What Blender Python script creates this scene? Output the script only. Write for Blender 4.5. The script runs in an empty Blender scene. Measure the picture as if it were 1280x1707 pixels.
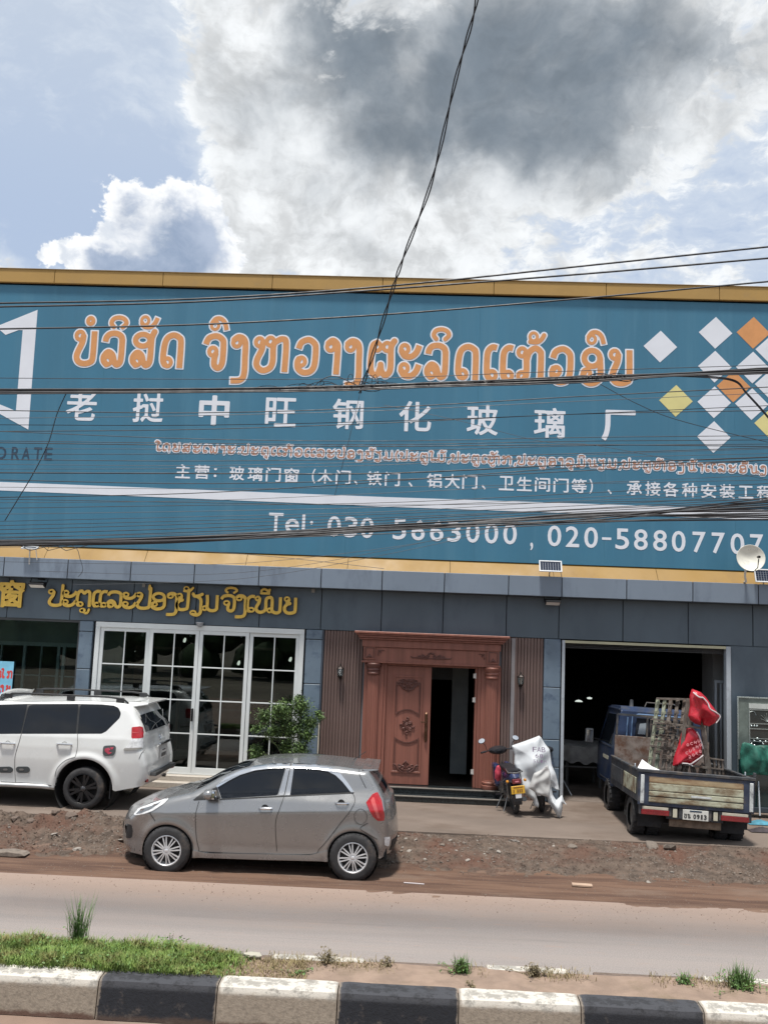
import bpy, math, random
import numpy as np
from mathutils import Vector, Matrix
random.seed(7); rng = np.random.default_rng(7)
SC = bpy.context.scene
COL = SC.collection
R = math.radians

# ------------------------------------------------------------------ camera
F = 1583.0                      # focal length in pixels of a 1280 x 1707 picture
def _n(v):
    v = np.array(v, float); return v/np.linalg.norm(v)
_Z = _n([490, 12650, F]); _X = -_n([-42000, 1427, F]); _X = _n(_X-_Z*_X.dot(_Z))
_Zc = np.array([_Z[0], _Z[1], -_Z[2]]); _Xc = np.array([_X[0], _X[1], -_X[2]]); _Yc = np.cross(_Zc, _Xc)
CM = np.array([_Xc, _Yc, _Zc]); CP = np.array([0, -18.1, 3.0])
def ray(px, py): return CM @ np.array([(px-640)/F, -(py-853.5)/F, -1.])
def P(px, py, y=0.0):           # where the sight line of the survey camera meets the plane at depth y
    d = ray(px, py); p = CP+(y-CP[1])/d[1]*d; return Vector(p)
def G(px, py, z=0.0):
    d = ray(px, py); p = CP+(z-CP[2])/d[2]*d; return Vector(p)
def XZ(px, py, y=0.0):
    p = P(px, py, y); return (p.x, p.z)
cam = bpy.data.objects.new('camera', bpy.data.cameras.new('camera')); COL.objects.link(cam)
mw = Matrix.Identity(4)
for i in range(3):
    for j in range(3): mw[i][j] = CM[i][j]
    mw[i][3] = CP[i]
cam.matrix_world = mw
cam.data.sensor_fit = 'HORIZONTAL'; cam.data.sensor_width = 36; cam.data.lens = F/1280*36
cam.data.clip_end = 3000; cam.data.clip_start = 0.05
SC.camera = cam

# ------------------------------------------------------------------ sky, sun, exposure
SUN_EL, SUN_AZ = R(75), R(160)     # near the zenith; azimuth measured from +y towards -x
SC.view_settings.view_transform = 'Standard'; SC.view_settings.look = 'None'
SC.view_settings.exposure = 0.38; SC.view_settings.gamma = 1.0
world = bpy.data.worlds.new('World'); SC.world = world; world.use_nodes = True
nt = world.node_tree; nt.nodes.clear()
class N:
    """tiny node-math helper"""
    def __init__(s, nt): s.nt = nt
    def new(s, t, **k):
        n = s.nt.nodes.new(t)
        for a, b in k.items(): setattr(n, a, b)
        return n
    def put(s, sock, v):
        if isinstance(v, (int, float)): sock.default_value = v
        elif isinstance(v, tuple): sock.default_value = v
        else: s.nt.links.new(v, sock)
    def m(s, op, a, b=None, c=None, clamp=False):
        n = s.new('ShaderNodeMath', operation=op, use_clamp=clamp)
        s.put(n.inputs[0], a)
        if b is not None: s.put(n.inputs[1], b)
        if c is not None: s.put(n.inputs[2], c)
        return n.outputs[0]
    def ss(s, v, lo, hi, a=0.0, b=1.0):
        n = s.new('ShaderNodeMapRange', interpolation_type='SMOOTHSTEP')
        s.put(n.inputs[0], v); n.inputs[1].default_value = lo; n.inputs[2].default_value = hi
        n.inputs[3].default_value = a; n.inputs[4].default_value = b
        return n.outputs[0]
    def mix(s, f, a, b, kind='RGBA', blend='MIX'):
        n = s.new('ShaderNodeMix', data_type=kind, blend_type=blend)
        s.put(n.inputs[0], f); s.put(n.inputs[6], a); s.put(n.inputs[7], b)
        return n.outputs[2]
    def noise(s, vec, scale, detail=4, rough=.55, dist=0.0, out=0):
        n = s.new('ShaderNodeTexNoise'); s.put(n.inputs['Vector'], vec)
        n.inputs['Scale'].default_value = scale; n.inputs['Detail'].default_value = detail
        n.inputs['Roughness'].default_value = rough; n.inputs['Distortion'].default_value = dist
        return n.outputs[out]
    def mapping(s, vec, scale=(1, 1, 1), loc=(0, 0, 0)):
        n = s.new('ShaderNodeMapping'); s.put(n.inputs[0], vec)
        n.inputs['Scale'].default_value = scale; n.inputs['Location'].default_value = loc
        return n.outputs[0]
w = N(nt)
sky = w.new('ShaderNodeTexSky', sky_type='NISHITA', sun_disc=False)
sky.sun_elevation = SUN_EL; sky.sun_rotation = -SUN_AZ; sky.air_density = 1.0; sky.dust_density = 2.5
tc = w.new('ShaderNodeTexCoord'); sep = w.new('ShaderNodeSeparateXYZ'); nt.links.new(tc.outputs['Generated'], sep.inputs[0])
az = w.m('ARCTAN2', sep.outputs[0], sep.outputs[1])
el = w.m('ARCSINE', sep.outputs[2])
cmb = w.new('ShaderNodeCombineXYZ'); nt.links.new(az, cmb.inputs[0]); nt.links.new(w.m('MULTIPLY', el, 1.25), cmb.inputs[1])
vec = cmb.outputs[0]
dirv = tc.outputs['Generated']
# billows: warp the direction a little, then fractal noise
warp = w.new('ShaderNodeVectorMath', operation='MULTIPLY_ADD')
nt.links.new(w.noise(dirv, 5.0, 5, .6, out=1), warp.inputs[0]); warp.inputs[1].default_value = (.10, .10, .10)
nt.links.new(dirv, warp.inputs[2])
wv = warp.outputs[0]
n_big = w.noise(wv, 4.2, 3, .5)
n_mid = w.noise(wv, 11.0, 12, .62)
n_fine = w.noise(w.mapping(wv, (1, 1, 2.2)), 26.0, 10, .62)
def azel(px, py):
    d = _n(ray(px, py)); return math.atan2(d[0], d[1]), math.asin(d[2])
nw1 = w.noise(dirv, 9.0, 6, .6); nw2 = w.noise(w.mapping(dirv, (1, 1, 1), (7, 3, 1)), 9.0, 6, .6)
azw = w.m('ADD', az, w.m('MULTIPLY', w.m('SUBTRACT', nw1, .5), .13)); elw = w.m('ADD', el, w.m('MULTIPLY', w.m('SUBTRACT', nw2, .5), .11))
def blob(px, py, rx, ry, amp, az=None, el=None):
    a, e = azel(px, py); az = azw if az is None else az; el = elw if el is None else el
    qa = w.m('POWER', w.m('ABSOLUTE', w.m('DIVIDE', w.m('SUBTRACT', az, a), rx/F*0.95)), 2.0)
    qe = w.m('POWER', w.m('ABSOLUTE', w.m('DIVIDE', w.m('SUBTRACT', el, e), ry/F*0.9)), 2.0)
    return w.m('MULTIPLY', w.m('EXPONENT', w.m('MULTIPLY', w.m('ADD', qa, qe), -1.0)), amp)
def total(lst, base):
    t = base
    for b in lst: t = w.m('ADD', t, blob(*b))
    return t
cover = total([(900, 60, 470, 260, .95), (650, 330, 260, 200, .75), (370, 90, 80, 130, .42), (320, 130, 60, 60, .35), (420, 250, 90, 110, .60), (700, 420, 330, 70, .45),
               (1000, 250, 330, 100, .20), (1180, 130, 110, 130, .20), (5, 440, 40, 32, .75), (238, 165, 34, 34, .42),
               (110, 130, 240, 220, -.82), (60, 320, 180, 110, -.8), (250, 250, 80, 40, -.5), (930, 385, 260, 55, -.44), (1210, 330, 120, 120, -.38), (1260, 80, 60, 110, -.35), (600, 400, 120, 40, .15)], 0.25)
bill = w.m('ADD', w.m('MULTIPLY', w.m('SUBTRACT', n_mid, .5), 1.75), w.m('MULTIPLY', w.m('SUBTRACT', n_fine, .5), 1.7))
dens = w.m('ADD', cover, w.m('ADD', bill, w.m('MULTIPLY', w.m('SUBTRACT', n_big, .5), .6)))
mask = w.ss(dens, .20, .60)
veil = w.ss(w.m('ADD', dens, w.m('MULTIPLY', w.m('SUBTRACT', n_fine, .5), .6)), -.6, .5, 0.12, .62)
thick = total([(810, 110, 360, 150, 1.45), (570, 40, 130, 150, .75), (690, 240, 150, 60, .5), (880, 260, 160, 50, .35), (1010, 20, 200, 150, .45), (1150, 330, 260, 120, .16), (520, 330, 60, 40, .25),
               (700, 105, 40, 50, -.55), (400, 330, 60, 60, .15), (640, 425, 160, 40, .40), (880, 150, 100, 60, -.25), (430, 60, 70, 60, -.3)], 0.16)
thick = w.m('ADD', thick, w.m('MULTIPLY', w.m('SUBTRACT', n_big, .5), .8))
thick = w.m('ADD', thick, w.m('ADD', w.m('MULTIPLY', w.m('SUBTRACT', n_mid, .5), 1.5), w.m('MULTIPLY', w.m('SUBTRACT', w.noise(w.mapping(wv, (1, 1, 1), (5, 8, 2)), 7.0, 5, .55), .5), 2.0)))
soft = w.noise(w.mapping(wv, (1, 1, 1), (3, 1, 2)), 17.0, 8, .6)
thick = w.m('MULTIPLY', thick, w.ss(dens, .35, .9))
tf = w.ss(thick, -.05, 1.75)
tex = w.ss(w.m('ADD', w.m('MULTIPLY', soft, .6), w.m('MULTIPLY', n_fine, .4)), .38, .60, .74, 1.08)
cloud = w.mix(tf, (7.0, 7.2, 7.35, 1), (1.65, 1.98, 2.35, 1))
tv = w.new('ShaderNodeCombineXYZ'); [nt.links.new(tex, tv.inputs[i]) for i in range(3)]
cloud = w.mix(w.ss(tf, .0, .9, 1.0, .45), cloud, w.mix(1.0, cloud, tv.outputs[0], blend='MULTIPLY'))
blue = w.mix(.80, sky.outputs[0], w.mix(w.ss(el, .36, .66), (3.6, 4.5, 6.1, 1), (5.0, 5.6, 6.4, 1)))
c1 = w.mix(veil, blue, (5.9, 6.4, 7.0, 1))
c2 = w.mix(mask, c1, cloud)
# a nearer cumulus low on the left: blue-grey body, bright ragged rim
d2 = total([(290, 372, 88, 92, 1.05), (350, 420, 80, 60, .55), (190, 330, 34, 46, .55), (150, 425, 60, 50, .85), (95, 425, 28, 26, .4), (240, 440, 120, 30, .5)], 0.0)
d2 = w.m('ADD', d2, w.m('ADD', w.m('MULTIPLY', w.m('SUBTRACT', n_mid, .5), .55), w.m('MULTIPLY', w.m('SUBTRACT', n_fine, .5), .55)))
k2 = w.ss(w.m('ADD', total([(275, 390, 125, 98, 1.9), (345, 345, 50, 50, .5), (190, 440, 70, 45, .7)], 0.0), w.m('MULTIPLY', w.m('SUBTRACT', soft, .5), 1.6)), .45, 1.25)
in2 = w.m('MULTIPLY', w.ss(w.m('ADD', d2, w.m('MULTIPLY', w.m('SUBTRACT', soft, .5), .5)), .56, .98), k2)
body2 = w.mix(in2, w.mix(w.ss(tex, .76, 1.0), (5.7, 6.1, 6.7, 1), (8.0, 8.1, 8.2, 1)), w.mix(w.ss(w.m('ADD', w.m('MULTIPLY', soft, .5), w.m('MULTIPLY', n_mid, .5)), .38, .62), (2.3, 2.95, 4.1, 1), (3.9, 4.5, 5.6, 1)))
c2 = w.mix(w.ss(d2, .40, .50), c2, body2)
bg = w.new('ShaderNodeBackground'); nt.links.new(c2, bg.inputs[0]); bg.inputs[1].default_value = 0.1
wo = w.new('ShaderNodeOutputWorld'); nt.links.new(bg.outputs[0], wo.inputs[0])
world.cycles.sampling_method = 'MANUAL'; world.cycles.sample_map_resolution = 512

sl = bpy.data.lights.new('sun', 'SUN'); sl.energy = 3.8; sl.angle = R(7); sl.color = (1, .955, .89)
so = bpy.data.objects.new('sun', sl); COL.objects.link(so)
sd = Vector((-math.sin(SUN_AZ)*math.cos(SUN_EL), math.cos(SUN_AZ)*math.cos(SUN_EL), math.sin(SUN_EL)))
so.rotation_euler = sd.to_track_quat('Z', 'Y').to_euler()

# ------------------------------------------------------------------ materials
MATS = {}
def mat(name, col, rough=.6, metal=0.0, var=.12, scale=3.0, bump=0.0, bscale=40.0, dirt=None, dscale=1.5, damt=.5,
        stretch=(1, 1, 1), coat=0.0, emit=0.0, spec=.5, flake=0.0):
    if name in MATS: return MATS[name]
    m = bpy.data.materials.new(name); m.use_nodes = True; MATS[name] = m
    t = m.node_tree; b = t.nodes['Principled BSDF']; k = N(t)
    tc = k.new('ShaderNodeTexCoord'); v = k.mapping(tc.outputs['Object'], stretch)
    c = tuple(col)+(1,) if len(col) == 3 else tuple(col)
    f = k.ss(k.noise(v, scale, 6, .6), .3, .7)
    lo = tuple(max(0, x*(1-var)) for x in c[:3])+(1,); hi = tuple(min(1, x*(1+var)) for x in c[:3])+(1,)
    out = k.mix(f, lo, hi)
    if dirt:
        dm = k.ss(k.noise(v, dscale, 9, .68), .62-.25*damt, .80-.18*damt)
        out = k.mix(k.m('MULTIPLY', dm, min(1.0, damt+.25)), out, tuple(dirt)+(1,))
    t.links.new(out, b.inputs['Base Color'])
    rr = k.noise(v, scale*2.3, 4, .6); 
    t.links.new(k.ss(rr, .25, .75, max(0.02, rough*(.85)), min(1, rough*1.15)), b.inputs['Roughness'])
    b.inputs['Metallic'].default_value = metal; b.inputs['Specular IOR Level'].default_value = spec
    if coat: b.inputs['Coat Weight'].default_value = coat; b.inputs['Coat Roughness'].default_value = .04
    if emit:
        b.inputs['Emission Color'].default_value = c; b.inputs['Emission Strength'].default_value = emit
    if bump:
        bp = k.new('ShaderNodeBump'); bp.inputs['Strength'].default_value = 1.0; bp.inputs['Distance'].default_value = bump
        t.links.new(k.noise(v, bscale, 6, .6), bp.inputs['Height']); t.links.new(bp.outputs[0], b.inputs['Normal'])
    return m
def glassmat(name, tint=(.75, .8, .8), base=.06, rough=0.0):
    if name in MATS: return MATS[name]
    m = bpy.data.materials.new(name); m.use_nodes = True; MATS[name] = m
    t = m.node_tree; t.nodes.remove(t.nodes['Principled BSDF']); k = N(t)
    tr = k.new('ShaderNodeBsdfTransparent'); tr.inputs[0].default_value = tint+(1,)
    gl = k.new('ShaderNodeBsdfGlossy'); gl.inputs['Roughness'].default_value = rough; gl.inputs[0].default_value = (.9, .93, .95, 1)
    fr = k.new('ShaderNodeFresnel'); fr.inputs[0].default_value = 1.5
    ms = k.new('ShaderNodeMixShader'); t.links.new(k.m('ADD', k.m('MULTIPLY', fr.outputs[0], .7), base), ms.inputs[0])
    t.links.new(tr.outputs[0], ms.inputs[1]); t.links.new(gl.outputs[0], ms.inputs[2])
    t.links.new(ms.outputs[0], t.nodes['Material Output'].inputs[0])
    return m

# ------------------------------------------------------------------ object helpers
def tag(o, label=None, cat=None, group=None, kind=None):
    if label: o['label'] = label
    if cat: o['category'] = cat
    if group: o['group'] = group
    if kind: o['kind'] = kind
    return o
def empty(name, loc=(0, 0, 0), rot=(0, 0, 0), **k):
    o = bpy.data.objects.new(name, None); COL.objects.link(o); o.location = loc; o.rotation_euler = rot
    o.empty_display_size = .1
    return tag(o, **k)
def link(name, me, m=None, parent=None, **k):
    o = bpy.data.objects.new(name, me); COL.objects.link(o)
    if m is not None and len(me.materials) == 0: me.materials.append(m)
    if parent is not None: o.parent = parent
    return tag(o, **k)
def copy_tree(o, parent=None):
    c = o.copy(); COL.objects.link(c)
    if parent is not None: c.parent = parent
    for ch in list(o.children): copy_tree(ch, c)
    return c
class MB:
    def __init__(s): s.v = []; s.f = []; s.sm = []
    def add(s, vs, fs, smooth=False):
        n = len(s.v); s.v += [tuple(v) for v in vs]; s.f += [tuple(n+i for i in f) for f in fs]; s.sm += [smooth]*len(fs); return s
    def box(s, x0, x1, y0, y1, z0, z1, M=None):
        vs = [Vector((x, y, z)) for x in (x0, x1) for y in (y0, y1) for z in (z0, z1)]
        if M is not None: vs = [M @ v for v in vs]
        return s.add(vs, [(0, 1, 3, 2), (4, 6, 7, 5), (0, 4, 5, 1), (2, 3, 7, 6), (0, 2, 6, 4), (1, 5, 7, 3)])
    def cbox(s, c, d, M=None):
        return s.box(c[0]-d[0]/2, c[0]+d[0]/2, c[1]-d[1]/2, c[1]+d[1]/2, c[2]-d[2]/2, c[2]+d[2]/2, M)
    def bar(s, a, b, w, h=None, up=(0, 0, 1)):
        a = Vector(a); b = Vector(b); h = w if h is None else h; d = (b-a)
        L = d.length; d.normalize(); u = Vector(up)
        if abs(d.dot(u)) > .98: u = Vector((1, 0, 0))
        x = d.cross(u).normalized(); z = x.cross(d)
        vs = [a+d*t*L+x*i*w/2+z*j*h/2 for t in (0, 1) for i, j in ((-1, -1), (1, -1), (1, 1), (-1, 1))]
        return s.add(vs, [(0, 1, 2, 3), (7, 6, 5, 4), (0, 4, 5, 1), (1, 5, 6, 2), (2, 6, 7, 3), (3, 7, 4, 0)])
    def tube(s, pts, r, n=8, cap=True):
        pts = [Vector(p) for p in pts]; k = len(pts); rs = r if isinstance(r, (list, tuple)) else [r]*k
        vs = []; pu = None
        for i, p in enumerate(pts):
            d = (pts[min(i+1, k-1)]-pts[max(i-1, 0)]).normalized()
            if pu is None: pu = Vector((0, 0, 1)) if abs(d.z) < .9 else Vector((1, 0, 0))
            x = d.cross(pu).normalized(); y = x.cross(d).normalized(); pu = y
            for a in range(n):
                t = 2*math.pi*a/n; vs.append(p+(x*math.cos(t)+y*math.sin(t))*rs[i])
        fs = [(i*n+a, i*n+(a+1) % n, (i+1)*n+(a+1) % n, (i+1)*n+a) for i in range(k-1) for a in range(n)]
        if cap: fs += [tuple(range(n))[::-1], tuple((k-1)*n+a for a in range(n))]
        return s.add(vs, fs, True)
    def lathe(s, prof, c=(0, 0, 0), n=24, axis='Z', M=None, cap=False):
        """prof: list of (radius, height); axis of revolution through c"""
        vs = []
        for r_, h in prof:
            for a in range(n):
                t = 2*math.pi*a/n; x, y = r_*math.cos(t), r_*math.sin(t)
                p = {'Z': (x, y, h), 'Y': (x, h, y), 'X': (h, x, y)}[axis]
                p = Vector(p)+Vector(c); vs.append(M @ p if M is not None else p)
        k = len(prof)
        fs = [(i*n+a, i*n+(a+1) % n, (i+1)*n+(a+1) % n, (i+1)*n+a) for i in range(k-1) for a in range(n)]
        if cap and prof[0][0] > 1e-6: fs.append(tuple(range(n))[::-1])
        if cap and prof[-1][0] > 1e-6: fs.append(tuple((k-1)*n+a for a in range(n)))
        return s.add(vs, fs, True)
    def prism(s, poly, y0, y1, M=None):
        """poly: (x, z) outline, extruded along y"""
        n = len(poly); vs = [Vector((x, y0, z)) for x, z in poly]+[Vector((x, y1, z)) for x, z in poly]
        if M is not None: vs = [M @ v for v in vs]
        return s.add(vs, [tuple(range(n)), tuple(range(2*n-1, n-1, -1))]+[(i, (i+1) % n, n+(i+1) % n, n+i) for i in range(n)])
    def build(s, name, m=None, parent=None, bevel=0, origin=None, fix=True, **k):
        me = bpy.data.meshes.new(name); vs = np.array(s.v, float)
        off = Vector((0, 0, 0))
        if parent is None and origin is None and len(vs):
            off = Vector(((vs[:, 0].min()+vs[:, 0].max())/2, (vs[:, 1].min()+vs[:, 1].max())/2, vs[:, 2].min()))
        elif origin is not None: off = Vector(origin)
        me.from_pydata([tuple(Vector(v)-off) for v in s.v], [], s.f); me.update()
        me.polygons.foreach_set('use_smooth', s.sm)
        if fix:
            import bmesh
            bm = bmesh.new(); bm.from_mesh(me); bmesh.ops.recalc_face_normals(bm, faces=bm.faces)
            if bevel:
                es = [e for e in bm.edges if len(e.link_faces) == 2 and e.calc_face_angle(0) > .6]
                try: bmesh.ops.bevel(bm, geom=es, offset=bevel, segments=2 if bevel > .008 else 1, affect='EDGES', profile=.6)
                except Exception: pass
            bm.to_mesh(me); bm.free()
        if any(s.sm):
            try: me.set_sharp_from_angle(angle=R(38))
            except Exception: pass
        o = link(name, me, m, parent, **k); o.location = off
        return o
def box(name, m, x0, x1, y0, y1, z0, z1, parent=None, bevel=0, **k):
    return MB().box(x0, x1, y0, y1, z0, z1).build(name, m, parent, bevel, **k)

# ------------------------------------------------------------------ distance-field outlines (letters, body panels, cloth)
def poly_sdf(X, Z, poly):
    p = np.array(poly, float); q = np.roll(p, -1, 0)
    d2 = np.full(X.shape, 1e9); ins = np.zeros(X.shape, bool)
    for (ax, az_), (bx, bz) in zip(p, q):
        ex, ez = bx-ax, bz-az_; L = ex*ex+ez*ez+1e-12
        t = np.clip(((X-ax)*ex+(Z-az_)*ez)/L, 0, 1)
        d2 = np.minimum(d2, (X-ax-t*ex)**2+(Z-az_-t*ez)**2)
        c = ((az_ > Z) != (bz > Z)) & (X < (bx-ax)*(Z-az_)/((bz-az_) if abs(bz-az_) > 1e-12 else 1e-12)+ax)
        ins ^= c
    d = np.sqrt(d2); return np.where(ins, -d, d)
def edges_sdf(X, Z, segs):
    d2 = np.full(X.shape, 1e9); ins = np.zeros(X.shape, bool)
    for ax, az_, bx, bz in segs:
        ex, ez = bx-ax, bz-az_; L = ex*ex+ez*ez+1e-12
        t = np.clip(((X-ax)*ex+(Z-az_)*ez)/L, 0, 1)
        d2 = np.minimum(d2, (X-ax-t*ex)**2+(Z-az_-t*ez)**2)
        c = ((az_ > Z) != (bz > Z)) & (X < (bx-ax)*(Z-az_)/((bz-az_) if abs(bz-az_) > 1e-12 else 1e-12)+ax)
        ins ^= c
    d = np.sqrt(d2); return np.where(ins, -d, d)
def smooth(pts, k=6):
    if len(pts) < 3: return list(pts)
    p = [pts[0]]+list(pts)+[pts[-1]]; out = []
    for i in range(1, len(p)-2):
        a, b, c, d = (np.array(p[j], float) for j in (i-1, i, i+1, i+2))
        for t in np.linspace(0, 1, k, endpoint=False):
            out.append(tuple(.5*((2*b)+(-a+c)*t+(2*a-5*b+4*c-d)*t*t+(-a+3*b-3*c+d)*t**3)))
    out.append(tuple(p[-2])); return out
def line_dist(X, Z, pts):
    d2 = np.full(X.shape, 1e9)
    for (ax, az_), (bx, bz) in zip(pts[:-1], pts[1:]):
        ex, ez = bx-ax, bz-az_; L = ex*ex+ez*ez+1e-12
        t = np.clip(((X-ax)*ex+(Z-az_)*ez)/L, 0, 1)
        d2 = np.minimum(d2, (X-ax-t*ex)**2+(Z-az_-t*ez)**2)
    return np.sqrt(d2)
def stroke_sdf(X, Z, pts, r, sq0=False, sq1=False):
    pts = [np.array(p, float) for p in pts]
    e0 = e1 = None
    if sq0:
        d = pts[0]-pts[1]; d /= np.linalg.norm(d)+1e-9; e0 = (pts[0].copy(), d); pts = [pts[0]+d*r]+pts
    if sq1:
        d = pts[-1]-pts[-2]; d /= np.linalg.norm(d)+1e-9; e1 = (pts[-1].copy(), d); pts = pts+[pts[-1]+d*r]
    D = line_dist(X, Z, pts)-r
    for e in (e0, e1):
        if e is None: continue
        o, d = e; a = (X-o[0])*d[0]+(Z-o[1])*d[1]; q = np.abs(-(X-o[0])*d[1]+(Z-o[1])*d[0])
        near = (a > -r) & (a < 2.6*r) & (q < 2.2*r)
        D = np.where(near, np.maximum(D, a), D)
    return D
def march(fn, x0, x1, z0, z1, step, merge=True):
    """region fn(X,Z) < 0 as polygons; returns verts (x,z), faces, boundary edges"""
    nx = max(2, int(math.ceil((x1-x0)/step))+1); nz = max(2, int(math.ceil((z1-z0)/step))+1)
    xs = x0+np.arange(nx)*step; zs = z0+np.arange(nz)*step
    X, Z = np.meshgrid(xs, zs, indexing='ij'); D = fn(X, Z)
    D = np.where(np.abs(D) < 1e-7, 1e-7, D); I = D < 0
    cnt = I[:-1, :-1].astype(int)+I[1:, :-1]+I[1:, 1:]+I[:-1, 1:]
    V = []; key = {}; Fs = []; B = []
    def vid(k, p):
        i = key.get(k)
        if i is None: i = len(V); key[k] = i; V.append(p)
        return i
    def corner(i, j): return vid(('c', i, j), (xs[i], zs[j]))
    def cut(i, j, k, l):
        a, b = D[i, j], D[k, l]; t = a/(a-b)
        kk = ('e', i, j, k, l) if (i, j) < (k, l) else ('e', k, l, i, j)
        return vid(kk, (xs[i]+(xs[k]-xs[i])*t, zs[j]+(zs[l]-zs[j])*t))
    for j in range(nz-1):
        row = cnt[:, j] == 4; i = 0
        while i < nx-1:
            if row[i]:
                a = i
                if merge:
                    while i+1 < nx-1 and row[i+1]: i += 1
                Fs.append((corner(a, j), corner(i+1, j), corner(i+1, j+1), corner(a, j+1)))
            i += 1
    for i, j in np.argwhere((cnt > 0) & (cnt < 4)):
        i = int(i); j = int(j)
        cs = [(i, j), (i+1, j), (i+1, j+1), (i, j+1)]; poly = []; cuts = []
        for a in range(4):
            p, q = cs[a], cs[(a+1) % 4]
            if I[p]: poly.append(corner(*p))
            if I[p] != I[q]:
                c = cut(p[0], p[1], q[0], q[1]); poly.append(c); cuts.append((c, I[p]))
        if len(poly) >= 3: Fs.append(tuple(poly))
        if len(cuts) == 2:
            (c1, in1), (c2, _) = cuts; B.append((c1, c2) if in1 else (c2, c1))
    return V, Fs, B
def plate(name, fn, bb, step, m, parent, y=-.02, depth=.01, org=(0, 0), side=None, **k):
    """flat outline standing on a wall: front at y, side walls back by depth; org shifts the plate's origin"""
    V, Fs, B = march(fn, *bb, step)
    if not V: return None
    ox, oz = (bb[0]+bb[1])/2, (bb[2]+bb[3])/2
    n = len(V); vs = [(a-ox, 0, b-oz) for a, b in V]+[(a-ox, depth, b-oz) for a, b in V]
    fs = [tuple(f) for f in Fs]+[(a, b, b+n, a+n) for a, b in B]
    me = bpy.data.meshes.new(name); me.from_pydata(vs, [], fs); me.update()
    me.materials.append(m)
    if side is not None:
        me.materials.append(side)
        me.polygons.foreach_set('material_index', [0]*len(Fs)+[1]*len(B))
    o = bpy.data.objects.new(name, me); COL.objects.link(o)
    o.location = (ox+org[0], y, oz+org[1])
    if parent is not None: o.parent = parent
    return tag(o, **k)

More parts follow.
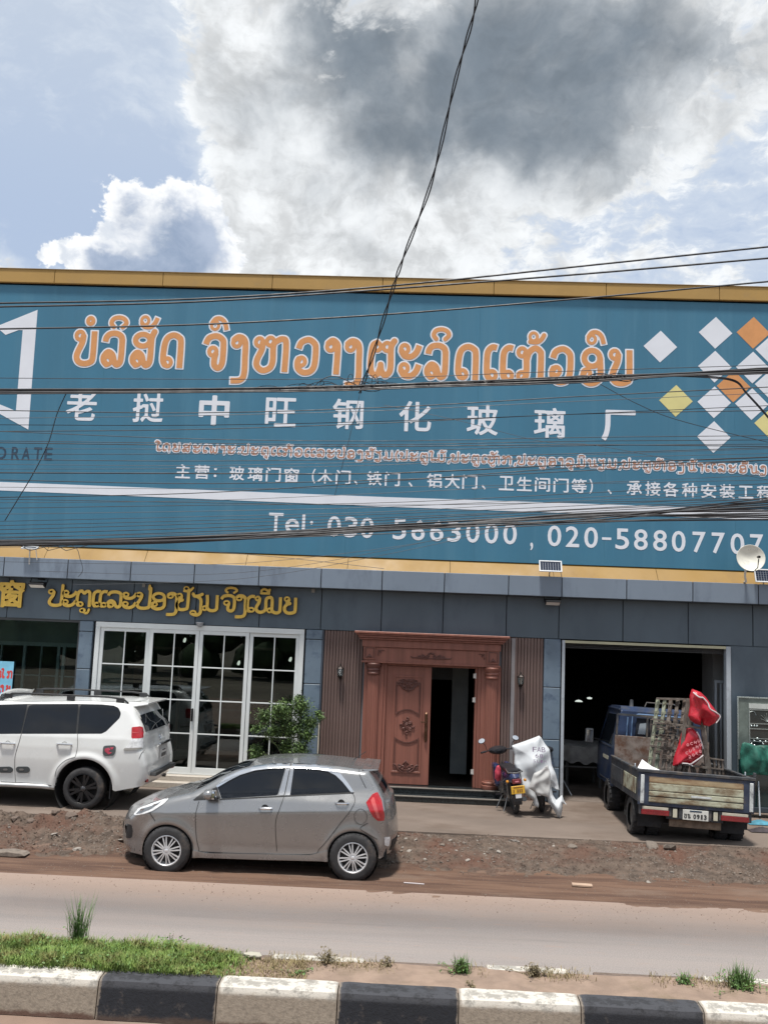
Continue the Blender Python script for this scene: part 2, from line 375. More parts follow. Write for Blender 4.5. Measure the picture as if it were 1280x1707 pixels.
# ------------------------------------------------------------------ Lao letter skeletons: 'L' small loop, 'E' ellipse, 'S' stroke (square start, square end)
def _u(*a): return a
_low = [('S', [(5.4, 8), (5.3, 1.6), (4.3, .1), (3.4, .8), (2.6, 3.2), (1.2, 4.1), (0, 2.7), (0, 1.2), (.9, .1)], 0, 0), ('L', 1.2, 1.25)]
_lag = [('L', .6, 8.8)]
GL = {
 'b': _lag+[('S', [(1.7, 8.6), (1.4, 6.4), (.3, 3.6), (0, 1.8), (.8, .3), (2.5, -.2), (4.3, .3), (5.1, 1.9), (5.1, 10.3)], 0, 1)],
 'p': _lag+[('S', [(1.7, 8.6), (1.4, 6.4), (.3, 3.6), (0, 1.8), (.8, .3), (2.5, -.2), (4.3, .3), (5.1, 1.9), (5.3, 13.2)], 0, 0)],
 'l': _low+[('S', [(.1, 7.4), (.4, 8.8), (1.5, 9.9), (3.4, 10.1), (5, 9.2), (5.4, 7.6)], 1, 0)],
 's': _low+[('E', 2.7, 8.1, 2.3, 1.9), ('S', [(6.2, 10.9), (5.5, 9), (5.4, 7)], 0, 0)],
 'd': [('S', [(5.3, -.5), (5.3, 7.6), (4.6, 9.3), (2.8, 10), (1, 9), (.2, 6.6), (0, 2.2), (.6, .5)], 1, 0), ('L', 1.4, 1.25)],
 'c': [('S', [(0, 7.5), (.9, 9.5), (3.2, 10.2), (5.0, 9.2), (5.5, 7.6), (5.4, 1.8), (4.3, 0), (3, .8), (2.9, 3), (3.2, 4.4)], 1, 0), ('L', 2.3, 5.2)],
 'g': [('L', .9, 8.5), ('S', [(.1, 9.4), (1.3, 10.3), (2.8, 9.9), (3.6, 8.3), (3.7, 4), (3.7, -1.4), (2.6, -3.4), (-.4, -3.7)], 0, 1)],
 'h': _lag+[('S', [(1.6, 8.6), (1.4, 6.4), (.1, 3.2), (.2, 1.1), (2, -.2), (4.2, .7), (5, 3), (5, 8), (6.2, 9.4), (7.8, 10), (8.9, 8.6), (8.8, -.5)], 0, 1), ('L', 4, 9.1)],
 'w': [('S', [(.2, 7.4), (1, 9.4), (3.2, 10.3), (5, 9.2), (5.5, 7.4), (5.3, 2.4), (4.2, .3), (2, -.2), (.3, 1), (0, 3), (.5, 4.3)], 1, 0), ('L', 1.2, 3.3)],
 'a': [('L', .8, 8.3), ('S', [(.1, 9.4), (1.4, 10.3), (2.8, 9.2), (3, 7), (2.8, -.5)], 0, 1)],
 'f': [('L', 1.7, 8.9), ('S', [(1.7, 10.2), (.5, 9.3), (0, 6), (0, 1.8), (.9, 0), (2.2, .3), (3, 2.6)], 0, 0),
       ('S', [(3, 3.2), (3.3, 1.2), (4.4, -.1), (5.7, .8), (6.1, 3), (6, 7.8), (6.2, 9.4), (7, 10.8)], 0, 0), ('L', 4.8, 8.9)],
 'e': [('L', 1, 8.5), ('S', [(.1, 7.8), (1.1, 6.3), (3, 6.1), (4.6, 7.4), (5.5, 9.7)], 0, 1), ('L', 1, 2.4), ('S', [(.1, 1.7), (1.1, .2), (3, 0), (4.6, 1.3), (5.5, 3.6)], 0, 1)],
 'E': [('S', [(2.9, 9.9), (1.6, 10.1), (.4, 9), (0, 7), (0, 1.8), (.7, .3)], 1, 0), ('L', 1.6, 1.25)],
 'k': _lag+[('L', .6, 1.25), ('S', [(1.7, 8.4), (2, 5.5), (1.9, 1.6), (1, .1)], 0, 0), ('S', [(2, 6.4), (2.7, 8.8), (4.6, 10.2), (6.1, 9.2), (6.4, 7.6), (6.3, -.5)], 0, 1)],
 'o': [('E', 2.7, 7.6, 2.4, 2.5), ('S', [(5.1, 7.6), (5.2, 2.2), (4.0, .2), (2, -.3), (.4, .6), (0, 2), (.3, 3.2)], 0, 0), ('L', 1, 2.8)],
 'm': [('S', [(1.3, 10.1), (1.6, 6), (1.5, 1.3)], 1, 0), ('L', .5, 1.25), ('S', [(1.6, 1.6), (2.7, .1), (4.6, -.2), (6.1, .8), (6.3, 2.6), (6.3, 10.2)], 0, 1)],
 'n': _lag+[('S', [(1.7, 8.6), (1.7, 1.6), (2.6, .2), (4, .3), (5, 1.6), (5.1, 10.2)], 0, 1), ('L', 6, 1.25)],
 'y': [('L', .9, 9), ('S', [(1.9, 8.4), (1, 6.6), (2.4, 6.2), (1.1, 5.6), (0, 3.8), (0, 1.8), (.9, .2), (2.6, -.2), (4.4, .4), (5.1, 2), (5.1, 10.2)], 0, 1)],
 'Y': [('L', .9, 9), ('S', [(1.9, 8.4), (1, 6.6), (2.4, 6.2), (1.1, 5.6), (0, 3.8), (0, 1.8), (.9, .2), (2.6, -.2), (4.4, .4), (5.1, 2), (5.3, 13)], 0, 0)],
 'x': [('S', [(0, 10.4), (.7, 9), (2.2, 9.2), (3.8, 10.4)], 0, 0), ('S', [(1.5, 9), (3.3, 7), (3.5, 3), (3.4, -1.8), (2, -3.4), (.3, -3)], 0, 0), ('L', .4, -2)],
 't': [('S', [(5.3, -.5), (5.3, 7.6), (4.9, 9.6), (3.9, 9.8), (2.9, 8.6), (1.8, 9.9), (.6, 9.2), (.1, 6.6), (0, 2.2), (.6, .5)], 1, 0), ('L', 1.4, 1.25)],
 'P': _lag+[('S', [(1.6, 8.6), (1.2, 5), (.8, 1.4), (1.7, 0), (3, 2.2), (3.3, 6)], 0, 0), ('S', [(3.3, 5), (3.6, 1.2), (4.9, 0), (6, 1.6), (6.5, 10.2)], 0, 1)],
 'M': _lag+[('S', [(1.6, 8.6), (1.4, 6.4), (.1, 3.2), (.2, 1.1), (2, -.2), (4.2, .7), (5, 3), (5, 8), (6, 9.6), (7.4, 9.7), (8.2, 8), (8.2, 1.4)], 0, 0), ('L', 7.1, 1.25),
       ('S', [(8.2, 1.6), (9.2, .1), (11, -.2), (12.3, .8), (12.5, 2.6), (12.5, 10.2)], 0, 1)],
 'A': [('S', [(-1.2, 12.6), (0, 13.6), (1.2, 12.2), (.7, 9), (.5, 2), (1.2, .3)], 0, 0), ('L', 2, 1.25)],
 'O': [('L', -.6, 12.4), ('S', [(-.6, 13.8), (1, 13), (2.2, 10.6), (.8, 10.4), (.3, 8), (.3, 2), (1, .3)], 0, 0), ('L', 1.9, 1.25)],
 'R': [('L', .9, 8.5), ('S', [(.1, 9.4), (1.3, 10.3), (2.8, 9.9), (3.6, 8.3), (3.7, 2), (2.8, -1.8), (.6, -2.4)], 0, 0), ('L', .4, -1.4)],
 '(': [('S', [(1.6, 12), (.2, 8), (.2, 3), (1.6, -1.5)], 0, 0)],
 ',': [('S', [(.8, .6), (.2, -1.8)], 0, 0)], ':': [('S', [(.4, 7), (.5, 7)], 0, 0), ('S', [(.4, 1.2), (.5, 1.2)], 0, 0)],
}
MK = {  # marks above / below, in the frame of the letter that carries them
 '0': [('E', 3.6, 13.6, .85, 1.0)],
 'i': [('S', [(2.4, 12.2), (1.6, 13.4), (2.2, 14.8), (3.9, 15.3), (5.6, 14.8), (6.3, 13.5), (5.2, 12.2)], 0, 0)],
 'I': [('S', [(2.2, 12.5), (2.4, 14.2), (3.9, 15.1), (5.4, 14.2), (5.9, 12.6)], 0, 0), ('S', [(2.2, 12.4), (6.4, 12.3)], 0, 0), ('S', [(6.1, 12.3), (6.6, 14.9)], 0, 0)],
 'q': [('L', 3, 14.4), ('S', [(2.1, 13.6), (2.9, 12.5), (4.8, 12.4), (6.1, 13.6), (6.9, 15.4)], 0, 1)],
 'u': [('L', 2.5, 13.6), ('S', [(1.6, 14.4), (2.6, 15.7), (4.2, 15.8), (5.5, 14.6), (6.2, 12.2)], 0, 1)],
 '2': [('S', [(3, 12.2), (5, 12.1), (6.4, 13), (7.2, 14.4)], 0, 0), ('L', 4, 13.8)],
 '1': [('S', [(4.6, 12.6), (4.8, 15)], 0, 0)],
 'U': [('L', 2.6, -2.9), ('S', [(3.5, -2.4), (3.4, -4.2), (4.6, -4.5), (5.3, -2.2)], 0, 0)],
 'v': [('L', 3.6, -2.7), ('S', [(4.5, -2.2), (4.5, -5)], 0, 0)],
 'z': [('S', [(2.2, -2), (2.8, -3.8), (4.4, -3.8), (5.2, -2.2)], 0, 0)],
}
ADV = dict(b=8.4, p=8.2, l=8.6, s=9, d=8.6, c=8.6, g=7, h=12, w=8.6, a=6, f=9.4, e=8.6, E=5, k=9.6, o=8.4, m=9.4, n=9, y=8.2, Y=8.2, x=7, t=8.4, P=9.6, M=15.6, A=5, O=5, R=7)
ADV.update({'(': 4, ',': 3, ':': 3, ' ': 4})
def glyph_fn(ch, marks, sx, sz, r, loopr=.68):
    """distance function of a letter in metres, origin at baseline left"""
    parts = []
    for g, rr in [(GL[ch], r)]+[(MK[q], r*.74) for q in marks]:
        for it in g:
            if it[0] == 'L':
                th = np.linspace(0, 2*math.pi, 15); rx, rz = max(1.15*sx, rr*1.0), max(1.3*sz, rr*1.1)
                parts.append(([(it[1]*sx+rx*math.cos(t), it[2]*sz+rz*math.sin(t)) for t in th], rr*loopr, 0, 0))
            elif it[0] == 'E':
                th = np.linspace(0, 2*math.pi, 21)
                parts.append(([(it[1]*sx+it[3]*sx*math.cos(t), it[2]*sz+it[4]*sz*math.sin(t)) for t in th], rr*.92, 0, 0))
            else:
                parts.append(([(a*sx, b*sz) for a, b in smooth(it[1], 5)], rr, it[2], it[3]))
    def fn(X, Z):
        D = np.full(X.shape, 1e9)
        for pts, rr, a, b in parts: D = np.minimum(D, stroke_sdf(X, Z, pts, rr, a, b))
        return D
    xs = [p[0] for q in parts for p in q[0]]; zs = [p[1] for q in parts for p in q[0]]
    return fn, (min(xs), max(xs), min(zs), max(zs))
_fc = {}
def font_fn(ch):
    """outline of a character of Blender's own interface font, as a distance function (1 = one em)"""
    if ch in _fc: return _fc[ch]
    cu = bpy.data.curves.new('tmp', 'FONT'); cu.body = ch; cu.size = 1.0; cu.resolution_u = 4
    o = bpy.data.objects.new('tmp', cu); COL.objects.link(o); bpy.context.view_layer.update()
    me = bpy.data.meshes.new_from_object(o.evaluated_get(bpy.context.evaluated_depsgraph_get()))
    bpy.data.objects.remove(o); bpy.data.curves.remove(cu)
    v = np.array([(p.co.x, p.co.y) for p in me.vertices]); use = {}
    for p in me.polygons:
        for k in p.edge_keys: use[k] = use.get(k, 0)+1
    segs = [(v[a][0], v[a][1], v[b][0], v[b][1]) for (a, b), c in use.items() if c == 1]
    bpy.data.meshes.remove(me)
    bb = (v[:, 0].min(), v[:, 0].max(), v[:, 1].min(), v[:, 1].max()); _fc[ch] = (segs, bb); return _fc[ch]
def font_plate(ch, cx, cz, wd, ht, m, parent, y, depth, bold=.0, step=.012, name='letter', side=None, thin=None, **k):
    """one character fitted to a wd x ht box centred at (cx, cz)"""
    segs, bb = font_fn(ch); kx = wd/(bb[1]-bb[0]); kz = ht/(bb[3]-bb[2]) if thin is None else thin
    S = [((a-bb[0])*kx-wd/2, (b-bb[2])*kz-(bb[3]-bb[2])*kz/2, (c-bb[0])*kx-wd/2, (d-bb[2])*kz-(bb[3]-bb[2])*kz/2) for a, b, c, d in segs]
    fn = lambda X, Z: edges_sdf(X, Z, S)-bold
    hh = (bb[3]-bb[2])*kz
    return plate(name, fn, (-wd/2-.03, wd/2+.03, -hh/2-.03, hh/2+.03), step, m, parent, y=y, depth=depth, org=(cx, cz), side=side, **k)
# ================================================================== SETTING: ground, road, kerbs
def fbm(x, y, f, seed=0, oct=4):
    """cheap smooth value noise on arrays"""
    g = np.random.default_rng(seed).random((64, 64)); out = np.zeros(np.shape(x)); amp = 1; tot = 0
    for _ in range(oct):
        u, v = x*f, y*f; i, j = np.floor(u).astype(int), np.floor(v).astype(int); a, b = u-i, v-j
        a = a*a*(3-2*a); b = b*b*(3-2*b); i0, j0, i1, j1 = i % 64, j % 64, (i+1) % 64, (j+1) % 64
        out = out+amp*((g[i0, j0]*(1-a)+g[i1, j0]*a)*(1-b)+(g[i0, j1]*(1-a)+g[i1, j1]*a)*b); tot += amp; amp *= .5; f *= 2.03
    return out/tot
def sheet(name, xs, ys, zf, m, smooth_=True, **k):
    X, Y = np.meshgrid(xs, ys, indexing='ij'); Z = zf(X, Y); ny = len(ys)
    vs = np.stack([X.ravel(), Y.ravel(), Z.ravel()], 1).tolist()
    fs = [(i*ny+j, (i+1)*ny+j, (i+1)*ny+j+1, i*ny+j+1) for i in range(len(xs)-1) for j in range(ny-1)]
    me = bpy.data.meshes.new(name); me.from_pydata(vs, [], fs); me.update()
    me.polygons.foreach_set('use_smooth', [smooth_]*len(fs))
    return link(name, me, m, **k)
soil = mat('far_soil', (.13, .11, .08), .95, var=.2, scale=.2)
asphalt = mat('dusty_asphalt', (.315, .275, .255), .92, var=.08, scale=.9, stretch=(.10, 1.6, 1), dirt=(.36, .255, .205), dscale=.7, damt=.35, bump=.006, bscale=700)
conc = mat('apron_concrete', (.165, .130, .107), .88, var=.16, scale=.8, bump=.004, bscale=120, dirt=(.11, .078, .058), dscale=.7, damt=.6, stretch=(.6, 1, 1))
reddirt = mat('red_dirt', (.125, .070, .046), .95, var=.3, scale=1.6, bump=.012, bscale=45, dirt=(.20, .115, .075), dscale=1.1, damt=.6, stretch=(.35, 1.3, 1))
rubbled = mat('rubble_earth', (.105, .076, .058), .97, var=.38, scale=6, bump=.03, bscale=28, dirt=(.115, .055, .036), dscale=1.0, damt=.7)
sandy = mat('median_soil', (.29, .21, .16), .97, var=.16, scale=5, bump=.01, bscale=120, dirt=(.20, .15, .10), dscale=3, damt=.5)
# terrain: one sheet to the horizon, with the carriageway, the shoulder and the apron above it
sheet('ground', np.array([-1500, -300, -60, -20, 0, 20, 60, 300, 1500.]), np.array([-1500, -300, -60, -30, -16, -9.9, -6, -3, 12, 60, 300, 1500.]), lambda X, Y: X*0-.26, soil, kind='structure')
def road_mat():
    m = bpy.data.materials.new('road_surface'); m.use_nodes = True; t = m.node_tree; k = N(t); b = t.nodes['Principled BSDF']
    tc = k.new('ShaderNodeTexCoord'); o = tc.outputs['Object']; sp = k.new('ShaderNodeSeparateXYZ'); t.links.new(o, sp.inputs[0])
    streak = k.noise(k.mapping(o, (.07, 3.2, 1)), 2.2, 7, .65); blot = k.noise(k.mapping(o, (.35, 1, 1)), 1.1, 6, .6); grain = k.noise(o, 75, 6, .8); g2 = k.noise(o, 38, 5, .7)
    c = k.mix(k.ss(grain, .34, .66), (.185, .166, .157, 1), (.325, .290, .272, 1))
    c = k.mix(k.ss(streak, .40, .66, 0, .40), c, (.30, .258, .235, 1))                     # worn wheel tracks carry dust along the road
    c = k.mix(k.ss(k.noise(k.mapping(o, (.12, 2.2, 1), (3, 9, 0)), 3.1, 6, .6), .58, .72, 0, .35), c, (.17, .155, .15, 1))
    d = k.m('ADD', sp.outputs[1], k.m('MULTIPLY', k.m('SUBTRACT', blot, .5), 1.5)); d = k.m('ADD', d, k.m('MULTIPLY', k.m('SUBTRACT', g2, .5), .5))
    c = k.mix(k.ss(d, -7.6, -5.9, 0, .8), c, (.305, .22, .172, 1))                         # red dust blown off the shoulder
    c = k.mix(k.ss(d, -8.9, -9.35, 0, .6), c, (.26, .20, .16, 1))
    c = k.mix(k.ss(k.noise(k.mapping(o, (1, 1.6, 1)), 2.6, 8, .7), .70, .78, 0, .4), c, (.12, .105, .10, 1))
    ag = k.new('ShaderNodeTexVoronoi'); t.links.new(k.mapping(o, (1, .55, 1)), ag.inputs['Vector']); ag.inputs['Scale'].default_value = 42
    c = k.mix(k.ss(ag.outputs['Distance'], .18, .05, 0, .35), c, (.46, .43, .41, 1)); c = k.mix(k.ss(k.noise(k.mapping(o, (.6, 1, 1)), 23, 6, .75), .60, .72, 0, .45), c, (.13, .115, .11, 1))
    c = k.mix(k.ss(k.noise(k.mapping(o, (.25, 1.5, 1), (1, 2, 3)), 9, 8, .75), .56, .70, 0, .5), c, (.34, .235, .18, 1))
    t.links.new(c, b.inputs['Base Color']); b.inputs['Roughness'].default_value = .93
    bp = k.new('ShaderNodeBump'); bp.inputs['Distance'].default_value = .004; t.links.new(grain, bp.inputs['Height']); t.links.new(bp.outputs[0], b.inputs['Normal']); return m
asphalt = road_mat()
def shoulder_mat():
    m = bpy.data.materials.new('shoulder_earth'); m.use_nodes = True; t = m.node_tree; k = N(t); b = t.nodes['Principled BSDF']
    tc = k.new('ShaderNodeTexCoord'); o = tc.outputs['Object']; sp = k.new('ShaderNodeSeparateXYZ'); t.links.new(o, sp.inputs[0])
    st = k.noise(k.mapping(o, (.22, 2.4, 1)), 2.4, 8, .65); g = k.noise(o, 60, 5, .7); bl = k.noise(k.mapping(o, (.5, 1, 1)), 1.3, 6, .6)
    c = k.mix(k.ss(st, .36, .66), (.085, .045, .030, 1), (.165, .095, .062, 1))
    c = k.mix(k.ss(bl, .52, .68, 0, .6), c, (.20, .14, .105, 1)); c = k.mix(k.ss(g, .60, .72, 0, .5), c, (.30, .23, .18, 1)); c = k.mix(k.ss(g, .40, .28, 0, .5), c, (.06, .035, .026, 1))
    d = k.m('ADD', sp.outputs[1], k.m('ADD', k.m('MULTIPLY', k.m('SUBTRACT', bl, .5), .7), k.m('MULTIPLY', k.m('SUBTRACT', g, .5), .35)))
    c = k.mix(k.ss(d, -5.75, -6.2, 0, 1), c, (.27, .18, .13, 1))
    t.links.new(c, b.inputs['Base Color']); b.inputs['Roughness'].default_value = .95
    bp = k.new('ShaderNodeBump'); bp.inputs['Distance'].default_value = .014; t.links.new(g, bp.inputs['Height']); t.links.new(bp.outputs[0], b.inputs['Normal']); return m
reddirt = shoulder_mat()
sheet('road', np.linspace(-40, 40, 41), np.linspace(-9.35, -5.86, 8), lambda X, Y: X*0-.2, asphalt, kind='structure')
sheet('near_road', np.linspace(-40, 40, 21), np.linspace(-24, -10.0, 15), lambda X, Y: X*0-.205, mat('near_road_dust', (.21, .145, .11), .95, var=.15, scale=2, bump=.006, bscale=90, dirt=(.25, .2, .17), dscale=.8, damt=.6), kind='structure')
def shz(X, Y):      # dirt shoulder: wheel ruts, feathering out over the asphalt
    z = -.196+.035*(fbm(X*.5, Y*2, 1.3, 3)-.5)+.012*(fbm(X, Y, 9, 4)-.5)
    e = np.clip((Y+6.40+.30*(fbm(X*.4+9, Y*0, .9, 5)-.5)+.22*(fbm(X, Y, 5.5, 6, 3)-.5))/.62, 0, 1); return -.225+(z+.225)*e
sheet('dirt_shoulder', np.arange(-15, 15.01, .07), np.arange(-6.5, -4.0, .06), shz, reddirt, kind='structure')
def bkz(X, Y):      # broken bank between the concrete apron and the shoulder
    t = np.clip((Y+4.85)/1.5, 0, 1); t = t*t*(3-2*t)
    base = -.215+.195*t; e = np.clip((Y+5.0)/.3, 0, 1)*np.clip((-3.16-Y)/.12, 0, 1)
    h = .17*(fbm(X, Y, 2.6, 11, 5)-.45)+.11*(fbm(X, Y, 9, 12, 4)-.5)
    left = np.clip((-3.2-X)/1.5, 0, 1)
    heap = .16*np.exp(-((X+5.0)/.55)**2-((Y+3.5)/.25)**2)+.10*np.exp(-((X+6.3)/.8)**2-((Y+3.9)/.4)**2)
    return base+e*(h*(.62+.75*left)+heap)
sheet('rubble_bank', np.arange(-13, 13.01, .035), np.arange(-5.05, -3.02, .035), bkz, rubbled, kind='structure')
ap = MB().box(-30, 30, -3.22, .12, -.25, 0)
AP = ap.build('apron', conc, origin=(0, 0, 0), kind='structure')
# bits of the broken apron edge and stones half sunk in the bank
stone_m = [mat('stone_a', (.18, .15, .125), .9, var=.25, scale=14, bump=.006, bscale=60), mat('stone_b', (.14, .105, .085), .95, var=.25, scale=14, bump=.006, bscale=60),
           mat('stone_c', (.29, .26, .23), .85, var=.15, scale=14, bump=.004, bscale=60)]
def rock_mesh(seed, m):
    r_ = random.Random(seed); import bmesh
    bm = bmesh.new(); bmesh.ops.create_icosphere(bm, subdivisions=2 if seed % 2 == 0 else 1, radius=1)
    ax = [r_.uniform(.7, 1.2), r_.uniform(.6, 1), r_.uniform(.4, .7)]
    for v in bm.verts:
        k = 1+r_.uniform(-.22, .22)
        for cpl in range(2): pass
        v.co = Vector((v.co.x*ax[0]*k, v.co.y*ax[1]*k, v.co.z*ax[2]*k))
        v.co.z = max(-.45, min(v.co.z, ax[2]*.72))
    me = bpy.data.meshes.new('stone'); bm.to_mesh(me); bm.free(); me.materials.append(m); return me
rocks = [rock_mesh(i, stone_m[i % 3]) for i in range(12)]
bank = bpy.data.objects['rubble_bank']
def zbank(x, y): return float(bkz(np.array([x]), np.array([y]))[0])
big = [(-5.05, -3.62, .12, 1), (-5.3, -3.55, .09, 1), (-6.1, -3.9, .09, 4), (-5.6, -3.75, .10, 7), (-5.9, -3.62, .08, 1), (3.6, -3.42, .10, 0), (3.85, -3.5, .13, 3), (1.55, -3.5, .07, 2), (2.4, -3.6, .06, 6), (-4.05, -4.3, .05, 2), (-4.6, -4.55, .07, 5), (-5.1, -4.1, .06, 8)]
for k in range(288):
    if k < len(big): x, y, s, i = big[k]
    else:
        for _t in range(12):
            x = rng.uniform(-7.2, 6.2); y = -3.25-1.6*rng.beta(1.3, 1.6)
            if rng.random() < max(0, float(fbm(np.array([x*1.]), np.array([y*1.]), 1.6, 71)[0])-.40)*5: break
        s = .009+.042*rng.beta(1, 4); i = int(rng.integers(12))
        if rng.random() < .25: x = rng.uniform(-.2, 1.4); y = rng.uniform(-4.4, -3.4)
    o = link('stone', rocks[i], parent=bank); o.location = (x, y, zbank(x, y)+s*.18); o.scale = (s, s, s*.9); o.rotation_euler = (rng.uniform(-.4, .4), rng.uniform(-.4, .4), rng.uniform(0, 6.3))
# gravel: thousands of chips nobody could count, one mesh
def chips(name, n, xr, yr, zf, smin, smax, m, dens=None, **k):
    vs = []; fs = []
    base = np.array([(0, 0, 1), (1, 0, 0), (-.5, .8, 0), (-.5, -.8, 0)])
    for _ in range(n):
        x = rng.uniform(*xr); y = rng.uniform(*yr)
        if dens and rng.random() > dens(x, y): continue
        s = rng.uniform(smin, smax)*(.5+rng.random()); a = rng.uniform(0, 6.3); c, s_ = math.cos(a), math.sin(a)
        b = base*np.array([1, rng.uniform(.5, 1), rng.uniform(.4, .9)])*s
        z = zf(x, y); q = len(vs)
        vs += [(x+p[0]*c-p[1]*s_, y+p[0]*s_+p[1]*c, z+p[2]) for p in b]; fs += [(q, q+1, q+2), (q, q+2, q+3), (q, q+3, q+1)]
    me = bpy.data.meshes.new(name); me.from_pydata(vs, [], fs); return link(name, me, m, **k)
chips('gravel', 22000, (-9, 8), (-4.85, -3.2), lambda x, y: zbank(x, y)-.004, .006, .022, stone_m[0], dens=lambda x, y: max(0, float(fbm(np.array([x*1.]), np.array([y*1.]), 1.6, 71)[0])-.42)*4, kind='stuff')
chips('dark_clods', 22000, (-9, 8), (-4.9, -3.2), lambda x, y: zbank(x, y)-.006, .008, .026, rubbled, kind='stuff')
chips('shoulder_grit', 5000, (-8, 8), (-6.2, -4.7), lambda x, y: float(shz(np.array([x]), np.array([y]))[0])-.002, .003, .011, stone_m[0], kind='stuff')

# --- the planted median with its black and white kerb stones
kw = mat('kerb_white', (.66, .62, .55), .85, var=.06, scale=9, bump=.004, bscale=60, dirt=(.33, .28, .22), dscale=7, damt=.35)
kwf = mat('kerb_white_worn', (.40, .345, .275), .92, var=.16, scale=12, bump=.006, bscale=80, dirt=(.20, .12, .085), dscale=5, damt=.55)
kb = mat('kerb_black', (.028, .030, .036), .75, var=.3, scale=8, bump=.003, bscale=60, dirt=(.09, .08, .075), dscale=4, damt=.5)
splash = mat('kerb_splash', (.085, .05, .036), .95, var=.3, scale=12)
def kerb_mat(name, top, face, low):
    m = bpy.data.materials.new(name); m.use_nodes = True; t = m.node_tree; k = N(t); b = t.nodes['Principled BSDF']
    tc = k.new('ShaderNodeTexCoord'); sp = k.new('ShaderNodeSeparateXYZ'); t.links.new(tc.outputs['Object'], sp.inputs[0])
    n1 = k.noise(tc.outputs['Object'], 9, 9, .7); n2 = k.noise(tc.outputs['Object'], 30, 6, .7); n3 = k.noise(tc.outputs['Object'], 3.0, 5, .6)
    h = k.m('ADD', sp.outputs[2], k.m('MULTIPLY', k.m('SUBTRACT', n1, .5), .09))
    lit_top = k.ss(h, .215, .265)                                   # light from above put into the colour: pale top, darker and dirtier face
    c = k.mix(lit_top, k.mix(k.ss(n2, .35, .7), face, tuple(x*.68 for x in face[:3])+(1,)), k.mix(k.ss(n1, .47, .58), top, tuple(x*.55 for x in top[:3])+(1,)))
    c = k.mix(k.ss(k.m('ADD', h, k.m('MULTIPLY', n3, .05)), .045, .085, 1, 0), c, low)   # mud thrown up from the gutter
    xe = k.m('MINIMUM', sp.outputs[0], k.m('SUBTRACT', .966, sp.outputs[0]))
    rag = k.m('ADD', xe, k.m('MULTIPLY', k.m('SUBTRACT', n1, .5), .10))
    c = k.mix(k.ss(rag, .004, .022, .8, 0), c, (.24, .20, .16, 1))                            # paint lost at the joints
    big_ = k.noise(tc.outputs['Object'], 4.5, 8, .75)
    c = k.mix(k.ss(big_, .56, .68, 0, .4), c, (.17, .135, .11, 1)); c = k.mix(k.ss(n2, .66, .74, 0, .6), c, (.10, .075, .06, 1))
    t.links.new(c, b.inputs['Base Color']); b.inputs['Roughness'].default_value = .9
    bp = k.new('ShaderNodeBump'); bp.inputs['Distance'].default_value = .006; t.links.new(k.noise(tc.outputs['Object'], 45, 8, .7), bp.inputs['Height']); t.links.new(bp.outputs[0], b.inputs['Normal'])
    return m
KW = kerb_mat('kerb_white_paint', (.56, .53, .475, 1), (.29, .245, .195, 1), (.10, .058, .042, 1))
KB = kerb_mat('kerb_black_paint', (.05, .052, .06, 1), (.015, .017, .023, 1), (.06, .04, .032, 1))
median = empty('median', (0, -9.95, -.2), kind='structure')
bx = [-7.35+i*.975 for i in range(16)]
for i, x0 in enumerate(bx):
    x1 = x0+.966; m_ = KW if i % 2 == 0 else KB
    prof = [(0, 0), (.03, .24), (.045, .285), (.085, .302), (.245, .305), (.245, 0)]      # (depth, height): battered face, worn arris
    nseg = 14; vs = []; fs = []
    for a in range(nseg+1):
        x = (x1-x0)*a/nseg
        for j, (d, h) in enumerate(prof):
            ch = .006 if a in (0, nseg) else 0
            w1 = .012*(float(fbm(np.array([x+x0*3]), np.array([h*2.]), 4.0, 21)[0])-.5)
            vs.append((x, -.125+d+w1+(ch if d < .1 else 0), h-(ch if h > .2 else 0)+w1*.5*(h > .2)))
    np_ = len(prof)
    fs = [(a*np_+j, (a+1)*np_+j, (a+1)*np_+j+1, a*np_+j+1) for a in range(nseg) for j in range(np_-1)]+[tuple(range(np_)), tuple(nseg*np_+j for j in range(np_))[::-1]]
    me = bpy.data.meshes.new('kerb_stone'); me.from_pydata(vs, [], fs); me.update()
    o = link('kerb_stone', me, m_, parent=median); o.location = (x0, 0, 0)
def mz(X, Y):
    return .075+.03*(fbm(X, Y, 3, 31)-.5)+.012*(fbm(X, Y, 14, 32)-.5)-.05*np.clip((-9.84-Y)/.05, -1, 1)*0
ms = sheet('median_soil', np.arange(-9, 9.01, .04), np.arange(-9.86, -9.24, .04), mz, sandy, kind='structure')
for i in range(19):     # low far kerb, mostly buried
    x0 = -8.9+i*.95
    m_ = KW if i % 2 == 0 else stone_m[1]
    o = MB().box(0, .94 if i % 2 else .62+.2*((i*7) % 3)/2, -.06, .06, 0, .284 if i % 2 == 0 else .268).build('kerb_stone', m_, median, bevel=.012); o.location = (x0+.12, .72, 0)

# ================================================================== THE SHOP BUILDING
building = empty('shop_building', (0, 0, 0), label='grey clad showroom and workshop building behind the row of parked vehicles', cat='building')
teal = mat('vinyl_teal', (.042, .165, .262), .5, var=.07, scale=.7, stretch=(1.6, 1, .10), dirt=(.058, .188, .285), dscale=1.6, damt=.55, bump=.006, bscale=.9)
clad = mat('cladding_slate', (.088, .118, .146), .40, var=.10, scale=.8, dirt=(.068, .092, .118), dscale=1.4, damt=.6, stretch=(1, 1, .5))
cladl = mat('canopy_slate', (.185, .228, .285), .38, var=.08, scale=.8, dirt=(.10, .125, .165), dscale=1.6, damt=.5, stretch=(1, 1, .35))
cladc = mat('column_slate', (.140, .190, .245), .42, var=.10, scale=1.5, dirt=(.055, .085, .14), dscale=5, damt=.55)
yell = mat('yellow_trim', (.255, .142, .018), .55, var=.06, scale=.6, dirt=(.20, .108, .016), dscale=2, damt=.35, stretch=(1, 1, .4))
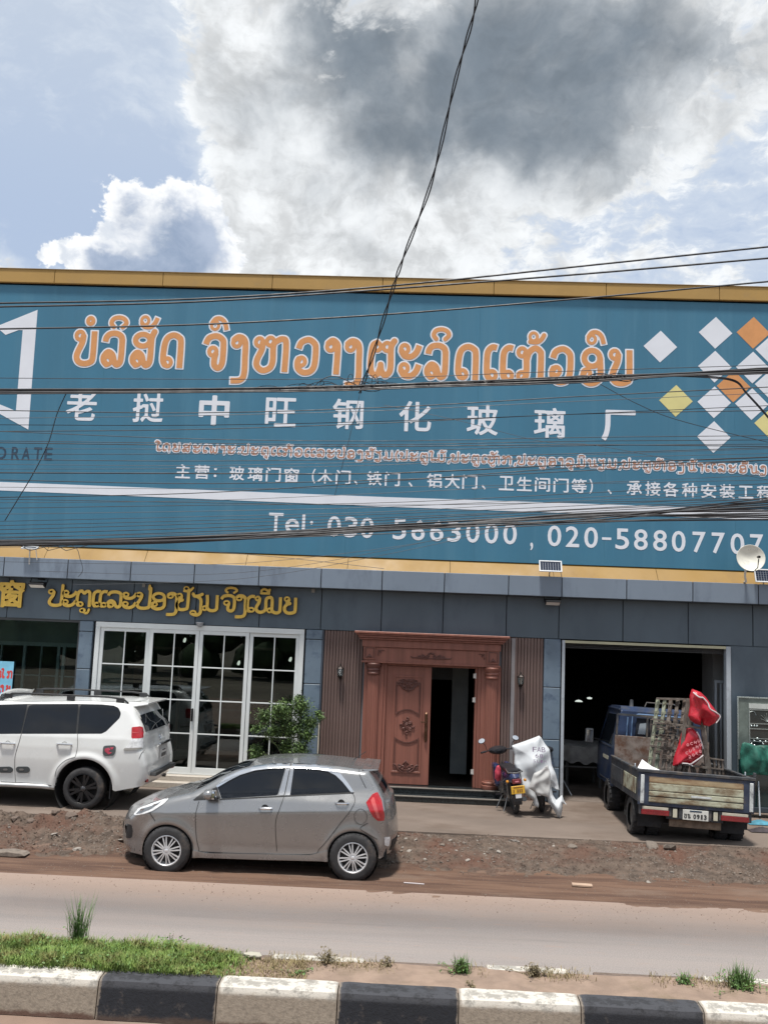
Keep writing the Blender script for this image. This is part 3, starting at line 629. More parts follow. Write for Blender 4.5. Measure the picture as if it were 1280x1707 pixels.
yell2 = mat('yellow_coping', (.385, .235, .068), .6, var=.07, scale=.8, dirt=(.30, .2, .09), dscale=3, damt=.35)
dark = mat('gap_and_shade_dark', (.012, .013, .016), .8)
wallm = mat('wall_grey', (.20, .21, .23), .8, var=.1, scale=1)
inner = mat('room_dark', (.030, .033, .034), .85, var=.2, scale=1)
alum = mat('aluminium_white', (.68, .71, .71), .38, var=.05, scale=2)
alumg = mat('aluminium_grey', (.42, .46, .50), .4, var=.08, scale=3, dirt=(.25, .27, .3), dscale=3, damt=.4)
fx = lambda px, py=1150: P(px, py, 0).x
Zc0, Zc1 = 2.985, 3.755                 # fascia, bottom and top
X_ = dict(win=(-10.2, fx(130, 1100)), colA=(fx(130.5, 1100), fx(157, 1040)), door=(fx(161.5, 1040), fx(508, 1055)), colB=(fx(509, 1100), fx(536, 1100)),
          wood=(fx(536.5, 1100), fx(905.5, 1100)), colC=(fx(906, 1100), fx(933.5, 1100)), gar=(fx(941, 1085), fx(1209, 1110)))
# mass of the upper storey and the room walls
mbw = MB(); mbw.box(-13, 11.5, .02, 12, 3.0, 9.61); mbw.box(X_['colA'][0]+.02, X_['colA'][1]-.02, .02, .3, 0, 3); mbw.box(X_['colB'][0]+.02, X_['colB'][1]+.0, .02, .3, 0, 3)
mbw.box(X_['wood'][0], fx(640, 1200)+.02, .02, .25, 0, 3); mbw.box(fx(795, 1200)+.03, X_['wood'][1], .02, .25, 0, 3); mbw.box(X_['colC'][0]+.01, X_['colC'][1]-.0, .02, .3, 0, 3)
mbw.box(fx(640, 1200)+.021, fx(795, 1200)+.029, .02, .25, 2.42, 2.999)
mbw.box(X_['gar'][1]+.09, 11.5, .02, .3, 0, 3)
mbw.build('wall', wallm, building, origin=(0, 0, 0))
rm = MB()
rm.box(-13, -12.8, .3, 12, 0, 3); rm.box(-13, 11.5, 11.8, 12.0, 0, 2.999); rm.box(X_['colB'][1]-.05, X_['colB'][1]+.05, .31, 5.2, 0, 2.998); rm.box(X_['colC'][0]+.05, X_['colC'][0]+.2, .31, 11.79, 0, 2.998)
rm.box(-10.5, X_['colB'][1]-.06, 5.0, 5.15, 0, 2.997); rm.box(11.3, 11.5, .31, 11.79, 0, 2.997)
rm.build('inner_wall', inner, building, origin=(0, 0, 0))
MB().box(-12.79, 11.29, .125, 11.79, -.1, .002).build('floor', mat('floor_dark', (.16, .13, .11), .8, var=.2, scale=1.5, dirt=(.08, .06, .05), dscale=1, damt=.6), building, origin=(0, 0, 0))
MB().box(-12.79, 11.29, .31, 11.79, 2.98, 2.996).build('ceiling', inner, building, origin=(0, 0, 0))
# coping
seams = [P(px, 470, -.14).x for px in (-180, 0-20, 171, 354, 535, 764, 990, 1190, 1400)]
xs_ = [-13]+[-9.6+2.18*i for i in range(9)]+[11.5]
for a, b in zip(xs_[:-1], xs_[1:]):
    MB().prism([(-.001, 0), (0, 0)], 0, 0) if 0 else None
    box('coping', yell2, a+.004, b-.004, -.16, .3, 9.612, 9.888, building, bevel=.01)
box('coping_shade_strip', dark, -13, 11.5, -.10, .05, 9.575, 9.611, building)  # dark strip standing in for the shade below the coping
box('coping_flashing', mat('flashing', (.30, .21, .1), .6), -13, 11.5, -.175, .32, 9.8885, 9.90, building)
# yellow band between the sign and the canopy: a weathered sloping sill
for i in range(13):
    a = -12.9+i*1.93; b = a+1.922
    MB().add([(a, -.07, 4.372), (b, -.07, 4.372), (b, -.30, 4.10), (a, -.30, 4.10), (a, 0, 4.372), (b, 0, 4.372), (b, 0, 4.10), (a, 0, 4.10)],
             [(0, 1, 2, 3), (4, 7, 6, 5), (0, 4, 5, 1), (2, 6, 7, 3), (0, 3, 7, 4), (1, 5, 6, 2)]).build('yellow_band', yell, building)
# canopy and fascia panels, one object each, joints open and dark
sx_ = [fx(p, 970) for p in (-194, -89, 17, 122, 225.5, 330, 436, 538, 638, 740, 845, 932, 1038, 1146, 1253, 1356, 1460)]
box('canopy_backing', dark, -11, 10.3, -.325, .02, 3.76, 4.11, building)
box('fascia_backing', dark, -11, 10.3, -.012, .018, 2.99, 3.759, building)
for a, b in zip(sx_[:-1], sx_[1:]):
    box('canopy_panel', cladl, a+.008, b-.008, -.345+rng.uniform(-.003, .003), -.326, 3.752, 4.118, building, bevel=.004)
    box('canopy_soffit', clad, a+.008, b-.008, -.324, -.03, 3.745, 3.758, building)
    box('fascia_panel', clad, a+.007, b-.007, -.036+rng.uniform(-.004, .003), -.014, 2.975, 3.742, building, bevel=.004)
def column(xr, joints, m=cladc):
    zs = [0]+joints+[2.972]
    for a, b in zip(zs[:-1], zs[1:]):
        box('column_panel', m, xr[0], xr[1], -.06, .018, a+.007, b-.007, building, bevel=.006)
column(X_['colA'], [1.0, P(140, 1115, 0).z, P(140, 1042, 0).z-.12]); column(X_['colB'], [1.0, P(520, 1140, 0).z, P(520, 1066, 0).z]); column(X_['colC'], [.62, P(918, 1233, 0).z, P(918, 1146, 0).z])
box('column_return', mat('dark_slate', (.05, .062, .085), .5), X_['colB'][1]+.002, X_['colB'][1]+.03, -.05, .018, 0, 2.97, building)
# right-hand wall panels
for a, b in ((X_['gar'][1]+.095, X_['gar'][1]+1.25), (X_['gar'][1]+1.26, X_['gar'][1]+2.5), (X_['gar'][1]+2.51, 10.3)):
    box('wall_panel', clad, a, b, -.034, .018, .0, 2.968, building, bevel=.004)
# --- display window on the left, with the glazed partition inside
gl = glassmat('shop_glass', (.66, .74, .72), .035)
wx0, wx1 = -10.2, X_['win'][1]-.01
box('window_sill', mat('sill_stone', (.35, .32, .28), .7), wx0, wx1, -.05, .1, 0, .35, building)
wf = MB()
for a, b, c, d in ((wx0, wx1, 2.93, 2.97), (wx0, wx1, .35, .40)): wf.box(a, b, 0, .06, c, d)
wf.box(wx1-.03, wx1, 0, .06, .40, 2.93); WF = wf.build('display_window', mat('frame_dark', (.06, .065, .07), .5), building, origin=(wx0, 0, .35))
box('pane', gl, wx0-wx0, wx1-wx0-.03, .022, .03, .05, 2.58, WF)
part = MB()
px0 = [fx(q, 1150) for q in (20, 42, 98, 112, 134)]
zz0, zz1 = P(60, 1072, 0).z+.0, .35
for q in (-.6, 38, 66, 95, 104, 127):
    x = P(q, 1130, 1.2).x; wdt = .055 if q in (38, 95, 104) else .02
    part.box(x-wdt/2, x+wdt/2, 1.17, 1.23, .35, 2.42)
part.box(-10, P(128, 1100, 1.2).x, 1.172, 1.228, 2.421, 2.50)
part.box(-10, P(128, 1100, 1.2).x, 1.19, 1.21, P(60, 1126, 1.2).z-.012, P(60, 1126, 1.2).z+.012)
part.build('glazed_partition', alumg, building, origin=(-10, 1.2, .35))
box('inner_bulkhead', mat('bulkhead', (.27, .285, .29), .8, var=.12, scale=1.5), -10, wx1+.1, 1.1, 1.35, 2.501, 2.97, building)
# --- white four-leaf glazed door
dx0, dx1 = X_['door']; DZ0, DZ1 = .195, 2.965
fr = MB(); fr.box(dx0, dx1, -.05, .06, DZ1-.10, DZ1); fr.box(dx0, dx0+.085, -.05, .06, DZ0, DZ1-.101); fr.box(dx1-.085, dx1, -.05, .06, DZ0, DZ1-.101); fr.box(dx0+.086, dx1-.086, -.04, .06, DZ0, DZ0+.03)
glazed = fr.build('glazed_door_frame', alum, building, origin=(dx0, 0, DZ0), bevel=.004)
W4 = (dx1-dx0-.17)/4; OX, OZ = dx0, DZ0
for q in range(4):
    a = dx0+.085+q*W4+.004; b = a+W4-.008; yy = -.018 if q in (1, 2) else .004
    lf = MB(); st = .068
    lf.box(a, a+st, yy-.022, yy+.022, DZ0+.032, DZ1-.102); lf.box(b-st, b, yy-.022, yy+.022, DZ0+.032, DZ1-.102)
    lf.box(a+st, b-st, yy-.021, yy+.021, DZ1-.17, DZ1-.102); lf.box(a+st, b-st, yy-.021, yy+.021, DZ0+.032, DZ0+.13)
    mid = (a+b)/2; g0, g1 = DZ0+.13, DZ1-.17
    lf.box(mid-.011, mid+.011, yy-.014, yy+.014, g0, g1)
    for r_ in (1, 2, 3):
        z = g0+(g1-g0)*r_/4; lf.box(a+st, mid-.012, yy-.013, yy+.013, z-.011, z+.011); lf.box(mid+.012, b-st, yy-.013, yy+.013, z-.011, z+.011)
    lo = lf.build('door_leaf', alum, building, origin=(a, 0, DZ0), bevel=.002)
    for c in (0, 1):
        xa, xb = ((a+st, mid-.011), (mid+.011, b-st))[c]
        for r_ in range(4):
            za, zb = g0+(g1-g0)*r_/4+.011, g0+(g1-g0)*(r_+1)/4-.011
            box('pane', gl, xa-a, xb-a, yy-.004, yy+.002, za-DZ0, zb-DZ0, lo)
    if q == 1: box('door_handle', mat('black_metal', (.02, .02, .022), .35, .6), b-a-.055, b-a-.02, yy-.07, yy-.023, .98, 1.22, lo, bevel=.008)
dome = MB(); dome.lathe([(.0, -.075), (.03, -.07), (.055, -.045), (.065, 0)], n=16); dome.lathe([(.075, 0), (.075, .02), (.0, .021)], n=16)
o = dome.build('security_camera', mat('camera_grey', (.30, .31, .33), .35)); o.location = (fx(335, 1045), -.11, 2.93); tag(o, 'small grey dome camera above the middle of the white glass door', 'camera')
# showroom behind the glass: display board, a door on show, ceiling spots
box('display_board', mat('board_grey', (.30, .31, .29), .7, var=.1, scale=3), P(170, 1150, .8).x, P(203, 1150, .8).x, .75, .85, 1.15, 2.9, building)
sb = MB(); q0, q1 = P(222, 1150, 1.5).x, P(236, 1150, 1.5).x; sb.box(q0, q1, 1.45, 1.5, .4, 2.5); sb.box(q1+.01, q1+.75, 1.46, 1.49, 2.45, 2.5); sb.box(q1+.75, q1+.8, 1.45, 1.5, .4, 2.5); sb.build('sample_door_frame', mat('brown_frame', (.10, .05, .045), .5), building)
sb = MB(); q0 = P(455, 1150, 1.5).x; sb.box(q0, q0+.06, 1.45, 1.5, .2, 2.5); sb.box(q0-.5, q0-.44, 1.45, 1.5, .2, 2.5); sb.box(q0-.5, q0+.06, 1.45, 1.5, 2.5, 2.56); sb.build('sample_door_frame', MATS['brown_frame'], building)
spot_e = mat('lamp_lit', (1, .95, .85), .4, emit=.9)
for px, py in ((227, 1087), (307, 1070), (397, 1108), (483, 1102), (237, 1060), (318, 1061), (402, 1062)):
    p = P(px, py, 1.7); SPN = {227: 'second leaf, upper', 307: 'second leaf near the middle', 397: 'third leaf', 483: 'rightmost leaf', 237: 'first mullion, very small', 318: 'middle mullion, very small', 402: 'third leaf top, very small'}
    t = MB().lathe([(.0, 0), (.028, .002), (.03, .05), (.018, .09), (.0, .091)], n=10).build('spotlight', spot_e if py > 1065 else alumg)
    t.location = p; t.rotation_euler = (.5, .4, 0); tag(t, 'small ceiling spotlight seen through the white glass door: '+SPN[px], 'spotlight', 'ceiling spotlights in the showroom')
st_ = MB(); st_.box(X_['colA'][0]+.05, X_['colB'][0], -.42, -.005, 0, .10); st_.box(X_['colA'][0]+.1, X_['colB'][0], -.22, -.004, .101, .192)
st_.build('door_step', mat('beige_granite', (.42, .38, .33), .5, var=.1, scale=30), building, bevel=.006, origin=(0, 0, 0))
# --- fluted cladding either side of the carved door
def woodm(name, c, v=.28, sc=2.2):
    return mat(name, c, .5, var=v, scale=sc, stretch=(9, 9, .35), dirt=tuple(x*.75 for x in c), dscale=1.5, damt=.4, bump=.0006, bscale=30)
flu = [woodm('flute_a', (.150, .100, .088)), woodm('flute_b', (.160, .108, .095)), woodm('flute_c', (.142, .094, .083))]
def flutes(xa, xb):
    n = int(round((xb-xa)/.058)); dx = (xb-xa)/n
    box('flute_backing', mat('flute_dark', (.11, .076, .068), .8), xa, xb, -.004, .018, 0.0, 2.968, building)
    for i in range(n):
        a = xa+i*dx; MB().prism([(0, 0), (.006, -.018), (dx*.62, -.018), (dx*.7, 0)], 0, 1).v
        mb = MB(); mb.add([(0, 0, 0), (.008, -.016, 0), (dx*.74, -.016, 0), (dx*.86, 0, 0), (0, 0, 2.965), (.008, -.016, 2.965), (dx*.74, -.016, 2.965), (dx*.86, 0, 2.965)],
                          [(0, 4, 5, 1), (1, 5, 6, 2), (2, 6, 7, 3), (0, 1, 2, 3), (7, 6, 5, 4)])
        o = mb.build('cladding_slat', flu[int(rng.integers(3))], building, fix=False); o.location = (a, -.0045, 0.0)
sur0, sur1 = fx(603, 1150), fx(835, 1150)
flutes(X_['wood'][0]+.035, sur0); flutes(sur1+.0, X_['wood'][1])
box('trim_strip', mat('pale_trim', (.25, .235, .24), .4), fx(851, 1150), fx(857, 1150), -.034, -.027, 0, 2.95, building)
box('trim_strip', mat('pale_wood_trim', (.55, .50, .40), .6), X_['wood'][0]+.0, X_['wood'][0]+.022, -.075, -.035, 0, P(533, 1205, 0).z, building)
# ================================================================== carved copper-red door set
cop = woodm('carved_wood', (.238, .092, .066), v=.16, sc=1.2)
copd = woodm('carved_wood_dark', (.115, .045, .035), v=.15, sc=1.6)
def onf(px, py, y=-.1): return P(px, py, y)
surround = MB()
# entablature: stepped cornice
zt = 2.985
lx0, lx1 = onf(591, 1055, -.34).x, onf(850, 1062, -.34).x
bxl, bxr = onf(604, 1075, -.2).x, onf(835, 1085, -.2).x
steps_ = [(0.0, .35, .045), (.03, .32, .03), (.065, .285, .045), (.095, .25, .035)]
z = zt; cor = MB()
for ins, pr, h in steps_:
    cor.box(lx0+ins, lx1-ins, -pr, -.03, z-h, z-.0015); z -= h
cor.build('door_cornice', cop, building, bevel=.008, origin=(lx0, 0, zt))
zf1 = z; zf0 = P(700, 1108, -.18).z
box('door_frieze', cop, bxl, bxr, -.20, -.03, zf1-.135, zf1-.001, building, bevel=.005)
box('door_frieze', cop, bxl+.03, bxr-.03, -.165, -.03, zf0, zf1-.137, building, bevel=.005)
box('frieze_rail', cop, bxl+.0, bxr-.0, -.185, -.166, zf0-.0, zf0+.035, building, bevel=.004)
for xc in (bxl+.14, bxr-.14):
    b_ = MB().box(-.115, .115, -.02, 0, -.13, .12).build('pillar_block', cop, building, bevel=.006); b_.location = (xc, -.167, zf0+.19)
    d_ = MB(); 
    for w_ in ((-.085, -.07, -.1, .09), (.07, .085, -.1, .09)): d_.box(w_[0], w_[1], -.008, 0, w_[2], w_[3])
    d_.box(-.07, .07, -.008, 0, .075, .09); d_.add([(-.065, -.001, -.1), (.065, -.001, -.1), (0, -.001, -.02), (0, -.03, -.075)], [(0, 1, 3), (1, 2, 3), (2, 0, 3)])
    o = d_.build('pillar_block_ornament', copd, b_, origin=(0, 0, 0)); o.location = (0, -.0205, 0)
# scrollwork: curls traced as tapering tubes on a face
def curls(name, segs, m, parent, loc, s=1.0, r=.011):
    mb = MB()
    for pts in segs:
        sp = smooth(pts, 5); n = len(sp)
        rr = [r*(.45+.75*math.sin(math.pi*min(1, (i+.6)/n))) for i in range(n)]
        mb.tube([(a*s, -.004-.006*math.sin(math.pi*i/n), b*s) for i, (a, b) in enumerate(sp)], rr, 7)
    o = mb.build(name, m, parent, origin=(0, 0, 0)); o.location = loc; return o
def mir(ss): return ss+[[(-a, b) for a, b in p] for p in ss]
def spiral(cx, cz, r0, turns, a0, sgn=1, k=12):
    return [(cx+r0*(1-i/k*.8)*math.cos(a0+sgn*turns*2*math.pi*i/k), cz+r0*(1-i/k*.8)*math.sin(a0+sgn*turns*2*math.pi*i/k)) for i in range(k+1)]
fz = (zf0+zf1-.137)/2+.01; cx_ = (bxl+bxr)/2
curls('frieze_carving', mir([[(.0, .045), (.05, .03), (.10, -.005), (.16, -.02), (.22, -.025), (.30, -.035), (.36, -.03), (.385, -.005)], spiral(.07, .0, .035, 1.1, 2), spiral(.15, .01, .03, 1.1, 1.2, -1), spiral(.23, -.005, .025, 1.0, 2),
      [(0, -.04), (.1, -.045), (.2, -.04), (.27, -.045)], [(0, .065), (.03, .05), (.06, .055)]]), copd, building, (cx_, -.167, fz), 1, .011)
for sgn, xc in ((1, bxl+.30), (-1, bxr-.30)):
    curls('corner_carving', [[(0, .06), (sgn*.04, .05), (sgn*.09, .06), (sgn*.11, .045)], [(0, .06), (sgn*.01, .02), (0, -.02), (sgn*.02, -.05)], [(sgn*.02, .04), (sgn*.05, .02), (sgn*.04, 0)]], copd, building, (xc, -.167, fz+.02), 1, .007)
# fluted half columns with caps and bases, on backing pilasters
zb = .185
colL, colR = (onf(603.5, 1200, -.15).x, onf(637, 1200, -.15).x), (onf(801, 1200, -.15).x, onf(834, 1200, -.15).x)
for q, (a, b) in enumerate((colL, colR)):
    aa, bb_ = a, b
    box('door_pilaster', cop, aa, bb_, -.075, .0, zb, zf0-.002, building, bevel=.006)
    xc = (aa+bb_)/2-.01*(1 if q == 0 else -1); r0 = .115; mb = MB(); vs = []; n = 36
    hs = [(zb+.16, 1.04), (1.0, 1.02), (zf0-.22, .95)]
    for h, kk in hs:
        for i in range(n+1):
            t = math.pi*i/n; rr = r0*kk*(1-.07*(1 if (i//2) % 2 else 0)); vs.append((xc-rr*math.cos(t), -.076-rr*math.sin(t)*.85, h))
    mb.add(vs, [(j*(n+1)+i, j*(n+1)+i+1, (j+1)*(n+1)+i+1, (j+1)*(n+1)+i) for j in range(2) for i in range(n)])
    mb.build('door_column', cop, building, origin=(xc, -.1, zb))
    for nm, pr in (('column_base', [(.0, zb), (.145, zb), (.15, zb+.03), (.15, zb+.07), (.125, zb+.085), (.14, zb+.10), (.14, zb+.125), (.12, zb+.14), (.118, zb+.16), (0, zb+.161)]),
                   ('column_capital', [(0, zf0-.221), (.112, zf0-.22), (.125, zf0-.205), (.125, zf0-.185), (.113, zf0-.17), (.113, zf0-.15), (.13, zf0-.135), (.13, zf0-.115), (.12, zf0-.10), (.15, zf0-.055), (.152, zf0-.02), (.135, zf0-.003), (0, zf0-.0025)])):
        MB().lathe(pr, (xc, -.09, 0), 24).build(nm, copd if nm == 'column_capital' and q == 0 else cop, building)
# stepped jamb between column and leaf
jl0, jl1 = colL[1], onf(641, 1200, -.06).x
jr0, jr1 = onf(791, 1200, -.02).x, colR[0]
jm = MB()
w_ = (jl1-jl0)
jm.box(jl0+.001, jl0+.05, -.055, .01, zb, zf0-.002); jm.box(jl0+.051, jl1+.02, -.02, .03, zb, zf0-.002)
jm.box(jr0+.04, jr1-.001, -.055, .01, zb, zf0-.002); jm.box(jr0-.005, jr0+.038, -.02, .20, zb, zf0-.045)
jm.box(jl1+.021, jr0+.039, -.019, .06, zf0-.044, zf0-.0022)
jm.build('door_jamb', cop, building, bevel=.004, origin=(jl0, 0, zb))
jcor = MB()
for px, py in ((791, 1127), (789.5, 1167), (786.5, 1287)):
    p = P(px, py, -.025); h_ = MB().cbox((0, 0, 0), (.045, .012, .085)); h_.lathe([(.009, -.05), (.009, .05)], (.024, 0, 0), 8)
    o = h_.build('hinge', mat('steel_plate', (.62, .60, .57), .4, .3), building, origin=(0, 0, 0)); o.location = p
# the closed leaf
L0, L1 = P(640.5, 1200, 0).x, P(717, 1200, 0).x; LZ1 = zf0-.05
leaf = MB(); leaf.box(L0, L1, -.012, .045, zb+.006, LZ1)
LF = leaf.build('carved_door_leaf', cop, building, bevel=.004, origin=(L0, -.012, zb))
lw, lh = L1-L0, LZ1-zb
def rect_ring(name, x0, x1, z0, z1, w_, d, m, parent, y=0):
    mb = MB(); mb.box(x0, x1, -d, 0, z1-w_, z1); mb.box(x0, x1, -d, 0, z0, z0+w_); mb.box(x0, x0+w_, -d, 0, z0+w_, z1-w_); mb.box(x1-w_, x1, -d, 0, z0+w_, z1-w_)
    o = mb.build(name, m, parent, bevel=.004, origin=(0, 0, 0)); o.location = (0, y, 0); return o
rect_ring('leaf_moulding', .155, lw-.155, .21, lh-.17, .035, .016, cop, LF, -.0005)
pxa, pxb = .20, lw-.20; pm = (pxa+pxb)/2; pw = (pxb-pxa)/2
def panel_outline(flip):
    if flip > 0: top, bot = lh-.29, lh*.60; pts = [(pxa, top)]+[(pxb, top)]+[(pxb-(pxb-pxa)*t, bot+.09*math.sin(math.pi*t)-.03) for t in np.linspace(0, 1, 12)]
    else: top, bot = lh*.385, .30; pts = [(pxa, bot), (pxb, bot)]+[(pxb-(pxb-pxa)*t, top-.09*math.sin(math.pi*t)+.03) for t in np.linspace(0, 1, 12)]
    return pts
for fl in (1, -1):
    po = panel_outline(fl); V_, F_, B_ = march(lambda X, Z: np.maximum(poly_sdf(X, Z, po), -poly_sdf(X, Z, po)-.022), pxa-.02, pxb+.02, min(p[1] for p in po)-.02, max(p[1] for p in po)+.02, .012)
    n_ = len(V_); me = bpy.data.meshes.new('panel_moulding'); me.from_pydata([(a, -.016, b) for a, b in V_]+[(a, 0, b) for a, b in V_], [], [tuple(f) for f in F_]+[(a, b, b+n_, a+n_) for a, b in B_])
    link('panel_moulding', me, copd, LF)
def arcp(cx, cz, r, a0, a1, k=10): return [(cx+r*math.cos(a0+(a1-a0)*i/k), cz+r*math.sin(a0+(a1-a0)*i/k)) for i in range(k+1)]
rose = [arcp(0, 0, .045, 0, 6.28, 16), arcp(0, 0, .02, 0, 6.28, 10)]
for a in range(8):
    t = a*math.pi/4; rose.append(spiral(.105*math.cos(t)*(1.1 if a % 2 == 0 else .85), .115*math.sin(t)*(1.2 if a % 2 == 0 else .85), .04, .9, t+2, 1, 9))
rose += [arcp(0, 0, .085, .3+i*1.57, 1.2+i*1.57, 6) for i in range(4)]
curls('door_rosette', rose, copd, LF, (pm, -.004, lh*.495), 1, .012)
pal = mir([spiral(.055, 0, .05, 1.2, 1.2, -1), spiral(.12, .045, .035, 1.1, .5, 1), [(.0, -.12), (.04, -.085), (.085, -.06), (.13, -.01), (.17, .0), (.2, -.03)], [(0, .09), (.03, .07), (.07, .08), (.10, .085)], spiral(.03, -.06, .03, 1, 2)])+[[(0, -.12), (0, -.05), (0, .02), (0, .1)]]
curls('door_palmette', pal, copd, LF, (pm, -.004, lh-.34), 1.12, .014)
pal2 = mir([[(.0, -.09), (.07, -.085), (.13, -.04), (.17, .02), (.215, .03)], spiral(.055, -.01, .045, 1.2, 1.2, -1), spiral(.105, .0, .035, 1.1, .5, 1), [(0, .10), (.03, .06), (.05, .03)], [(0, -.06), (.05, -.055), (.09, -.02)]])+[[(0, -.1), (0, .1)]]
curls('door_palmette', pal2, copd, LF, (pm, -.004, .33), 1.1, .014)
hd = MB(); hd.tube([(0, 0, .25), (.0, -.012, .22), (0, -.012, 0), (0, -.012, -.26), (0, 0, -.29)], [.012, .03, .026, .03, .012], 8)
hd.tube([(0, -.01, .07), (0, -.05, .07), (-.10, -.055, .075)], .010, 8); hd.tube([(0, -.02, -.05), (0, -.06, -.09), (0, -.06, -.16), (0, -.02, -.22)], [.008, .012, .012, .008], 8)
for z_ in (.0, -.04): hd.lathe([(0, -.02), (.014, -.02), (.016, 0)], (0, -.02, z_), 10, 'Y')
o = hd.build('door_handle', mat('antique_brass', (.11, .06, .035), .35, .7, var=.3, scale=30), LF, origin=(0, 0, 0)); o.location = (lw-.075, -.012, lh*.50)
# interior behind the open half: pale partition and dark passage
box('passage_partition', mat('passage_paint', (.235, .265, .275), .8), P(752, 1200, 1.6).x, P(779, 1200, 1.6).x, 1.6, 1.7, .19, 2.9, building)
box('passage_lintel', mat('passage_paint2', (.10, .11, .12), .8), fx(640)-.3, P(779, 1200, 1.6).x, 1.61, 1.7, 2.05, 2.95, building)
# black granite steps
gran = mat('black_granite', (.018, .022, .024), .22, var=.5, scale=40, dirt=(.10, .11, .11), dscale=22, damt=.18)
e0, e1 = fx(604)-.12, P(838, 1320, -.5).x
for nm, a, b, c, d in (('granite_step', -.74, -.002, 0, .092), ('granite_step', -.38, .05, .0935, .182)):
    box(nm, gran, e0-.4 if d < .1 else e0-.35, e1+.12 if d < .1 else e1+.02, a, b, c, d, building, bevel=.006)
    box('step_nosing', mat('nosing', (.20, .185, .165), .5, var=.15, scale=20), e0-.4 if d < .1 else e0-.35, e1+.125 if d < .1 else e1+.022, a-.012, a+.07, d+.0005, d+.014, building)
# --- lanterns
lmet = mat('lantern_iron', (.028, .022, .020), .45, .6, var=.3, scale=30)
def lantern(px, py, lab):
    t = empty('wall_lantern', P(px, py, -.12), label=lab, cat='lantern', group='wall lanterns beside the carved door')
    b = MB(); b.box(-.03, .03, .09, .10, -.12, .06); b.tube([(0, .09, -.06), (0, .06, -.15), (0, 0, -.13)], .009, 6); b.build('lantern_bracket', lmet, t, origin=(0, 0, 0))
    c = MB(); c.lathe([(.0, .17), (.008, .155), (.014, .14), (.006, .125), (.03, .11), (.065, .075), (.07, .068), (.02, .067)], n=6)
    c.lathe([(.03, -.10), (.045, -.075), (.045, -.068), (.0, -.067)], n=6); c.lathe([(0, -.155), (.012, -.14), (.006, -.12), (.03, -.101)], n=8)
    for a in range(6):
        q = a*math.pi/3; c.bar((.062*math.cos(q), .062*math.sin(q), .07), (.044*math.cos(q), .044*math.sin(q), -.07), .009)
    c.build('lantern_cage', lmet, t, origin=(0, 0, 0))
    MB().lathe([(.040, -.065), (.056, .066)], n=6).build('lantern_glass', glassmat('lantern_glass', (.75, .75, .7), .15, .1), t, origin=(0, 0, 0))
    MB().lathe([(0, -.05), (.013, -.045), (.015, 0), (.006, .04), (0, .045)], n=8).build('bulb', mat('bulb_white', (.7, .7, .66), .3), t, origin=(0, 0, 0))
lantern(567, 1121, 'small black iron wall lantern on the wood slats left of the carved door')
lantern(868, 1135, 'small black iron wall lantern on the wood slats right of the carved door')
# --- floodlights under the canopy
def flood(px, py, lab, w_=.26):
    t = empty('floodlight', P(px, py, -.26), label=lab, cat='floodlight', group='floodlights under the canopy')
    b = MB(); b.add([(-w_/2, -.10, .03), (w_/2, -.10, .03), (w_/2, .06, .06), (-w_/2, .06, .06), (-w_/2, -.11, -.0), (w_/2, -.11, -.0), (w_/2, .02, -.05), (-w_/2, .02, -.05)],
                    [(0, 1, 2, 3), (4, 7, 6, 5), (0, 4, 5, 1), (1, 5, 6, 2), (2, 6, 7, 3), (3, 7, 4, 0)])
    b.build('lamp_housing', mat('black_metal', (.02, .02, .022), .35, .6), t, origin=(0, 0, 0), bevel=.006)
    b = MB().add([(-w_/2+.015, -.108, -.006), (w_/2-.015, -.108, -.006), (w_/2-.015, .014, -.055), (-w_/2+.015, .014, -.055)], [(0, 1, 2, 3)]).build('lamp_lens', mat('lens_white', (.72, .70, .66), .3), t, origin=(0, 0, 0))
    b = MB(); b.bar((-w_/2-.01, 0, 0), (-w_/2-.01, .1, .14), .012); b.bar((w_/2+.01, 0, 0), (w_/2+.01, .1, .14), .012); b.bar((-w_/2-.01, .1, .14), (w_/2+.01, .1, .14), .012, .03); b.box(-.05, .05, .1, .23, .10, .16); b.build('lamp_bracket', MATS['black_metal'], t, origin=(0, 0, 0))
flood(63, 975, 'long white-faced floodlight under the canopy beside the gold characters', .30)
flood(921, 1004, 'black floodlight under the canopy above the left edge of the garage opening', .28)
# small clip lamps peeping over the gold letters
for px, py, lab in ((240, 979, 'tiny grey sensor fixed to the fascia above the gold lettering'), (522, 988, 'tiny dark sensor on the fascia right of the gold lettering')):
    b = MB().box(-.03, .03, -.05, 0, -.03, .04); b.tube([(0, -.02, .04), (0, -.02, .09)], .006, 6)
    o = b.build('sensor', mat('sensor_grey', (.25, .24, .22), .5)); o.location = P(px, py, -.04); tag(o, lab, 'sensor')
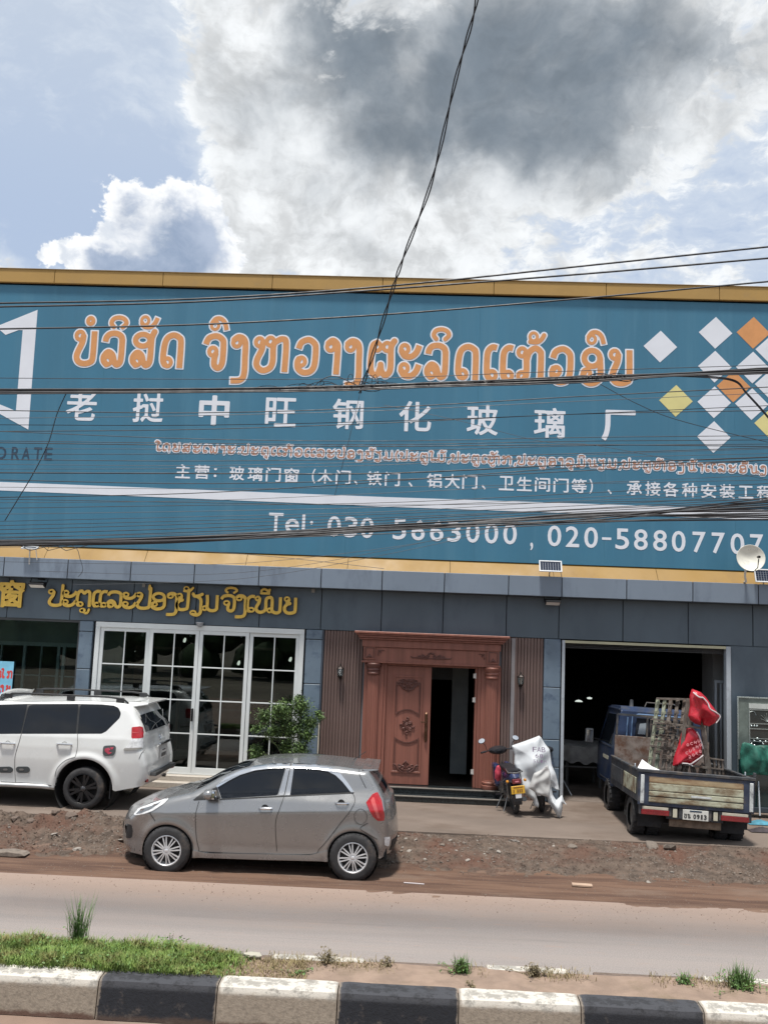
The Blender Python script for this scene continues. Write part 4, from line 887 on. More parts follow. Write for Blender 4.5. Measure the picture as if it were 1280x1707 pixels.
# --- solar panels
cell = mat('solar_cell', (.012, .020, .045), .18, var=.25, scale=12)
def solar(px, py, w_, h_, lab, tilt=.45, nx=8, nz=5):
    t = empty('solar_panel', P(px, py, -.42), (tilt*-1, 0, 0), label=lab, cat='solar panel', group='small solar panels above the canopy')
    f_ = MB(); f_.box(-w_/2, w_/2, -.012, .012, h_/2-.02, h_/2); f_.box(-w_/2, w_/2, -.012, .012, -h_/2, -h_/2+.02); f_.box(-w_/2, -w_/2+.02, -.012, .012, -h_/2+.02, h_/2-.02); f_.box(w_/2-.02, w_/2, -.012, .012, -h_/2+.02, h_/2-.02)
    f_.build('panel_frame', mat('panel_frame_white', (.62, .64, .66), .4), t, origin=(0, 0, 0))
    gx, gz = (w_-.045)/nx, (h_-.045)/nz; me = None
    for i in range(nx):
        for j in range(nz):
            if me is None: c_ = MB().box(.004, gx-.004, -.004, .004, .004, gz-.004).build('cell', cell, t, origin=(0, 0, 0)); me = c_.data
            else: c_ = link('cell', me, parent=t)
            c_.location = (-w_/2+.0225+i*gx, 0, -h_/2+.0225+j*gz)
    MB().box(-w_/2+.02, w_/2-.02, .0045, .009, -h_/2+.02, h_/2-.02).build('back_sheet', mat('back_sheet', (.35, .38, .42), .5), t, origin=(0, 0, 0))
    b = MB(); b.bar((0, .01, 0), (0, .30, -.10), .02); b.bar((w_*.42, .01, -h_*.3), (w_*.55, .2, -.12), .012); b.build('mount_arm', mat('steel_plate', (.62, .60, .57), .4, .3), t, origin=(0, 0, 0))
solar(917.5, 944, .42, .23, 'small solar panel on the yellow band above the floodlight near the garage')
solar(1277, 960, .42, .26, 'small solar panel beside the satellite dish at the right edge', .35)
solar(50, 913, .30, .12, 'small pale solar panel seen edge-on above the canopy at far left', 1.15)
# --- satellite dish
dish = empty('satellite_dish', P(1250, 932, -.62), label='white oval satellite dish on a bent arm at the right end of the yellow band', cat='satellite dish')
dm_ = mat('dish_white', (.66, .65, .58), .5, var=.06, scale=6, dirt=(.42, .40, .33), dscale=4, damt=.4)
b = MB(); Mq = Matrix.Rotation(R(-12), 4, 'X') @ Matrix.Rotation(R(-6), 4, 'Z')
b.lathe([(r_, .10*(r_/.245)**2*-1+.02) for r_ in (.0, .06, .12, .18, .225, .245)]+[(.25, -.078), (.25, -.066), (.235, -.055), (.12, .012), (0, .03)], n=40, axis='Y', M=Mq)
b.build('dish', dm_, dish, origin=(0, 0, 0))
b = MB(); b.tube([(.03, -.05, -.24), (.06, -.22, -.17), (.05, -.30, -.02)], .009, 8); b.lathe([(0, -.06), (.022, -.055), (.026, 0), (.018, .04), (0, .045)], (.05, -.29, .015), 12, 'Y'); b.build('feed_arm', mat('black_metal', (.02, .02, .022), .35, .6), dish, origin=(0, 0, 0))
b = MB(); b.tube([(0, .03, -.02), (-.02, .14, -.06), (-.04, .16, -.30), (.0, .22, -.40), (.04, .60, -.40)], .019, 10); b.build('mast', mat('mast_white', (.6, .59, .55), .5), dish, origin=(0, 0, 0))
xw = 0
for ch in 'LAOSAT':        # printed arc of grey letters on the bowl
    q = font_plate(ch, -.055+xw, .165, .026, .032, mat('print_grey', (.30, .30, .28), .6), dish, y=-.098, depth=.002, step=.004, name='printed_letter'); xw += .031
# ================================================================== the garage opening
ga, gb = X_['gar']; gt = P(1075, 1077, 0).z
box('garage_jamb', alumg, ga-.055, ga, -.055, .10, 0, gt+.05, building, bevel=.004); box('garage_jamb', alumg, gb, gb+.085, -.055, .10, 0, gt+.05, building, bevel=.004)
box('garage_head', mat('cream_head', (.46, .44, .30), .5, var=.1, scale=2), ga+.001, gb-.001, -.05, .02, gt+.0, gt+.048, building)
sh = MB()
for i in range(5): sh.box(ga+.01, gb-.01, .10+.0*i, .135, gt-.03*i-.025+.05, gt-.03*i+.05-.004)
sh.build('shutter_roll', mat('shutter_dark', (.03, .032, .035), .5), building, origin=(ga, 0, gt))
# right inner wall return with leaning aluminium frames
box('garage_pier', mat('pier_paint', (.24, .24, .235), .8, var=.1, scale=2), P(1188, 1150, .9).x, P(1188, 1150, .9).x+.45, .9, 1.6, 0, 2.97, building)
fr2 = empty('aluminium_frame', P(1192, 1290, .6), label='tall grey aluminium frame leaning inside the right side of the garage', cat='frame')
b = MB(); hh = 1.75
b.box(0, .04, 0, .04, -.2, hh); b.box(.22, .26, 0, .04, -.2, hh); b.box(.04, .22, 0, .04, hh-.05, hh); b.build('outer_frame', alumg, fr2, origin=(0, 0, 0))
b = MB(); b.box(.10, .125, -.01, .03, -.2, hh-.06); b.box(.16, .175, -.01, .03, -.2, hh-.06); b.build('inner_rail', alumg, fr2, origin=(0, 0, 0))
# workbench under a pale sheet, and two lit lamps deep inside
wb = empty('workbench', (P(972, 1260, 1.8).x, 1.8, 0), label='workbench under a pale dusty sheet in the dark garage left of the truck', cat='workbench')
for dx in (-.35, .32):
    for dy in (0, .7): MB().box(dx, dx+.05, dy, dy+.05, 0, .78).build('leg', mat('steel_dull', (.10, .10, .10), .6), wb, origin=(0, 0, 0))
b = MB().box(-.42, .44, -.05, .8, .40, .43).build('shelf', MATS['steel_dull'], wb, origin=(0, 0, 0))
vs = []; fs = []
for i in range(25):
    for j in range(13):
        u, v = i/24, j/12; x = -.46+.94*u
        if v < .45: y, z_ = -.09+.0*v, .50+.35*(v/.45)
        else: y, z_ = -.09+.95*(v-.45)/.55, .85
        vs.append((x, y+.02*math.sin(u*17+v*3), z_+.012*math.sin(u*9)+(0.03*math.sin(u*21) if v < .1 else 0)))
fs = [(i*13+j, (i+1)*13+j, (i+1)*13+j+1, i*13+j+1) for i in range(24) for j in range(12)]
MB().add(vs, fs, True).build('dust_sheet', mat('dust_sheet', (.30, .30, .30), .9, var=.2, scale=8), wb, origin=(0, 0, 0))
for px, py, lab in ((964.5, 1168, 'lit oval lamp hanging deep inside the dark garage, the lower left one'), (982.5, 1163.5, 'lit small lamp hanging deep inside the dark garage, the right one')):
    t = empty('hanging_lamp', P(px, py, 6), label=lab, cat='lamp')
    MB().lathe([(.0, -.035), (.10 if px < 970 else .05, -.03), (.07, 0), (0, .02)], n=12).build('lamp_disc', mat('garage_lamp', (.9, 1, .92), .4, emit=.6), t, origin=(0, 0, 0))
    MB().tube([(0, 0, .02), (0, 0, .9)], .008, 6).build('lamp_cord', dark, t, origin=(0, 0, 0))
b = MB(); b.tube([(0, 0, 0), (-.28, .25, .5)], .012, 6); o = b.build('iron_rod', alumg, None, origin=(0, 0, 0)); o.location = (P(953, 1308, .7).x, .7, .01); tag(o, 'thin metal rod leaning in the dark just inside the garage left jamb', 'rod')
# ================================================================== the big vinyl sign
sign = empty('shop_sign', (0, 0, 4.37), label='huge teal sign board with orange Lao title and white Chinese lettering', cat='sign')
SY = -.10
sgx = [-11.2, -8.75, -6.3, -3.85, -1.4, 1.05, 3.5, 5.95, 9.3]
for a, b_ in zip(sgx[:-1], sgx[1:]):
    box('sign_panel', teal, a+.0008, b_-.0008, SY, -.001, 4.375, 9.598, sign, origin=(0, 0, 4.37))
for o in sign.children: o.location = (0, 0, 0)
for o in list(sign.children):
    pass
wht = mat('sign_white', (.70, .73, .79), .5, var=.03, scale=2); orn = mat('sign_orange', (.62, .285, .105), .5, var=.06, scale=5)
ore = mat('sign_brown', (.42, .20, .12), .5, var=.15, scale=20); yel = mat('sign_yellow', (.66, .60, .26), .5, var=.04, scale=3); navy = mat('sign_navy', (.02, .05, .09), .5)
Sy1, Sy2 = SY-.004, SY-.008
def local(o, par):
    if o is not None: o.location = Vector(o.location)-Vector(par.location)
    return o
def lao(text, org, sx, sz, r, m, par, y, depth, out=None, om=None, step=.012, side=None, name='letter', stretch=None):
    """text: list of (char, marks, x, z) in world metres"""
    for ch, mk, x, z_ in text:
        fn, bb = glyph_fn(ch, mk, sx, sz, r)
        pad = r+(out or 0)+.02; B4 = (bb[0]-pad, bb[1]+pad, bb[2]-pad, bb[3]+pad)
        if out:
            base = plate(name, lambda X, Z: fn(X, Z)-out, B4, step, om, par, y=y, depth=depth, org=(x, z_)); local(base, par)
            f2 = plate('letter_face', fn, B4, step, m, base, y=-.004, depth=.0035, org=(0, 0))
            f2.location = (f2.location[0]-(B4[0]+B4[1])/2, -.004, f2.location[2]-(B4[2]+B4[3])/2)
        else:
            base = plate(name, fn, B4, step, m, par, y=y, depth=depth, org=(x, z_), side=side); local(base, par)
title = [('b', '0', 127, 604.5), ('l', 'i', 172.5, 607.5), ('s', 'q', 221, 608.5), ('d', '', 271, 610), ('c', 'u', 341, 612.5), ('g', '', 387.5, 615), ('h', '', 427, 616), ('w', '', 495, 619.5),
         ('a', '', 545, 621), ('g', '', 577.5, 622), ('f', '', 617.5, 624), ('e', '', 667.5, 626), ('l', 'i', 712, 628.5), ('d', '', 763, 630), ('E', '', 811, 631.5), ('E', '', 838, 632.5),
         ('k', '2', 866, 633.5), ('w', '', 920, 635.5), ('o', 'u', 971.5, 637), ('b', '', 1020.5, 637.5)]
U = 5.45/86.2
lao([(c, m_, *XZ(px, py, SY)) for c, m_, px, py in title], None, U, U, .058, orn, sign, Sy1, .0035, out=.028, om=wht, step=.0125)
sub = [('O', ''), ('d', ''), ('y', ''), ('s', ''), ('e', ''), ('E', ''), ('P', ''), ('a', ''), ('e', ''), (':', ''), ('p', ''), ('e', ''), ('t', 'v'), ('E', ''), ('E', ''), ('k', '2'), ('w', ''), ('E', ''), ('E', ''), ('l', ''), ('e', ''),
       ('p', '1'), ('o', ''), ('g', ''), ('Y', '2'), ('x', ''), ('m', ''), ('(', ''), ('p', ''), ('e', ''), ('t', 'U'), ('A', ''), ('m', '2'), (',', ''), ('p', ''), ('e', ''), ('t', 'U'), ('E', ''), ('h', 'qz'), ('k', ''), (',', ''), ('p', ''), ('e', ''), ('t', 'U'), ('o', ''), ('a', ''), ('l', 'v'),
       ('m', 'i'), ('n', ''), ('x', ''), ('m', ''), (',', ''), ('p', ''), ('e', ''), ('t', 'U'), ('h', '2'), ('o', ''), ('g', ''), ('n', '20'), ('a', ''), ('E', ''), ('E', ''), ('l', ''), ('e', ''), ('o', 'I1'), ('n', ''), ('R', '')]
tot = sum(ADV[c] for c, _ in sub); s0 = Vector((P(262, 751, SY))); s1 = P(1283, 789.5, SY); ux = (s1.x-s0.x)/tot
acc = 0; lst = []
for c, m_ in sub: lst.append((c, m_, s0.x+acc*ux, s0.z+(s1.z-s0.z)*acc/tot)); acc += ADV[c]
lao(lst, None, ux*.96, .0138, .0118, ore, sign, Sy1, .0035, out=.021, om=wht, step=.006)
def cjk(ch, px, py, w_, h_, bold, step=.012, m=wht):
    x, z_ = XZ(px, py, SY); o = font_plate(ch, x, z_, w_/86.2, h_/86.2, m, sign, y=Sy1, depth=.0035, bold=bold, step=step); local(o, sign)
for ch, px, py, w_, h_ in (('老', 136, 676, 50, 50), ('挝', 247, 679, 50, 50), ('中', 357, 684, 48, 48), ('旺', 468, 687, 50, 48), ('钢', 580, 690, 50, 50), ('化', 692, 694, 52, 50), ('玻', 804, 700, 50, 50), ('璃', 916, 705, 50, 50), ('厂', 1031, 709, 52, 48)):
    cjk(ch, px, py, w_, h_, .010 if ch not in '厂中' else .022)
row = [('主', 305), ('营', 336.7), ('：', 359), ('玻', 395), ('璃', 425.5), ('门', 455.7), ('窗', 486), ('（', 523), ('木', 542), ('门', 572), ('、', 593), ('铁', 624), ('门', 654), ('、', 684), ('铝', 724), ('大', 754), ('门', 783), ('、', 806),
       ('卫', 844), ('生', 874), ('间', 904), ('门', 935), ('等', 965), ('）', 985), ('、', 1016), ('承', 1057), ('接', 1088), ('各', 1118), ('种', 1149), ('安', 1181), ('装', 1212), ('工', 1243), ('程', 1274)]
for ch, px in row:
    py = 785.5+(px-305)*.0372
    w_, h_ = (24, 23)
    if ch in '：': w_, h_ = 4, 15
    elif ch in '（）': w_, h_ = 5, 24
    elif ch in '、': w_, h_, py = 6, 7, py+8
    elif ch == '工': w_, h_ = 23, 20
    cjk(ch, px, py, w_, h_, .005, .007)
row = [('T', 460, 23, 31, 871), ('e', 487, 22, 23, 877), ('l', 506, 4, 32, 874), (':', 519, 4, 20, 879)]
for ch, px, w_, h_, py in row: cjk(ch, px, py, w_, h_, .006, .008)
digs = [('0', 557), ('3', 585), ('0', 612), ('5', 666), ('6', 697), ('6', 728), ('3', 757), ('0', 788), ('0', 819), ('0', 850), ('0', 924), ('2', 954), ('0', 985), ('5', 1037), ('8', 1068), ('8', 1100), ('0', 1131), ('7', 1165), ('7', 1197), ('0', 1229), ('7', 1261)]
for ch, px in digs: cjk(ch, px, 877.5+(px-557)*.0435, 21 if ch != '7' else 20, 33, .006, .008)
cjk(',', 886, 911, 4, 12, .004, .008); cjk('-', 1011, 898, 14, 3, .006, .008)
for ch, px in (('O', 1), ('R', 26), ('A', 43.5), ('T', 63), ('E', 81)): cjk(ch, px, 755+px*.02, 13 if ch != 'O' else 19, 21, .004, .008, navy)
def flat(name, pts, m, y=Sy1):
    q = [XZ(a, b, SY) for a, b in pts]; o = MB().prism(q, y, y+.0035).build(name, m, sign, origin=(0, 0, 0), fix=True); o.location = -Vector(sign.location)
flat('logo_band', [(62.8, 516.2), (0, 541.5), (-7, 544.5), (0, 550), (9.4, 558), (31, 550), (38, 550), (26.6, 685), (0, 674), (-40, 657), (-40, 667), (0, 690), (47.3, 716)], wht)
flat('sign_stripe', [(-60, 801), (640, 828.5), (1340, 852), (1340, 869), (640, 844.5), (-60, 815)], wht)
dxp, dyp = 28, 26.5
for px, py, m_ in ((1100.5, 577.5, wht), (1192.5, 554.5, wht), (1255.5, 554.5, orn), (1191.3, 611, wht), (1254.5, 612.5, wht), (1287, 583, wht), (1222.5, 644, orn), (1190.3, 670.5, wht), (1253, 673.5, wht), (1286, 641, wht), (1126.5, 668, yel), (1285, 706, yel), (1189.5, 728.5, wht)):
    flat('sign_diamond', [(px+.7, py-dyp), (px+dxp, py+1), (px-.7, py+dyp), (px-dxp, py-1)], m_)
bolt = MB().lathe([(0, 0), (.012, 0), (.012, .004)], n=6, axis='Y')
# ================================================================== gold letters of the showroom name
gold = mat('gold_face', (.74, .48, .085), .38, .0, var=.12, scale=3, dirt=(.50, .29, .045), dscale=5, damt=.4); golds = mat('gold_side', (.10, .06, .02), .5, .2)
name_ = empty('gold_lettering', (P(280, 1015, -.05).x, -.05, 3.3), label='raised gold Lao lettering on the dark fascia above the white glass door', cat='lettering')
GU, GV = 3.95/87, 2.42/87
gt_ = [('p', '', 82.5), ('e', '', 105), ('t', 'U', 128.5), ('E', '', 155.5), ('E', '', 167), ('l', '', 180), ('e', '', 205), ('p', '1', 229), ('o', '', 253.5), ('g', '', 279.5), ('Y', '2', 295.5), ('x', '', 321), ('m', '', 340), ('c', 'i', 368.5), ('g', '', 394), ('E', '', 412.5), ('M', 'I', 427), ('y', '', 474.5)]
for c, m_, px in gt_:
    x, z_ = XZ(px, 1008.5+(px-82)*.0335, -.09); k = .86 if c in 'MmYy' else 1
    fn, bb = glyph_fn(c, m_, GU*(k if c != 'M' else .80), GV*1.03, .030, .56)
    B4 = (bb[0]-.06, bb[1]+.06, bb[2]-.06, bb[3]+.06)
    o = plate('gold_letter', fn, B4, .011, gold, name_, y=-.115, depth=.075, org=(x, z_), side=golds); local(o, name_)
for q in range(1):
    x, z_ = XZ(20, 990, -.09)
    o = font_plate('窗', x, z_, 40/87, 43/87, gold, None, y=-.105, depth=.062, bold=.016, step=.011, side=golds, name='gold_character'); tag(o, 'gold raised Chinese character cut off by the left edge above the display window', 'lettering')
# poster on the window glass
pos = empty('window_poster', P(8, 1140, -.02), label='pale blue poster with red lettering on the display window at the left edge', cat='poster')
box('poster_sheet', mat('poster_blue', (.20, .50, .68), .5, var=.12, scale=4), -.62, .145, -.004, .0, -.35, .42, pos)
red = mat('poster_red', (.62, .055, .045), .5)
for rowz, chs in ((.17, 'tAk'), (-.10, 'nay')):
    for i, c in enumerate(chs):
        fn, bb = glyph_fn(c, '', .0125, .0125, .015); o = plate('poster_letter', fn, (bb[0]-.03, bb[1]+.03, bb[2]-.03, bb[3]+.03), .006, red, pos, y=-.0065, depth=.002, org=(-.16+i*.10, rowz-.06))
# ================================================================== vehicles
def paint(name, col, metal=0.0, rough=.28, flake=0.0, dirt=None):
    return mat(name, col, rough, metal, var=.03, scale=2, coat=.7, dirt=dirt, dscale=1.2, damt=.25)
tyre_m = mat('tyre_rubber', (.028, .028, .030), .85, var=.25, scale=10, dirt=(.13, .10, .08), dscale=4, damt=.45)
black_pl = mat('black_plastic', (.022, .023, .025), .6, var=.2, scale=8)
tint = mat('tinted_glass', (.006, .008, .012), .03, spec=.42, var=.1)
chrome = mat('chrome', (.72, .73, .75), .10, 1.0, var=.03)
silver = mat('wheel_silver', (.66, .67, .69), .35, .35, var=.08, scale=10)
blackrim = mat('wheel_black', (.018, .018, .020), .3, .3, var=.2, scale=8)
redl = mat('lamp_red', (.38, .008, .014), .12, var=.12, scale=14, coat=.8); whl = mat('lamp_white', (.72, .73, .74), .15, var=.2, scale=24, coat=.8)
underbody_m = mat('underbody', (.012, .012, .013), .9)  # near-black material of arch liners, underbody and chassis
def body_fn(poly, W, Rr, bulge):
    """car shell from a side outline: poly (x, z) clockwise, W(x, z) half width, Rr edge rounding, bulge(x, z, nx, nz)"""
    def surf(x, z, d): # d: distance inside the outline
        r_ = np.clip((Rr-d)/Rr, 0, 1); return W(x, z)-Rr*(1-np.sqrt(np.maximum(0, 1-r_*r_)))*.9
    return surf
class Car:
    def __init__(s, root, poly, W, Rr, cut, bulge, step=.022, soft_bottom=None):
        s.root, s.poly, s.W, s.Rr, s.bulge, s.cut, s.step = root, poly, W, Rr, bulge, cut, step
        s.low = soft_bottom
    def dist(s, X, Z):
        """distance to the outline, ignoring its bottom edge"""
        n = len(s.poly); D = np.full(np.shape(X), 1e9)
        for i in range(n):
            if s.low is not None and i in s.low: continue
            D = np.minimum(D, line_dist(X, Z, [s.poly[i], s.poly[(i+1) % n]]))
        return D
    def yo(s, X, Z):
        X = np.asarray(X, float); Z = np.asarray(Z, float)
        r_ = np.clip((s.Rr-s.dist(X, Z))/s.Rr, 0, 1)
        return s.W(X, Z)-s.Rr*(1-np.sqrt(np.maximum(0, 1-r_*r_)))
    def body(s, m):
        p = s.poly; xs = [a for a, b in p]; zs = [b for a, b in p]
        fn = lambda X, Z: np.maximum.reduce([poly_sdf(X, Z, p)]+[-c(X, Z) for c in s.cut])
        V, Fs, B = march(fn, min(xs)-.03, max(xs)+.03, min(zs)-.03, max(zs)+.03, s.step, merge=False)
        A = np.array(V); Y = s.yo(A[:, 0], A[:, 1]); mb = MB()
        mb.add([(a, -y, b) for (a, b), y in zip(V, Y)], Fs, True); mb.add([(a, y, b) for (a, b), y in zip(V, Y)], [f[::-1] for f in Fs], True)
        # arch returns
        n = len(V); mb.add([(a, -y, b) for (a, b), y in zip(V, Y)]+[(a, -y+.06, b) for (a, b), y in zip(V, Y)], [(a, b, b+n, a+n) for a, b in B if poly_sdf(np.array([V[a][0]]), np.array([V[a][1]]), p)[0] < -.02])
        # top, front and rear skin
        pts = s.dense(); k = 15; vs = []
        nr = s.normals(pts); P_ = np.array(pts); Yw = s.yo(P_[:, 0], P_[:, 1])
        for i, (x, z) in enumerate(pts):
            bu = s.bulge(x, z, *nr[i])
            for j in range(k):
                t = -1+2*j/(k-1); f = bu*(1-t*t) if True else 0
                vs.append((x+nr[i][0]*f, Yw[i]*t, z+nr[i][1]*f))
        s.skin = (pts, nr, Yw)
        mb.add(vs, [(i*k+j, (i+1)*k+j, (i+1)*k+j+1, i*k+j+1) for i in range(len(pts)-1) for j in range(k-1)], True)
        o = mb.build('body', m, s.root, origin=(0, 0, 0)); return o
    def dense(s):
        out = []; n = len(s.poly)
        for i in range(n):
            if s.low is not None and i in s.low: continue
            a, b = np.array(s.poly[i]), np.array(s.poly[(i+1) % n]); q = max(1, int(np.linalg.norm(b-a)/.03))
            for t in range(q): out.append(tuple(a+(b-a)*t/q))
        out.append(tuple(s.poly[(max(set(range(n))-set(s.low or []))+1) % n])); return out
    def normals(s, pts):
        out = []; c = np.mean(np.array(s.poly), 0)
        for i in range(len(pts)):
            a, b = np.array(pts[max(0, i-3)]), np.array(pts[min(len(pts)-1, i+3)]); d = b-a; d = d/(np.linalg.norm(d)+1e-9)
            nn = np.array([-d[1], d[0]]);
            if nn.dot(np.array(pts[i])-c) < 0: nn = -nn
            out.append(tuple(nn))
        return out
    def patch(s, name, poly, m, off=.004, thick=True, both=True, step=None, parent=None, smooth_=True, pk=None):
        """panel lying on the flank"""
        xs = [a for a, b in poly]; zs = [b for a, b in poly]
        V, Fs, B = march(lambda X, Z: poly_sdf(X, Z, poly), min(xs)-.01, max(xs)+.01, min(zs)-.01, max(zs)+.01, step or s.step, merge=False)
        if not V: return
        A = np.array(V); Y = s.yo(A[:, 0], A[:, 1]); n = len(V); mb = MB(); objs = []
        for sg in ((-1, 1) if both else (-1,)):
            mb = MB(); mb.add([(a, sg*(y+off), b) for (a, b), y in zip(V, Y)], Fs, smooth_)
            mb.add([(a, sg*(y+off), b) for (a, b), y in zip(V, Y)]+[(a, sg*(y-.01), b) for (a, b), y in zip(V, Y)], [(a, b, b+n, a+n) for a, b in B])
            objs.append(mb.build(name, m, parent or s.root, origin=(0, 0, 0), **(pk or {})))
        return objs
    def line(s, name, pts, m, w_=.006, off=.0015, both=True, h=.003, sm=True):
        p2 = smooth(pts, 5) if sm else pts
        q = []
        for a, b in zip(p2[:-1], p2[1:]):
            L = math.hypot(b[0]-a[0], b[1]-a[1]); n = max(1, int(L/.03))
            q += [(a[0]+(b[0]-a[0])*i/n, a[1]+(b[1]-a[1])*i/n) for i in range(n)]
        q.append(p2[-1]); A = np.array(q)
        for sg in ((-1, 1) if both else (-1,)):
            L_ = []; 
            for i in range(len(q)):
                d = A[min(i+1, len(q)-1)]-A[max(i-1, 0)]; d = d/(np.linalg.norm(d)+1e-9); nn = np.array([-d[1], d[0]])*w_/2
                L_ += [A[i]+nn, A[i]-nn]
            L_ = np.array(L_); Y = s.yo(L_[:, 0], L_[:, 1])+off
            mb = MB().add([(a, sg*y, b) for (a, b), y in zip(L_, Y)]+[(a, sg*(y+h), b) for (a, b), y in zip(L_, Y)], [f for i in range(len(q)-1) for f in ((2*i+len(L_), 2*i+1+len(L_), 2*i+3+len(L_), 2*i+2+len(L_)), (2*i, 2*i+2, 2*i+2+len(L_), 2*i+len(L_)), (2*i+1, 2*i+3, 2*i+3+len(L_), 2*i+1+len(L_)))], True)
            mb.build(name, m, s.root, origin=(0, 0, 0))
    def skinpatch(s, name, x0, x1, z0, z1, tw, m, off=.006, tpow=0):
        """panel on the front / rear / top skin for outline points inside a box, |t| < tw"""
        pts, nr, Yw = s.skin; sel = [i for i, (x, z) in enumerate(pts) if x0 <= x <= x1 and z0 <= z <= z1]
        k = 15; vs = []
        for i in sel:
            x, z = pts[i]; bu = s.bulge(x, z, *nr[i])
            for j in range(k):
                t = (-1+2*j/(k-1))*tw; f = bu*(1-t*t)+off; vs.append((x+nr[i][0]*f, Yw[i]*t, z+nr[i][1]*f))
        mb = MB().add(vs, [(i*k+j, (i+1)*k+j, (i+1)*k+j+1, i*k+j+1) for i in range(len(sel)-1) for j in range(k-1)], True)
        return mb.build(name, m, s.root, origin=(0, 0, 0), fix=False)
def wheel(root, x, y, z, r, rr, wd, rim, style, face=-1, n=36):
    """tyre with tread shoulders (child of the car) > rim, hub"""
    mb = MB(); q = face
    prof = [(rr, -wd/2+.005), (rr+.006, -wd/2-.004), ((r+rr)/2, -wd/2-.008), (r-.028, -wd/2), (r-.008, -wd/2+.018), (r, -wd/2+.04), (r, wd/2-.04), (r-.008, wd/2-.018), (r-.03, wd/2), (rr, wd/2)]
    mb.lathe([(a, b*-q) if q > 0 else (a, b) for a, b in prof], n=n*2, axis='Y')
    if True:
        for i in range(n*2):        # tread blocks
            a = 2*math.pi*i/(n*2); c, s_ = math.cos(a), math.sin(a); M_ = Matrix.Rotation(-a, 4, 'Y')
            mb.cbox((r-.001, (-.5 if i % 2 else .5)*wd*.52, 0), (.008 if r > .34 else .004, wd*.30, .019*r/.35), M_)
    t = mb.build('wheel', tyre_m, root, origin=(0, 0, 0)); t.location = (x, y, z)
    R_ = MB(); fy = q*(wd/2-.012)
    R_.lathe([(rr+.002, q*(wd/2-.002)), (rr-.008, q*(wd/2+.001)), (rr-.016, q*(wd/2-.008)), (rr-.022, fy-q*.03), (rr-.026, -q*wd*.3)], n=n, axis='Y')
    if style == 'multi':
        for i in range(8):
            for dd in (-.13, .13):
                a = 2*math.pi*i/8+dd+.2; a2 = 2*math.pi*i/8+dd*1.6+.2
                R_.bar((.035*math.cos(a2), fy+q*.004, .035*math.sin(a2)), ((rr-.014)*math.cos(a), fy-q*.004, (rr-.014)*math.sin(a)), .015, .018, up=(0, 1, 0))
    else:
        for i in range(6):
            for dd in (-.16, .16):
                a = 2*math.pi*i/6+dd+.3; R_.bar((.05*math.cos(a), fy-q*.008, .05*math.sin(a)), ((rr-.012)*math.cos(a), fy-q*.002, (rr-.012)*math.sin(a)), .036, .024, up=(0, 1, 0))
    rimo = R_.build('rim', rim, t, origin=(0, 0, 0))
    h = MB(); h.lathe([(0, fy+q*.014), (.022, fy+q*.014), (.032, fy+q*.008), (.045, fy-q*.002), (.05, fy-q*.03)], n=20, axis='Y')
    for i in range(5):
        a = i*2*math.pi/5; h.lathe([(0, fy+q*.012), (.007, fy+q*.012), (.008, fy-q*.002)], (.042*math.cos(a), 0, .042*math.sin(a)), 6, 'Y')
    h.build('hub', rim if style == 'multi' else mat('hub_grey', (.08, .08, .085), .35, .6), t, origin=(0, 0, 0))
    MB().lathe([(0, -q*wd*.05), (rr*.82, -q*wd*.05), (rr*.84, -q*wd*.12)], n=20, axis='Y').build('brake_disc', mat('disc_dark', (.03, .03, .032), .5, .4), t, origin=(0, 0, 0))
    return t
def cyl_cut(cx, cz, r): return lambda X, Z: np.hypot(X-cx, Z-cz)-r

# ---- grey hatchback on the shoulder -------------------------------------------------------
HY, HZ = -5.45, -.2
hat = empty('parked_car', (-1.90, HY+.80, HZ), label='grey metallic hatchback with chrome window visors parked on the dirt shoulder', cat='car')
def hz(zx, zy):             # survey of the flank: enlarged-photo point -> car frame
    p = P(180+zx/2.4615, 1240+zy/2.4615, HY); return (p.x+1.85, p.z-HZ)
H = lambda L: [hz(*q) for q in L]
hp = H([(72, 462), (58, 440), (58, 400), (62, 370), (70, 345), (80, 318), (106, 294), (130, 276), (180, 250), (260, 229), (345, 210), (400, 184), (455, 153), (520, 124), (590, 104), (660, 95), (760, 93), (860, 98), (960, 108), (1040, 118),
        (1082, 122), (1100, 150), (1130, 200), (1150, 240), (1160, 300), (1166, 340), (1170, 400), (1165, 440), (1150, 476), (1125, 486), (920, 494), (640, 487), (360, 476), (160, 470)])
fwc, rwc = hz(254, 441), hz(1020, 471)
def HW(x, z):
    x = np.asarray(x, float); z = np.asarray(z, float)
    cr = .70+.055*(x+1.7)                       # height of the shoulder crease rises to the rear
    up = np.clip(z-cr, 0, None); lo = np.clip(cr-z, 0, None)
    w_ = .80-.30*np.minimum(up, .25)-.30*np.clip(z-.95, 0, None)-.20*lo+.10*np.clip(.34-z, 0, None)
    f = np.clip((-1.0-x)/.82, 0, 1.1); rr = np.clip((x-1.15)/.6, 0, 1.1)
    a1 = .035*np.exp(-((np.hypot(x-fwc[0], z-fwc[1])-.36)/.05)**2)+.035*np.exp(-((np.hypot(x-rwc[0], z-rwc[1])-.36)/.05)**2)
    return w_-.17*f**2.4-.12*rr**2.2+a1*.7
def HB(x, z, nx, nz):
    e = .16*min(1, max(0, (-nx)))**1.5 if nx < 0 else .10*min(1, nx)**1.5
    return e*(1 if z < 1.0 else .5)+.010*max(0, nz)
hpaint = paint('paint_grey_metallic', (.30, .302, .305), .6, .26)
car = Car(hat, hp, HW, .085, [cyl_cut(*fwc, .325), cyl_cut(*rwc, .325)], HB, .022, soft_bottom={28, 29, 30, 31, 32, 33})
car.body(hpaint)
